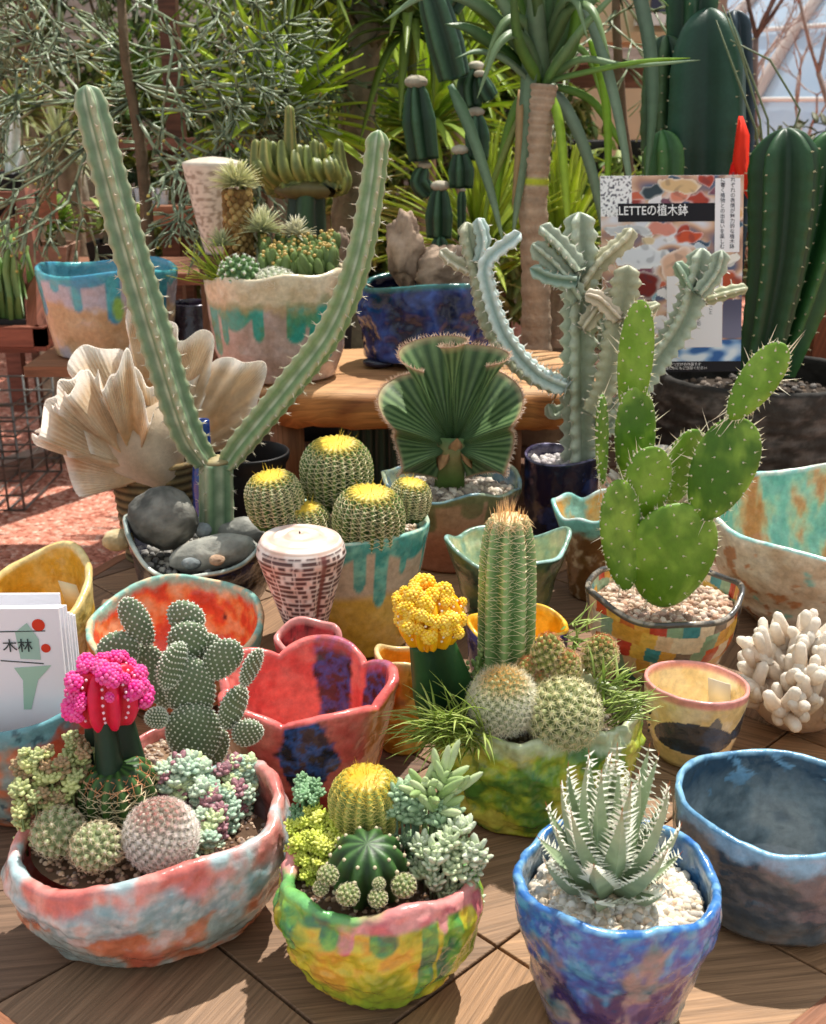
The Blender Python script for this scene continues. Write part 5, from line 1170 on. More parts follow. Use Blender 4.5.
# brown board behind the black pot
bd = thing('wooden_planter', 'tall red-brown wooden planter box at the right edge behind the black pot', 'planter', (.92, 2.2, 0))
tb = MB(); tb.uv = []; addboard([(.745, 2.12), (1.2, 2.12), (1.2, 2.15), (.745, 2.15)], PI/2, H('#7a3f22'), 0, .34); tb.build('front_board', M_wood, bd, smooth=False)
tb = MB(); tb.uv = []; addboard([(.745, 2.15), (.775, 2.15), (.775, 2.5), (.745, 2.5)], PI/2, H('#6d371e'), 0, .34); tb.build('side_board', M_wood, bd, smooth=False)
tb = MB(); tb.uv = []; addboard([(.775, 2.15), (1.2, 2.15), (1.2, 2.5), (.775, 2.5)], 0, H('#4a2c1c'), 0, .25); tb.build('soil', M_grit, bd, smooth=False)

# ---- poster ----
PY = 1.615; A_, B_, C_, D_ = pt(600, 176, PY), pt(744, 171, PY), pt(742, 371, PY-.005), pt(604, 372, PY-.005)
pw = (B_-A_).length; ph_ = (A_-D_).length; ux = (C_-D_).normalized(); uz = (A_-D_).normalized(); un = ux.cross(uz).normalized()
if un.y > 0: un = -un
t = thing('poster', 'printed poster of colourful pots with black title bar propped in front of the black pot', 'poster', tuple(D_.lerp(C_, .5)*1.0 + Vector((0, 0, -D_.z))))
def pp(u, v, off=0.0): return D_ + ux*u*pw + uz*v*ph_ + un*off
nu, nv = 150, 200; blobs = []; rs = random.Random(77)
bc = ['#e8e6ea', '#b9c9d8', '#d98a72', '#e0b07a', '#7a4a3a', '#5a7a9a', '#f0ece4', '#c96a52', '#8a5a6a', '#8fb4c4', '#d9c4a0', '#3f5a72', '#b04a3c', '#e2a68c']
for k in range(110): blobs.append((rs.random(), rs.random(), rs.uniform(.03, .10), rs.uniform(.015, .05), H(bc[rs.randrange(len(bc))])))
blobs += [(.28, .60, .20, .055, H('#dfe4ee')), (.42, .74, .12, .03, H('#d98f80')), (.62, .70, .10, .03, H('#c9583c')), (.30, .46, .12, .075, H('#7a2f2c')), (.55, .55, .13, .10, H('#e0b8a0')), (.90, .45, .12, .08, H('#b8563a')), (.2, .73, .18, .03, H('#c3c6cc')), (.55, .95, .16, .035, H('#d9b88a')), (.35, .92, .08, .03, H('#3c4a52'))]
def pcol(i, j):
    u = i/(nu-1); v = j/(nv-1); c = ramp(noise.noise(Vector((u*7, v*11, 9))), [(-.4, H('#5d6a86')), (-.1, H('#b08a7a')), (.1, H('#d9b49a')), (.4, H('#dfe0ea'))]); uu = u+.035*noise.noise(Vector((u*14, v*20, 1))); vv = v+.022*noise.noise(Vector((u*14, v*20, 7)))
    for (bu, bv, ru, rv, col) in blobs[50:]:
        d = ((uu-bu)/ru)**2+((vv-bv)/rv)**2
        if d < 1: c = mix(col, mix(col, (1, 1, 1), .5), sm(.5, .95, d)*.8); c = mix(c, H('#3a3a4a'), sm(.1, .4, noise.noise(Vector((u*18, v*26, bu*9))))*.35)
    if u < .22 and v > .80: n = noise.noise(Vector((u*60, v*80, 1))); c = mix(H('#f2f2f4'), H('#5a5a66'), sm(.05, .3, n))
    if u > .86 and .18 < v < .38: c = mix(H('#7a7a92'), H('#5a5a72'), sm(.18, .38, v))
    if v < .17: n = noise.noise(Vector((u*9, v*22, 4))); c = ramp(n, [(-.3, H('#3f6aa8')), (0, H('#8fb4dc')), (.3, H('#e0ecf6'))])
    return c
mb = MB(); mb.grid(lambda i, j: pp(i/(nu-1), j/(nv-1), .0015), nu, nv, pcol, closeu=False)
bx = [pp(0, 0, -.001), pp(1, 0, -.001), pp(1, 1, -.001), pp(0, 1, -.001), pp(0, 0, .0014), pp(1, 0, .0014), pp(1, 1, .0014), pp(0, 1, .0014)]
mb.add(bx, [(3, 2, 1, 0), (0, 1, 5, 4), (1, 2, 6, 5), (2, 3, 7, 6), (3, 0, 4, 7), (4, 5, 6, 7)], H('#e8e6e8')); mb.build('printed_sheet', M_paper, t, smooth=False)
def prect(u0, v0, u1, v1, col, name, off=.0022):
    m_ = MB(); q = [pp(u0, v0, off), pp(u1, v0, off), pp(u1, v1, off), pp(u0, v1, off)]; q2 = [x - un*.0005 for x in q]
    m_.add(q+q2, [(0, 1, 2, 3), (0, 4, 5, 1), (1, 5, 6, 2), (2, 6, 7, 3), (3, 7, 4, 0)], H(col)); return m_.build(name, M_paper, t, smooth=False)
prect(.12, .775, .80, .865, '#24242a', 'title_bar'); prect(0, 0, 1, .055, '#24242a', 'footer_bar')
prect(.80, .62, .975, .985, '#f2f0f4', 'text_panel'); prect(.46, .13, .86, .50, '#ecebf0', 'text_panel')
FM = Matrix((ux, uz, un)).transposed().to_4x4()
def text(par, body, p, size, col, name='lettering', M4=None, sx=1.0, vert=False):
    cu = bpy.data.curves.new(name, 'FONT'); cu.body = body; cu.size = size; cu.align_x = 'LEFT'; cu.align_y = 'BOTTOM'; cu.resolution_u = 3; cu.offset = size*.008
    if vert: cu.space_line = 1.0
    ob = bpy.data.objects.new(name, cu); COL.objects.link(ob); dg = bpy.context.evaluated_depsgraph_get(); me = bpy.data.meshes.new_from_object(ob.evaluated_get(dg))
    COL.objects.unlink(ob); bpy.data.objects.remove(ob)
    mm = (M4 or FM); mm = Matrix.Translation(p) @ mm @ Matrix.Diagonal((sx, 1, 1, 1)); m_ = MB(); m_.add([mm @ v.co for v in me.vertices], [tuple(f.vertices) for f in me.polygons], H(col)); bpy.data.meshes.remove(me)
    if m_.v: return m_.build(name, M_paper, par, smooth=False)
text(t, 'PALETTE\u306e\u690d\u6728\u9262', pp(.035, .797, .0030), .0165, '#f4f4f6', 'title_lettering', sx=.86)
V1 = '\u305d\u308c\u305e\u308c\u306e\u8868\u60c5\u304c\u9b45\u529b\u7684\u306a\u690d\u6728\u9262'; V2 = '\u5fc3\u306b\u97ff\u304f\u690d\u7269\u3068\u306e\u51fa\u4f1a\u3044\u3092\u697d\u3057\u3080'
def column_text(s, u, v, size, col, nm='lettering', dv=None):
    m_ = '\n'.join(s); cu_s = text(t, m_, pp(u, v, .0026), size, col, nm); return cu_s
column_text(V1, .905, .635, .0068, '#4a4a55', 'text_column'); column_text(V2, .835, .635, .0068, '#4a4a55', 'text_column')
for k, s_ in enumerate(('\u571f\u306e\u3053\u3068', '\u8272\u3068\u5f62', '\u4e00\u70b9\u7269', '\u306e\u9262')): column_text(s_, .76-.085*k, [.30, .24, .18, .15][k], .0062, '#5a5a66', 'text_column')
text(t, '\u4e16\u754c\u306b\u4e00\u3064\u3060\u3051\u306e\u4f5c\u54c1\u3067\u3059', pp(.40, .030, .0026), .0050, '#e8e8ea', 'footer_lettering'); text(t, '\u8db3\u5143\u306e\u690d\u7269\u305f\u3061\u306b\u3082\u3054\u6ce8\u76ee\u304f\u3060\u3055\u3044', pp(.34, .010, .0026), .0050, '#e8e8ea', 'footer_lettering')
sk = MB(); sk.box((.315+.02, PY+.012, D_.z*.5+.02), (.008, .006, D_.z+.08), H('#3a3a3c')); sk.box((.335, PY+.02, .003), (.07, .07, .006), H('#3a3a3c')); sk.build('stand', M_black, t, smooth=False)
text(CARDTXT[0], '\u6728\u6797', CARDTXT[1], .012, '#3a4444', 'lettering', M4=(CARDTXT[2] @ Matrix.Rotation(PI/2, 3, 'X')).to_4x4())
# =================== background ===================
# ---- tan pot with turquoise rim at the left, crate under it ----
TX, TY, TZ = -.520, 1.98, .165
cr8 = thing('pedestal_table', 'small brown pedestal table carrying the tan and turquoise pot behind the coral', 'table', (-.46, 2.05, FZ))
tb = MB(); tb.uv = []; addboard([(TX-.12, TY-.12), (TX+.14, TY-.12), (TX+.14, TY+.14), (TX-.12, TY+.14)], 0, H('#8a5c40'), TZ-.018, TZ); tb.build('top_board', M_wood, cr8, smooth=False)
tb = MB(); tb.uv = []; addboard([(-.49, 2.03), (-.44, 2.03), (-.44, 2.08), (-.49, 2.08)], 1.5, H('#5d3c2a'), FZ, TZ-.018); tb.build('post', M_wood, cr8, smooth=False)
tb = MB(); tb.uv = []; addboard([(-.55, 1.97), (-.38, 1.97), (-.38, 2.14), (-.55, 2.14)], 0, H('#5d3c2a'), FZ, FZ+.02); tb.build('foot_board', M_wood, cr8, smooth=False)
def c_tan(a, t, sd, p):
    n = nz3(p, 16, 70); c = ramp(n, [(-.4, H('#b99a70')), (0, H('#c4aa84')), (.4, H('#b8b0b4'))]); c = mix(c, H('#b3b4c4'), sm(.55, .7, t+n*.2)*.8)
    c = mix(c, mix(H('#3f8fae'), H('#4fb0b8'), sm(-.2, .3, n)), drips(a, t, 71, 13, .12, .62, .12)); return mix(c, H('#8aba5a'), sm(.10, .06, math.hypot(a-.35, (t-.62)*.6))) if sd != 'i' else H('#5a98a8')
o = pot('glazed_pot', None, (TX, TY), .118, .11, .142, [(0, .82), (.5, .93), (1, 1)], c_tan, rim=lambda a: .005*math.sin(3*a), th=.009, z0=TZ+.001, seed=70, seg=180, rows=40)
tag(o, 'tan pot with dripping turquoise blue rim behind the big coral', 'pot')
o = pot('glazed_pot', None, (-.395, 2.06), .05, .05, .11, [(0, .7), (.5, 1.1), (1, .8)], lambda a, t, s, p: mix(H('#241c2c'), H('#4a3a52'), sm(.1, .5, nz3(p, 20, 72))), th=.007, z0=.125, seed=72, seg=80, rows=20)
tag(o, 'small dark aubergine pot between the tan pot and the cream dripping pot', 'pot')
bl = thing('wooden_block', 'dark wooden block holding the small aubergine pot', 'block', (-.395, 2.06, FZ)); tb = MB(); tb.uv = []; addboard([(-.45, 2.0), (-.34, 2.0), (-.34, 2.12), (-.45, 2.12)], 0, H('#4f3626'), FZ, .124); tb.build('body', M_wood, bl, smooth=False)
# ---- dark pots behind the V cactus ----
o = pot('plastic_pot', None, (-.225, 1.50), .052, .05, .125, [(0, .75), (.9, 1), (.91, 1.08), (1, 1.1)], lambda a, t, s, p: H('#121214'), th=.004, seed=73, seg=60, rows=16, m=M_black, bump=0)
tag(o, 'black plastic pot behind the trunk of the V-shaped cactus', 'pot')
o = pot('glazed_bottle', None, (-.262, 1.385), .018, .018, .20, [(0, 1), (.6, 1), (.75, .8), (.82, .5), (1, .5)], lambda a, t, s, p: H('#1c3f8a'), th=.003, seed=74, seg=48, rows=26, bump=0)
tag(o, 'narrow cobalt blue bottle behind the trunk of the V-shaped cactus', 'bottle')
# ---- second cone shell on a post ----
ps = thing('wooden_post', 'short wooden post behind the cream pot under the white cone shell', 'post', (-.312, 1.86, 0)); tb = MB(); tb.uv = []; addboard([(-.337, 1.84), (-.287, 1.84), (-.287, 1.89), (-.337, 1.89)], 1.5, H('#6a4a34'), 0, .345); tb.build('body', M_wood, ps, smooth=False)
sh = MB(); cc = (-.312, 1.865)
def sp2(i, j):
    t = j/60; a = 2*PI*i/90; r = .018+.028*min(1, t/.9)**.9 if t < .93 else .046*(1-(t-.93)/.07)**.6+.001; return Vector((cc[0]+math.cos(a)*r, cc[1]+math.sin(a)*r, .346+.150*min(t, .95)+.006*max(0, t-.95)*20))
sh.grid(sp2, 90, 61, lambda i, j: mix(H('#d9cdbb'), H('#8f7c66'), sm(-.1, .3, noise.noise(Vector((i*.28, j*.45, 3))))*.8*(1 if j < 52 else .2))); sh.f.append(tuple(range(90))[::-1]); sh.f.append(tuple(60*90+i for i in range(90)))
tag(sh.build('cone_shell', M_shell), 'whitish cone shell with faded brown marks at the back left of the cream pot', 'shell')

def wirebox(name, label, x0, x1, y0, y1, z0, z1, nx_, nz_, col):
    t = thing(name, label, 'crate', ((x0+x1)/2, (y0+y1)/2, z0)); mb = MB()
    for k in range(nx_+1): x = x0+(x1-x0)*k/nx_; mb.tube([(x, y0, z0), (x, y0, z1)], .004, col, 5); mb.tube([(x, y1, z0), (x, y1, z1)], .004, col, 5)
    for k in range(nz_+1): z = z0+(z1-z0)*k/nz_; mb.tube([(x0, y0, z), (x1, y0, z), (x1, y1, z), (x0, y1, z), (x0, y0, z)], .004, col, 5)
    for k in range(nx_+1): x = x0+(x1-x0)*k/nx_; mb.tube([(x, y0, z0), (x, y1, z0)], .004, col, 5)
    mb.build('wire_mesh', M_metal, t); return t
wirebox('wire_crate', 'grey wire mesh crate standing on the gravel at the left edge', -1.78, -1.20, 3.35, 3.75, FZ+.01, FZ+.34, 12, 7, H('#8a8a86'))
# edging board on the gravel
ed = thing('timber_edging', 'grey timber edging strip lying along the gravel at the left', 'edging', (-1.3, 3.8, FZ))
tb = MB(); tb.uv = []; addboard([(-1.75, 3.20), (-1.70, 3.15), (-1.05, 4.25), (-1.10, 4.30)], 1.0, H('#9a8478'), FZ-.02, FZ+.05); tb.build('board', M_wood, ed, smooth=False)

# ---- left plant rack ----
def board(t, x0, x1, y0, y1, z0, z1, col, name='board', ang=0):
    global tb
    tb = MB(); tb.uv = []; addboard([(x0, y0), (x1, y0), (x1, y1), (x0, y1)], ang, H(col), z0, z1); return tb.build(name, M_wood, t, smooth=False)
rk = thing('plant_rack', 'reddish brown slatted wooden plant rack with two tiers at the left edge', 'shelf', (-1.4, 3.0, FZ))
za = pt(0, 228, 2.8).z; zb = pt(0, 192, 2.8).z; xr = pt(34, 200, 2.8).x
board(rk, xr-.9, xr, 2.80, 2.825, zb-.022, zb, '#8a4f3c', 'rail'); board(rk, xr-.9, xr, 2.80, 2.825, za, za+.018, '#8a4f3c', 'rail'); board(rk, xr-.025, xr, 2.80, 2.98, za, zb, '#7d4635', 'end_board', PI/2)
for k in range(26): 
    tb = MB(); tb.uv = []; x = xr-.87+.033*k; addboard([(x, 2.828), (x+.016, 2.828), (x+.016, 2.98), (x, 2.98)], PI/2, H('#7a4a38'), za, za+.016); tb.build('slat', M_wood, rk, smooth=False)
    tb = MB(); tb.uv = []; M = Matrix.Rotation(.7, 3, 'Y'); tb.box((x+.01, 2.815, (za+zb)/2), (.010, .008, (zb-za)*1.15), H('#8a5340'), M); tb.uv = [(v[2], v[0]) for v in tb.v]; tb.build('lattice_strip', M_wood, rk, smooth=False)
zc = pt(0, 365, 2.45).z; zd = pt(0, 333, 2.45).z; xs = pt(45, 340, 2.45).x
board(rk, xs-.8, xs, 2.45, 2.475, zc+.04, zd+.012, '#8f5440', 'rail'); board(rk, xs-.025, xs, 2.45, 2.60, zc+.03, zd+.01, '#7d4635', 'end_board', PI/2)
for k in range(4):
    tb = MB(); tb.uv = []; y = 2.48+.034*k; addboard([(xs-.8, y), (xs-.03, y), (xs-.03, y+.018), (xs-.8, y+.018)], 0, H('#7a4a38'), zc+.02, zc+.04); tb.build('slat', M_wood, rk, smooth=False)
for (xa, ya, xb, yb) in ((xs-.02, 2.47, xr-.02, 2.80), (xs-.78, 2.47, xr-.88, 2.80)):
    mb = MB(); d = Vector((xb-xa, yb-ya, zb-zd)); mb.tube([(xa+.0, ya, zd), (xb, yb, zb)], .022, H('#7a4533'), 4); mb.uv = [(v[2], v[0]) for v in mb.v]; mb.build('leaning_post', M_wood, rk, smooth=False)
    board(rk, xa-.30, xa-.26, ya, ya+.04, FZ, zc+.02, '#6f4030', 'leg'); board(rk, xb-.36, xb-.32, 2.93, 2.97, FZ, za, '#6f4030', 'leg')
t = thing('potted_finger_cacti', 'tray of thin upright green stems on the lower tier of the left rack', 'potted plant', (xs-.25, 2.54, zc+.04)); rs = random.Random(8)
tr = MB(); tr.box((xs-.26, 2.54, zc+.0415+.025), (.42, .10, .05), H('#2a2624')); tr.build('tray', M_black, t, smooth=False)
mb = MB()
for k in range(150):
    x = xs-.26+rs.uniform(-.2, .2); y = 2.54+rs.uniform(-.045, .045); h = rs.uniform(.12, .21); mb.tube([(x, y, zc+.09), (x+rs.uniform(-.01, .01), y, zc+.09+h*.6), (x+rs.uniform(-.02, .02), y, zc+.09+h)], [.008, .009, .003], lambda a, i, n: mix(H('#4d7038'), H('#9aba6a'), i/2*rs.random()+.2), 6)
stuff(mb.build('stems', M_plant, t))
t = thing('potted_white_cactus', 'ghostly white branching cactus on the upper tier of the left rack', 'potted plant', (xr-.12, 2.95, za+.016))
pot('pot', t, (xr-.12, 2.95), .06, .06, .10, [(0, .7), (1, 1)], lambda a, t_, s, p: H('#2a2a2c'), th=.004, z0=za+.017, seed=80, seg=48, rows=10, m=M_black, bump=0)
for pts_ in ([(12, 192), (12, 160), (14, 120), (12, 112)], [(14, 175), (22, 160), (24, 146)], [(12, 150), (4, 135), (2, 120)], [(-10, 190), (-12, 150), (-8, 118)]):
    P_ = [pt(x, y, 2.95) for x, y in pts_]; P_[0].z = max(P_[0].z if len(pts_) == 3 else za+.06, za+.06); swept(t, 'branch', P_, [.017]*len(P_), 4, .3, H('#c9d2c4'), H('#f2f5ee'), tooth=.1, seed=5)
# ---- display board with trough and leafy pots ----
bz = pt(60, 271, 3.1).z
b2 = thing('plank_bench', 'brown plank bench carrying the leafy trough behind the tan pot', 'bench', (-.9, 3.2, FZ))
board(b2, -1.20, -.40, 3.05, 3.40, bz-.03, bz, '#8a5c44'); 
for x in (-.72, -.45): board(b2, x-.02, x+.02, 3.08, 3.12, FZ, bz-.03, '#6a4330', 'leg'); board(b2, x-.02, x+.02, 3.33, 3.37, FZ, bz-.03, '#6a4330', 'leg')
def leafy(name, label, c, z0, w, d, h, col, plants, lcol, lcol2, n, L, W_, seed, mm=M_matte, shape='oval', spread=.5, rise=1.0):
    t = thing(name, label, 'potted plant', (c[0], c[1], z0)); mb = MB(); k = .9
    vs = [(c[0]+sx*w/2*q, c[1]+sy*d/2*q, z0+zz) for zz, q in ((0, .9), (h, 1), (h, .9), (h*.8, .88)) for sx, sy in ((-1, -1), (1, -1), (1, 1), (-1, 1))]
    fs = [(3, 2, 1, 0)]+[(r*4+i, r*4+(i+1) % 4, r*4+4+(i+1) % 4, r*4+4+i) for r in range(3) for i in range(4)]+[(12, 13, 14, 15)]; mb.add(vs, fs, H(col)); mb.build('trough', mm, t, smooth=False)
    rs = random.Random(seed); lf = MB(); stm = MB()
    for (dx, dy, hh) in plants:
        b = Vector((c[0]+dx, c[1]+dy, z0+h*.8)); tp = b+Vector((rs.uniform(-.01, .01), 0, hh)); stm.tube([b, b.lerp(tp, .5), tp], [.014, .011, .007], H('#b0a48c'), 8)
        for q in range(n):
            a = rs.uniform(0, 2*PI); el = rs.uniform(-.2, 1.3)*rise; lf.leaf(tp+Vector((0, 0, rs.uniform(-.02, .01))), (math.cos(a)*math.cos(el), math.sin(a)*math.cos(el), math.sin(el)), L*rs.uniform(.6, 1.1), W_, .002, mix(H(lcol), H(lcol2), rs.random()), rs.uniform(-1.2, .1), seg=4, shape=shape)
    stm.build('stems', M_bark, t); stuff(lf.build('leaves', M_leaf, t)); return t
leafy('potted_leafy_succulents', 'pinkish clay trough of bright green leafy succulents on the plank bench', (-1.02, 3.18), bz, .20, .14, .062, '#b08a78', [(-.07, 0, .07), (0, .01, .08), (.07, 0, .06), (.03, .04, .09)], '#6f9a3c', '#c0d86a', 30, .085, .016, 1)
leafy('potted_leafy_succulents', 'small black pot of yellow green leaves at the right end of the plank bench', (-.80, 3.18), bz, .14, .12, .07, '#1c1c1c', [(-.03, 0, .06), (.04, 0, .07)], '#9ab84a', '#dce88c', 34, .085, .015, 2, M_black)
# ---- rear shelf with white pots ----
wz = pt(140, 208, 4.0).z
sh2 = thing('rear_shelf', 'brown wooden shelf behind on which a row of white pots stands', 'shelf', (-1.05, 4.1, FZ))
board(sh2, -1.35, -.80, 4.0, 4.3, wz-.02, wz, '#6a4634'); x0, x1 = pt(152, 205, 3.95).x, pt(196, 205, 3.95).x; board(sh2, x0, x1, 3.94, 3.99, pt(0, 224, 3.95).z, pt(0, 206, 3.95).z, '#9a6a50', 'front_panel')
for x in (-1.32, -.83): board(sh2, x-.03, x+.03, 4.02, 4.08, FZ, wz-.02, '#5a3a2a', 'leg'); board(sh2, x-.03, x+.03, 4.22, 4.28, FZ, 1.0, '#5a3a2a', 'upright')
board(sh2, -1.6, -.5, 4.18, 4.22, pt(0, 150, 4.2).z, pt(0, 138, 4.2).z, '#7a5040', 'cross_beam')
for k, px in enumerate((117, 128, 141, 150, 163)):
    x = pt(px, 200, 4.12).x; t = thing('potted_seedling', ['leftmost white pot of the row on the rear shelf', 'second white pot from the left on the rear shelf', 'middle white pot of the five on the rear shelf', 'fourth white pot from the left on the rear shelf', 'rightmost white pot of the row on the rear shelf'][k], 'potted plant', (x, 4.12, wz), 'white pots on the rear shelf')
    pot('pot', t, (x, 4.12), .022, .022, .055, [(0, .8), (1, 1)], lambda a, t_, s, p: H('#e4e8ee'), th=.003, z0=wz+.001, seed=k, seg=32, rows=8, bump=0)
    mb = MB(); rs = random.Random(k)
    for q in range(26): a = rs.uniform(0, 6.3); mb.leaf((x, 4.12, wz+.045), (math.cos(a)*.5, math.sin(a)*.5, 1), rs.uniform(.04, .10), .006, .002, H('#2f4a2c'), -.4, seg=3)
    mb.build('leaves', M_leaf, t)

# ---- strap helper ----
def strap(mb, pts, w, col, col2=None, th=.0015, fold=.35, face=Vector((0, -1, .3)), tipk=1.0):
    pts = [Vector(p) for p in pts]; ext = [pts[0]*2-pts[1]]+pts+[pts[-1]*2-pts[-2]]; P = []
    for i in range(1, len(ext)-2):
        a, b, c, d = ext[i-1:i+3]
        for k in range(6): t = k/6; P.append(.5*((2*b)+(c-a)*t+(2*a-5*b+4*c-d)*t*t+(3*b-a-3*c+d)*t**3))
    P.append(pts[-1]); n = len(P); vs = []; cs = []
    for i, p in enumerate(P):
        t = i/(n-1); d = (P[min(n-1, i+1)]-P[max(0, i-1)]).normalized(); x = d.cross(face); x = x.normalized() if x.length > .01 else Vector((1, 0, 0)); nn = x.cross(d).normalized(); ww = w*min(1, .5+t*3)*(1-t**3*tipk)+.0004
        vs += [p-x*ww+nn*fold*ww, p+nn*th, p+x*ww+nn*fold*ww, p-nn*th]; c_ = mix(col, col2, t) if col2 else col; cs += [c_]*4
    fs = [(i*4+k, i*4+(k+1) % 4, (i+1)*4+(k+1) % 4, (i+1)*4+k) for i in range(n-1) for k in range(4)]+[(3, 2, 1, 0), tuple(4*(n-1)+k for k in range(4))]; mb.add(vs, fs, cs)
# ---- strap-leaved tree (ringed trunk) ----
DYY = 2.0
t = thing('potted_ponytail_tree', 'slim ringed brown trunk with long arching grey green strap leaves right of centre', 'potted plant', (pt(535, 300, DYY).x, DYY, 0))
bx = pt(536, 400, DYY).x
pot('pot', t, (bx, DYY), .07, .07, .10, [(0, .75), (1, 1)], lambda a, t_, s, p: mix(H('#8a6a50'), H('#b08c6a'), sm(-.3, .3, nz3(p, 20, 3))), th=.006, seed=90, seg=60, rows=12, m=M_matte)
gravel('soil', t, (bx, DYY), .06, .06, .08, .006, ['#7a6a58'], 80, 20, '#4d4036')
tk = MB(); TP = [Vector((bx, DYY, .08)), pt(536, 300, DYY), pt(533, 200, DYY), pt(538, 130, DYY), pt(543, 84, DYY)]
P_ = []; 
for i in range(4):
    for k in range(20): P_.append(TP[i].lerp(TP[i+1], k/20))
P_.append(TP[4]); tk.tube(P_, [(.024+.004*sm(30, 0, i))*(1+.05*math.sin(i*2.1)+.03*math.sin(i*.9)) for i in range(81)], lambda a, i, n: mix(H('#b8a088'), H('#8a6e54'), (.5+.5*math.sin(i*2.1))*.5) if not 44 < i < 47 else H('#b8c03c'), 16); tk.build('trunk', M_bark, t)
lv = MB(); top = TP[4]; G1, G2, G3 = H('#64845c'), H('#9cb494'), H('#9cc43e')
SL = [([(541, 84), (536, 20), (528, -60)], .016, G1, G2), ([(538, -30), (530, 60), (522, 160), (512, 245)], .014, H('#6f9070'), G2), ([(545, 86), (566, 110), (588, 160), (604, 228), (606, 250)], .011, H('#8a9c90'), G2), ([(560, -20), (590, 20), (612, 90), (626, 160), (634, 215)], .010, H('#7f9684'), G2),
      ([(630, -40), (648, 40), (652, 110), (645, 190)], .012, H('#7f9684'), G1), ([(543, 86), (560, 60), (590, 20), (640, -30)], .008, H('#6f9a4c'), G2), ([(545, 84), (580, 60), (630, 66), (700, 60)], .006, H('#7d9c5c'), G2), ([(542, 84), (575, 75), (640, 62), (690, 58)], .005, G1, G3),
      ([(550, 90), (560, 130), (566, 200), (570, 260)], .008, G3, H('#c3d84a')), ([(590, 40), (604, 90), (608, 160), (604, 230)], .008, G3, H('#9ac040')), ([(538, 84), (516, 110), (500, 170), (496, 230)], .010, G1, G3), ([(536, 84), (510, 140), (488, 200), (484, 260)], .006, H('#9a9468'), G3),
      ([(525, 70), (500, 50), (470, 30), (445, 24)], .012, H('#4d7030'), G1), ([(450, 85), (470, 130), (490, 190), (505, 250)], .010, H('#6f9070'), G2), ([(545, 84), (570, 50), (576, 10), (570, -40)], .012, G1, G3), ([(538, 84), (528, 50), (500, 0), (480, -40)], .012, G1, G2),
      ([(533, 84), (505, 60), (478, 52), (456, 58)], .006, G2, G1), ([(546, 84), (590, 100), (618, 140), (630, 160)], .007, H('#55783c'), G3), ([(541, 84), (545, 30), (556, -30)], .013, H('#4d7038'), G1), ([(520, 90), (518, 150), (512, 210)], .006, H('#c9a878'), H('#a98a58')), ([(540, 84), (518, 40), (512, -30)], .010, H('#78a03c'), G1)]
rs = random.Random(44)
for (pp_, w, c1, c2) in SL:
    dy = rs.uniform(-.12, .06); strap(lv, [pt(x, y, DYY+dy*(i/(len(pp_)-1))) for i, (x, y) in enumerate(pp_)], w*.95, c1, c2)
for k in range(26):
    a = rs.uniform(0, 2*PI); L = rs.uniform(.2, .4); e = rs.uniform(.75, 1.45); p0 = top+Vector((0, 0, rs.uniform(-.01, .05))); d = Vector((math.cos(a)*math.cos(e), math.sin(a)*math.cos(e)*.8, math.sin(e)))
    strap(lv, [p0, p0+d*L*.35, p0+d*L*.7+Vector((0, 0, -.10*math.cos(e))), p0+d*L+Vector((0, 0, -.28*math.cos(e)))], rs.uniform(.005, .010), mix(G1, H('#3f6028'), rs.random()), mix(G2, G3, rs.random()))
stuff(lv.build('strap_leaves', M_leaf, t))

# ---- dark segmented cactus ----
t = thing('potted_segmented_cactus', 'dark green jointed cactus with pale scarred joints hanging above the navy pot', 'potted plant', (.06, 2.3, 0))
bx = pt(442, 300, 2.3).x
pot('pot', t, (bx, 2.3), .09, .09, .14, [(0, .8), (1, 1)], lambda a, t_, s, p: H('#1a1a1c'), th=.005, seed=91, seg=60, rows=12, m=M_black, bump=0); gravel('soil', t, (bx, 2.3), .08, .08, .12, .008, ['#5d5046'], 60, 21, '#3a3028')
SG = [([(441, 330), (441, 290), (440, 236)], .018), ([(440, 238), (440, 215), (440, 186)], .030), ([(430, 195), (420, 182), (425, 165)], .022), ([(462, 240), (462, 200), (463, 190)], .010), ([(462, 188), (462, 170), (460, 150)], .028), ([(425, 160), (420, 120), (416, 82)], .036), ([(455, 80), (446, 45), (436, 10), (424, -30)], .036),
      ([(478, 160), (478, 135), (476, 112)], .026), ([(472, 108), (470, 85), (476, 66)], .026), ([(448, 80), (449, 60), (447, 40)], .014), ([(492, 100), (486, 90), (480, 74)], .02), ([(446, 10), (462, -20), (470, -60)], .03)]
for k, (pp_, r) in enumerate(SG):
    P_ = [pt(x, y, 2.3+.02*(k % 3-1)) for x, y in pp_]; 
    if k == 0: P_[0].z = .12
    o = swept(t, 'joint', P_, [r*(.55+.45*math.sin(PI*min(1, .25+.75*i/(len(P_)-1))))*1.0 if k else r for i in range(len(P_))], 5, .4, H('#1c3824'), H('#466a4c'), tooth=.05, seed=k, sharp=.8)
    if k: mb = MB(); mb.ell(P_[-1], (r*.62, r*.62, r*.35), mix(H('#c9c0ac'), H('#8a7c68'), rs.random()), 12, 8); mb.build('scar', M_bark, o)

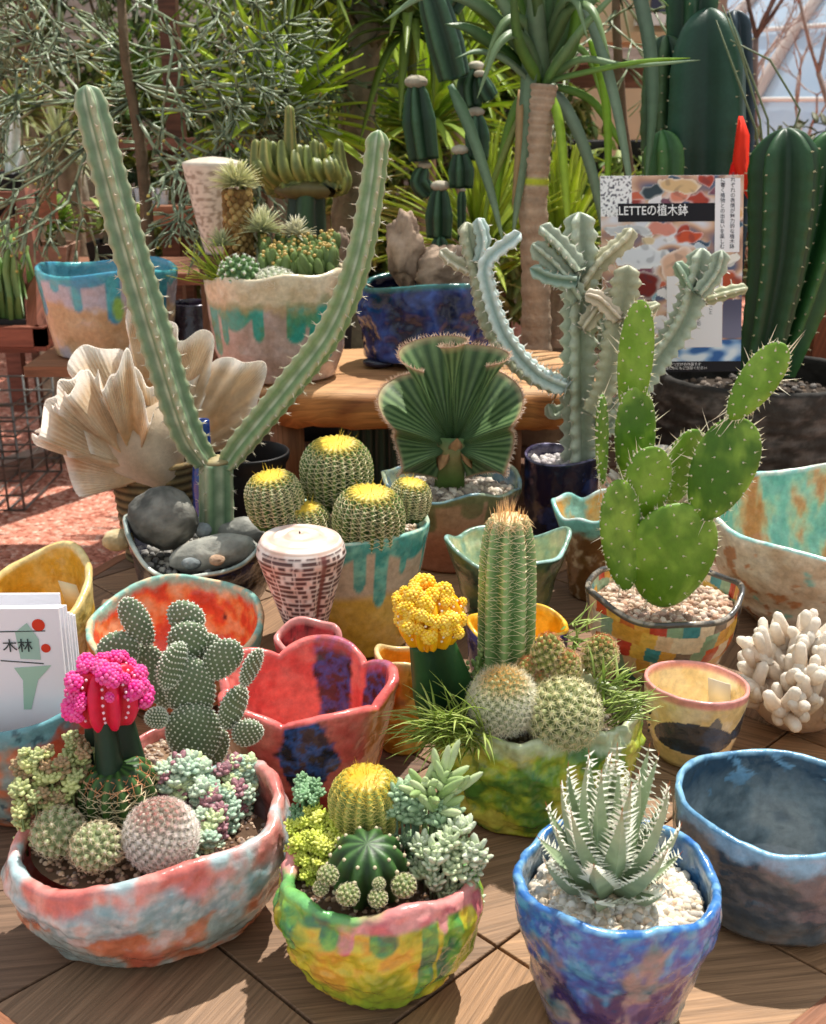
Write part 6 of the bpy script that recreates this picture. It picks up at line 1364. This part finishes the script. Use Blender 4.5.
# ---- branching finger cactus on rootstock ----
t = thing('potted_finger_cactus', 'cluster of brownish green upright finger stems grafted on a dark green stalk', 'potted plant', (-.215, 2.05, 0))
X0 = pt(305, 230, 2.05).x
pot('pot', t, (X0, 2.05), .08, .08, .22, [(0, .8), (1, 1)], lambda a, t_, s, p: H('#1a1a1c'), th=.005, seed=92, seg=60, rows=12, m=M_black, bump=0); gravel('soil', t, (X0, 2.05), .07, .07, .2, .008, ['#5d5046'], 60, 22, '#3a3028')
swept(t, 'rootstock', [Vector((X0, 2.05, .2)), pt(306, 230, 2.05), pt(307, 192, 2.05)], [.034, .038, .034], 3, .45, H('#14301c'), H('#2f5030'), taper=False, sharp=.7, rot=.5)
rs = random.Random(17)
for k in range(24):
    u = (k+.5)/24; sx = (u-.5)*2; p0 = pt(306+sx*34, 192-4*abs(sx), 2.05+rs.uniform(-.03, .03)); tipx = 298+sx*44+rs.uniform(-3, 3); tipy = 150-rs.uniform(-12, 12)+12*sx*sx*0
    if k in (9, 10): tipy = 105
    swept(t, 'finger', [p0, pt((306+sx*38), 180, 2.04), pt(tipx, 168, 2.03+rs.uniform(-.02, .02)), pt(tipx-2, tipy, 2.03)], [.018, .017, .014, .008], 5, .18, H('#5f6a34'), mix(H('#8a9a4c'), H('#a0784c'), rs.random()*.5), seed=k)
mb = MB(); mb.ell(pt(306, 188, 2.05), (.060, .040, .020), H('#5f5a34'), 20, 10); mb.build('graft_base', M_plant, t)

# ---- palm-like bright plants ----
M_leaf_far = mat('sunlit_leaf', .4, .4, 0, 0, 0, .2, 20, transl=.5)
def palm(name, label, c, zb, n, L, w, c1, c2, seed, trunk=.03, droop=.35, pitch=(.0, 1.35), tcol='#7a6a58', potted=False):
    t = thing(name, label, 'plant', (c.x, c.y, zb)); rs = random.Random(seed); tk = MB(); b = Vector((c.x, c.y, zb))
    tk.tube([b+(c-b)*(i/12) for i in range(13)], [trunk*(1.3-.3*i/12)*(1+.05*math.sin(i*2.5)) for i in range(13)], lambda a, i, n_: mix(H(tcol), H('#b0a08a'), .5+.5*math.sin(a*3+i)), 12); tk.build('trunk', M_bark, t)
    lv = MB()
    for k in range(n):
        a = rs.uniform(0, 2*PI); e = rs.uniform(*pitch); d = Vector((math.cos(a)*math.cos(e), math.sin(a)*math.cos(e), math.sin(e))); l = L*rs.uniform(.7, 1.1); dr = Vector((0, 0, -droop*l*math.cos(e)))
        strap(lv, [c, c+d*l*.35+dr*.1, c+d*l*.7+dr*.5, c+d*l+dr], w*rs.uniform(.8, 1.2), mix(H(c1), H(c2), rs.random()), H(c2), face=Vector((0, 0, 1)))
    stuff(lv.build('fronds', M_leaf_far, t)); return t
palm('palm_plant', 'bright yellow green palm-like plant behind the finger cactus', pt(280, 130, 2.5), FZ, 80, .30, .017, '#8ab02c', '#dcf060', 1)
palm('palm_plant', 'bright green narrow-leaved plant behind the jointed cactus', pt(425, 130, 3.4), FZ, 110, .50, .013, '#6f9a34', '#c3d858', 2)
palm('palm_plant', 'green spray of narrow leaves low behind the navy pot', pt(480, 260, 2.85), FZ, 120, .34, .010, '#7a9c34', '#cfdc5c', 3, pitch=(.2, 1.5))
palm('palm_plant', 'light green leafy spray left of the tree trunk', pt(320, 215, 3.3), FZ, 100, .36, .012, '#8aa844', '#d8e08c', 4, pitch=(.1, 1.5))
palm('palm_plant', 'yellow green strappy plant behind the ringed trunk', pt(560, 262, 3.0), FZ, 90, .34, .012, '#7fa038', '#d0dc60', 5, pitch=(.2, 1.5))
palm('palm_plant', 'bright yellow leaves at the top centre behind the branches', pt(350, 60, 3.8), FZ, 100, .55, .016, '#7f9c30', '#d3dc50', 6, pitch=(-.3, 1.3))
palm('palm_plant', 'dark green arching plant at the top right of centre', pt(462, 50, 3.9), FZ, 80, .42, .014, '#5f8034', '#b4cc58', 7, pitch=(-.4, 1.3))
# ---- tree trunk with crown ----
t = thing('tree', 'grey brown tree trunk rising behind the right arm of the V-shaped cactus', 'tree', (pt(350, 240, 2.7).x, 2.7, FZ))
tk = MB(); a0 = pt(350, 240, 2.7); TP = [Vector((a0.x-.02, 2.7, FZ)), Vector((a0.x-.01, 2.7, .2)), pt(350, 240, 2.7), pt(352, 180, 2.7), pt(358, 110, 2.7), pt(364, 50, 2.7), pt(370, -20, 2.7), pt(372, -120, 2.7)]
P_ = [TP[i].lerp(TP[i+1], k/8) for i in range(7) for k in range(8)]+[TP[-1]]
tk.tube(P_, [.052-.022*i/56+.002*math.sin(i*1.7) for i in range(57)], lambda a, i, n: mix(H('#6a5f48'), H('#a3977c'), .5+.5*noise.noise(Vector((a*2, i*.5, 1)))*1.6), 16); tk.build('trunk', M_bark, t)
bk = MB(); rs = random.Random(71); tips = []
for (p0, tgt) in ((pt(366, 40, 2.7), pt(300, -30, 2.6)), (pt(366, 30, 2.7), pt(430, -20, 2.8)), (pt(368, 10, 2.7), pt(345, -90, 2.7)), (pt(362, 60, 2.7), pt(410, 30, 2.6)), (pt(371, -60, 2.7), pt(420, -120, 2.7))):
    q = p0.lerp(tgt, .5)+Vector((0, 0, .03)); bk.tube([p0, q, tgt], [.016, .012, .008], H('#8a7f68'), 8); tips.append(tgt)
bk.build('branches', M_bark, t); lv = MB()
for c in tips:
    for k in range(40):
        a = rs.uniform(0, 2*PI); e = rs.uniform(-.7, 1.2); d = Vector((math.cos(a)*math.cos(e), math.sin(a)*math.cos(e), math.sin(e))); l = rs.uniform(.18, .34); strap(lv, [c, c+d*l*.5, c+d*l+Vector((0, 0, -.1))], .012, H('#4d6c30'), H('#9ab04a'), face=Vector((0, 0, 1)))
stuff(lv.build('leaves', M_leaf, t))

# ---- pencil-stemmed shrubs (top left and hanging sprays) ----
def pencil(name, label, roots, seed, c1, c2, depth=5, L=.11, r=.0048, base=None, stem=None, down=-.1, n0=4):
    rs = random.Random(seed); t = thing(name, label, 'plant', tuple(base)); mb = MB(); st = MB(); st.tube(stem, [.018-.010*i/(len(stem)-1) for i in range(len(stem))], H('#6d5c48'), 8); st.build('stem', M_bark, t)
    def grow(p, d, l, r_, k):
        d = d.normalized(); q = p+d*l*.5+Vector((rs.uniform(-1, 1), rs.uniform(-1, 1), rs.uniform(-1, 1)))*l*.06; e = p+d*l; mb.tube([p, q, e], [r_, r_*.92, r_*.8], lambda a, i, n: mix(c1, c2, .3+.3*i+rs.random()*.2), 5)
        if k == 0: 
            if rs.random() < .12: mb.ico(e, r_*1.6, H('#c9b45c'))
            return
        for _ in range(rs.choice((2, 2, 3))): grow(e, d+Vector((rs.uniform(-1, 1), rs.uniform(-1, 1), rs.uniform(-.8, .8)+down))*.75, l*rs.uniform(.7, .92), r_*.86, k-1)
    for (p, d) in roots:
        for _ in range(n0): grow(p, Vector(d)+Vector((rs.uniform(-1, 1), rs.uniform(-.6, .6), rs.uniform(-.6, .6)))*.5, L*rs.uniform(.8, 1.2), r, depth)
    stuff(mb.build('pencil_branches', M_plant, t)); return t
PB = 2.35; s0 = Vector((pt(150, 300, PB).x, PB, FZ)); stm = [s0, Vector((s0.x, PB, 0)), pt(150, 300, PB), pt(146, 200, PB), pt(140, 140, PB), pt(125, 60, PB), pt(120, -20, PB)]
pencil('pencil_shrub', 'sprawling grey green pencil-stemmed shrub filling the top left', [(pt(125, 60, PB), (-.8, -.2, .2)), (pt(128, 80, PB), (.8, 0, .1)), (pt(120, 0, PB), (-.6, 0, .1)), (pt(120, -10, PB), (.7, -.2, -.1)), (pt(135, 110, PB), (.5, -.3, -.3)), (pt(132, 100, PB), (-.7, -.2, -.2))], 3, H('#35462f'), H('#98a684'), base=s0, stem=stm, L=.100, r=.0044, depth=5, n0=4)
s1 = Vector((pt(262, 200, 2.6).x, 2.6, FZ)); stm = [s1, pt(268, 200, 2.6), pt(262, 100, 2.6), pt(262, 0, 2.6), pt(262, -60, 2.6)]
pencil('pencil_shrub', 'pencil-stemmed shrub hanging at the top left of the tree trunk', [(pt(262, 0, 2.6), (-.6, -.2, -.5)), (pt(262, -20, 2.6), (.6, -.2, -.4)), (pt(262, -40, 2.6), (0, -.2, -.7))], 5, H('#33482e'), H('#82966e'), base=s1, stem=stm, L=.10, r=.0042, depth=5, down=.1, n0=2)
s2 = Vector((pt(640, 200, 3.0).x, 3.0, FZ)); stm = [s2, pt(640, 250, 3.0), pt(622, 120, 3.0), pt(616, 20, 3.0), pt(616, -50, 3.0)]
pencil('pencil_shrub', 'pencil-stemmed shrub in front of the beige building', [(pt(616, 10, 3.0), (-.5, -.2, -.3)), (pt(618, -10, 3.0), (.6, -.2, -.4)), (pt(622, 60, 3.0), (0, -.2, -.3))], 6, H('#4a5c3c'), H('#a0ac84'), base=s2, stem=stm, L=.12, r=.0040, depth=4, down=-.2, n0=3)
# spiky grey plant behind the white cactus
palm('spiky_plant', 'grey green spiky rosette plant behind the left rack', pt(60, 150, 3.6), FZ, 70, .16, .008, '#8a9468', '#c9cda0', 8, pitch=(-.2, 1.4), trunk=.05)
palm('spiky_plant', 'pale spiky plant at the far left above the rack', pt(25, 115, 3.9), FZ, 70, .20, .008, '#7f9450', '#b8c07c', 9, pitch=(-.2, 1.4))
# thick pale trunks at the left
for k, (px, y0, y1, Y, r) in enumerate(((46, 90, 260, 4.4, .045), (72, 130, 260, 4.3, .04), (88, 120, 260, 4.5, .05))):
    mb = MB(); a = pt(px, y0, Y); b = Vector((a.x, Y, FZ)); mb.tube([b, b.lerp(a, .5), b.lerp(a, .8), a], [r*1.2, r, r, r*.4], lambda a_, i, n: mix(H('#8a8070'), H('#b8ac98'), .5+.5*math.sin(a_*3)), 14)
    tag(mb.build('column_cactus', M_bark), ['pale grey columnar trunk behind the left rack, leftmost of three', 'pale grey columnar trunk behind the left rack, middle of three', 'pale grey columnar trunk behind the left rack, rightmost of three'][k], 'plant', 'pale columnar trunks at the back left')

# ---- far shrubs ----
def shrub(name, label, px, py, Y, rx, rz, n, L, w, c1, c2, seed, shape='oval'):
    c = pt(px, py, Y); t = thing(name, label, 'plant', (c.x, Y, FZ)); rs = random.Random(seed); lv = MB(); st = MB()
    for k in range(9):
        a = rs.uniform(0, 6.3); e = c+Vector((math.cos(a)*rx*.6, math.sin(a)*rx*.4, rz*rs.uniform(-.3, .7))); st.tube([(c.x+rs.uniform(-.05, .05), Y, FZ), (c.x+(e.x-c.x)*.4, Y, (FZ+e.z)/2), e], [.018, .012, .006], H('#6d5c48'), 6)
    st.build('stems', M_bark, t)
    for k in range(n):
        u = Vector((rs.gauss(0, 1), rs.gauss(0, 1), rs.gauss(0, 1))).normalized()*rs.uniform(.3, 1)**.5; p = c+Vector((u.x*rx, u.y*rx*.6, u.z*rz)); d = Vector((rs.uniform(-1, 1), rs.uniform(-1, 1), rs.uniform(-.9, .6)))
        lv.leaf(p, d, L*rs.uniform(.6, 1.2), w, .002, mix(H(c1), H(c2), rs.random()**1.5), rs.uniform(-.8, .2), seg=3, shape=shape)
    stuff(lv.build('foliage', M_leaf_far, t)); return t
SH = [('dark leafy shrub at the far left behind the rack', 20, 60, 5.6, .9, .7, '#55683a', '#b4bc8c'), ('olive shrub behind the white pots on the rear shelf', 140, 150, 5.2, .7, .4, '#52683a', '#a9b46c'), ('green bush at the top left behind the pencil shrub', 150, 20, 6.0, 1.0, .6, '#66784a', '#c4c89c'),
      ('mid green bush behind the bright palm plant', 250, 120, 5.0, .7, .6, '#668a38', '#cfdc70'), ('yellow green bush behind the tree trunk', 380, 170, 4.6, .6, .6, '#7a9c3c', '#e2e888'), ('tall green bush at the top centre', 400, 20, 5.6, .9, .6, '#66863c', '#d0d880'),
      ('pale green bush behind the jointed cactus', 470, 180, 4.8, .6, .5, '#7c9c48', '#e6eca8'), ('dark green bush behind the strap-leaved tree', 505, 110, 5.4, .42, .5, '#587a3c', '#b8c87c'), ('light green bush low behind the poster', 600, 250, 4.2, .5, .35, '#7a9848', '#d8e09c'), ('low green bush behind the cream dripping pot', 262, 240, 4.7, .6, .35, '#4a6430', '#9fb45c'),
      ('dusty green bush at the right edge behind the tall cacti', 800, 200, 5.4, .7, .35, '#5c6848', '#a8a684')]
for k, (lb, px, py, Y, rx, rz, c1, c2) in enumerate(SH): shrub('leafy_shrub', lb, px, py, Y, rx, rz, 1100, .12, .018, c1, c2, 100+k, 'oval' if k % 2 else 'blade')

# ---- low shelf with black pots at right of centre ----
b3 = thing('rear_shelf', 'beige wooden shelf with black pots seen between the strap leaves', 'shelf', (.85, 4.2, FZ)); z3 = pt(600, 178, 4.2).z
board(b3, .45, 1.5, 4.15, 4.5, z3-.07, z3, '#c9b08c')
for x in (.5, 1.45): board(b3, x-.03, x+.03, 4.2, 4.26, FZ, z3-.07, '#7a5c44', 'leg')
for k, x in enumerate((.62, .80, .98, 1.16)):
    o = pot('plastic_pot', None, (x, 4.3), .07, .07, .12, [(0, .8), (1, 1)], lambda a, t_, s, p: H('#17171a'), th=.006, z0=z3+.001, seed=k, seg=40, rows=8, m=M_black, bump=0)
    tag(o, ['black plastic pot on the beige rear shelf, leftmost', 'black plastic pot on the beige rear shelf, second from left', 'black plastic pot on the beige rear shelf, third from left', 'black plastic pot on the beige rear shelf, rightmost'][k], 'pot', 'black pots on the beige shelf')
# canopy beams
bm = thing('timber_canopy', 'brown timber canopy beam high behind the strap-leaved tree', 'canopy', (.5, 4.9, FZ)); zz = pt(540, 88, 4.9).z; zt = pt(540, 66, 4.9).z
board(bm, .05, 1.15, 4.9, 4.98, zz, zt, '#7a5c4c', 'beam'); 
tb = MB(); tb.uv = []; addboard([(.0, 4.5), (1.2, 4.5), (1.2, 5.2), (0, 5.2)], 0, H('#b8a69c'), zt+.002, zt+.05); tb.build('roof_board', M_wood, bm, smooth=False)
for x in (.1, 1.1): board(bm, x-.04, x+.04, 4.9, 4.98, FZ, zz, '#6a4c3c', 'post')
lc = thing('timber_canopy', 'reddish timber frame at the upper left edge', 'canopy', (-2.0, 4.6, FZ)); zz = pt(20, 96, 4.6).z
board(lc, -2.3, -1.55, 4.6, 4.68, zz, zz+.07, '#8a5648', 'beam'); board(lc, -2.3, -1.6, 4.6, 4.68, pt(0, 68, 4.6).z, pt(0, 60, 4.6).z, '#8a5648', 'beam')
for x in (-2.25, -1.62): board(lc, x-.03, x+.03, 4.6, 4.66, FZ, pt(0, 60, 4.6).z, '#7a4c3e', 'post')

# ---- building, wall, glass dome ----
M_plaster = mat('plaster', .85, .2, 6, .3, .01, .06, 4)
M_rockwall = mat('rock_wall', .9, .2, 5, 1.0, .08, .45, 3.0)
mb = MB(); mb.grid(lambda i, j: Vector((-6+i*.12, 7.2+.10*nz3((i*.12, j*.12, 0), 1.3, 5)+ .15*nz3((i*.12, 0, j*.12), .5, 6), FZ-.1+j*.12)), 66, 32, lambda i, j: mix(H('#9a8c80'), H('#d8ccc0'), sm(-.5, .5, nz3((i*.12, j*.12, 0), 1.1, 8))), closeu=False)
struct(mb.build('wall_back', M_rockwall))
bd = thing('beige_building', 'beige plastered building with a dark window seen behind the strap leaves', 'building', (1.9, 7.0, FZ))
x0, x1 = pt(575, 100, 6.6).x, pt(696, 100, 6.6).x
mb = MB(); mb.box(((x0+x1)/2, 7.3, 0.8), (x1-x0, 1.4, 2.84), H('#d9c09c')); mb.build('wall', M_plaster, bd, smooth=False)
mb = MB(); a = pt(650, 12, 6.6); b = pt(690, -60, 6.6); mb.box(((a.x+b.x)/2, 6.59, (a.z+b.z)/2), (b.x-a.x, .03, b.z-a.z), H('#2a2c44')); mb.build('window', M_gloss, bd, smooth=False)
mb = MB(); c = pt(668, 20, 6.6); mb.box((c.x, 6.56, c.z), (.36, .08, .06), H('#e8e4dc')); mb.build('window_sill', M_plaster, bd, smooth=False)
mb = MB(); c = pt(632, 30, 6.6); mb.box((c.x+.1, 6.55, c.z-.04), (x1-x0, .1, .05), H('#c8ab84')); mb.build('ledge', M_plaster, bd, smooth=False)
M_pane = mat('dome_glass', .12, .6); pb_ = M_pane.node_tree.nodes['Principled BSDF']; pb_.inputs['Transmission Weight'].default_value = .35; pb_.inputs['IOR'].default_value = 1.1
dm = thing('glass_dome', 'curved glass greenhouse roof with white ribs in the upper right corner', 'greenhouse', (6.6, 12, FZ)); DC = Vector((6.4, 12.0, -2.0)); DR = 4.9
def dome(a, e, r=DR): return DC+Vector((math.cos(a)*math.cos(e), math.sin(a)*math.cos(e), math.sin(e)))*r
mb = MB(); mb.grid(lambda i, j: dome(2*PI*i/72, .28+(1.25)*j/24), 72, 25, lambda i, j: mix(H('#a9c8e6'), H('#e4eef6'), .5+.5*noise.noise(Vector((i*.4, j*.5, 2)))*1.5)); mb.build('panes', M_pane, dm)
for k in range(24):
    a = 2*PI*k/24; mb = MB(); mb.tube([dome(a, .28+1.25*j/20, DR+.04) for j in range(21)], .05, H('#cbbfb8'), 6); mb.build('rib', M_gloss, dm)
for k in range(9):
    e = .28+1.25*k/9; mb = MB(); mb.tube([dome(2*PI*i/60, e, DR+.03) for i in range(61)], .02, H('#e4e0dc'), 5); mb.build('hoop', M_gloss, dm)
dw = MB(); dw.grid(lambda i, j: Vector((DC.x+math.cos(2*PI*i/60)*DR*.96, DC.y+math.sin(2*PI*i/60)*DR*.96, [FZ, -.62+.1][j])), 60, 2, H('#b0a498')); dw.build('base_wall', M_plaster, dm)
# bare tree in front of the dome
def bare(name, label, px, Y, y_top, seed, col, L=.42, depth=6):
    rs = random.Random(seed); c = pt(px, 240, Y); b = Vector((c.x, Y, FZ)); t = thing(name, label, 'tree', tuple(b)); mb = MB()
    def g(p, d, l, r, k):
        d = d.normalized(); q = p+d*l*.5+Vector((rs.uniform(-1, 1), rs.uniform(-1, 1), rs.uniform(-1, 1)))*l*.08; e = p+d*l; mb.tube([p, q, e], [r, r*.85, r*.7], col, 5)
        if k: 
            for _ in range(rs.choice((2, 2, 3))): g(e, d+Vector((rs.uniform(-1, 1), rs.uniform(-1, 1), rs.uniform(-.5, .7)))*.8, l*rs.uniform(.62, .85), r*.62, k-1)
    g(b, Vector((rs.uniform(-.1, .1), 0, 1)), L*2.0, .036, depth); mb.build('branches', M_bark, t)
bare('bare_tree', 'leafless brown tree in front of the glass dome', 778, 6.0, 60, 4, H('#857068')); bare('bare_tree', 'leafless pinkish grey tree at the right edge before the dome', 835, 7.0, 60, 9, H('#a39088')); 
for k, (px, Y) in enumerate(((752, 7.6), (715, 9.8))): bare('bare_tree', ['leafless pale tree just right of the column cactus', 'leafless tree behind the beige building'][k], px, Y, 60, 30+k, H('#b09c94'), .40 if k else .30)
# thin grassy stems in front of the sky
t = thing('grass_stems', 'thin arching bare stems between the poster cactus and the right cactus', 'plant', (.62, 2.05, 0)); mb = MB()
b = Vector((.64, 2.05, 0))
for pp_ in ([(768, 200), (760, 120), (740, 50), (722, 5)], [(770, 200), (768, 120), (745, 60), (728, 10)], [(764, 200), (756, 130), (738, 80), (716, 20)], [(772, 200), (800, 110), (770, 60), (730, 40)]):
    q = [pt(x, y, 2.05) for x, y in pp_]; mb.tube([b]+q, [.003, .0025, .002, .002, .001], H('#6f7a58'), 6)
mb.build('stems', M_plant, t)
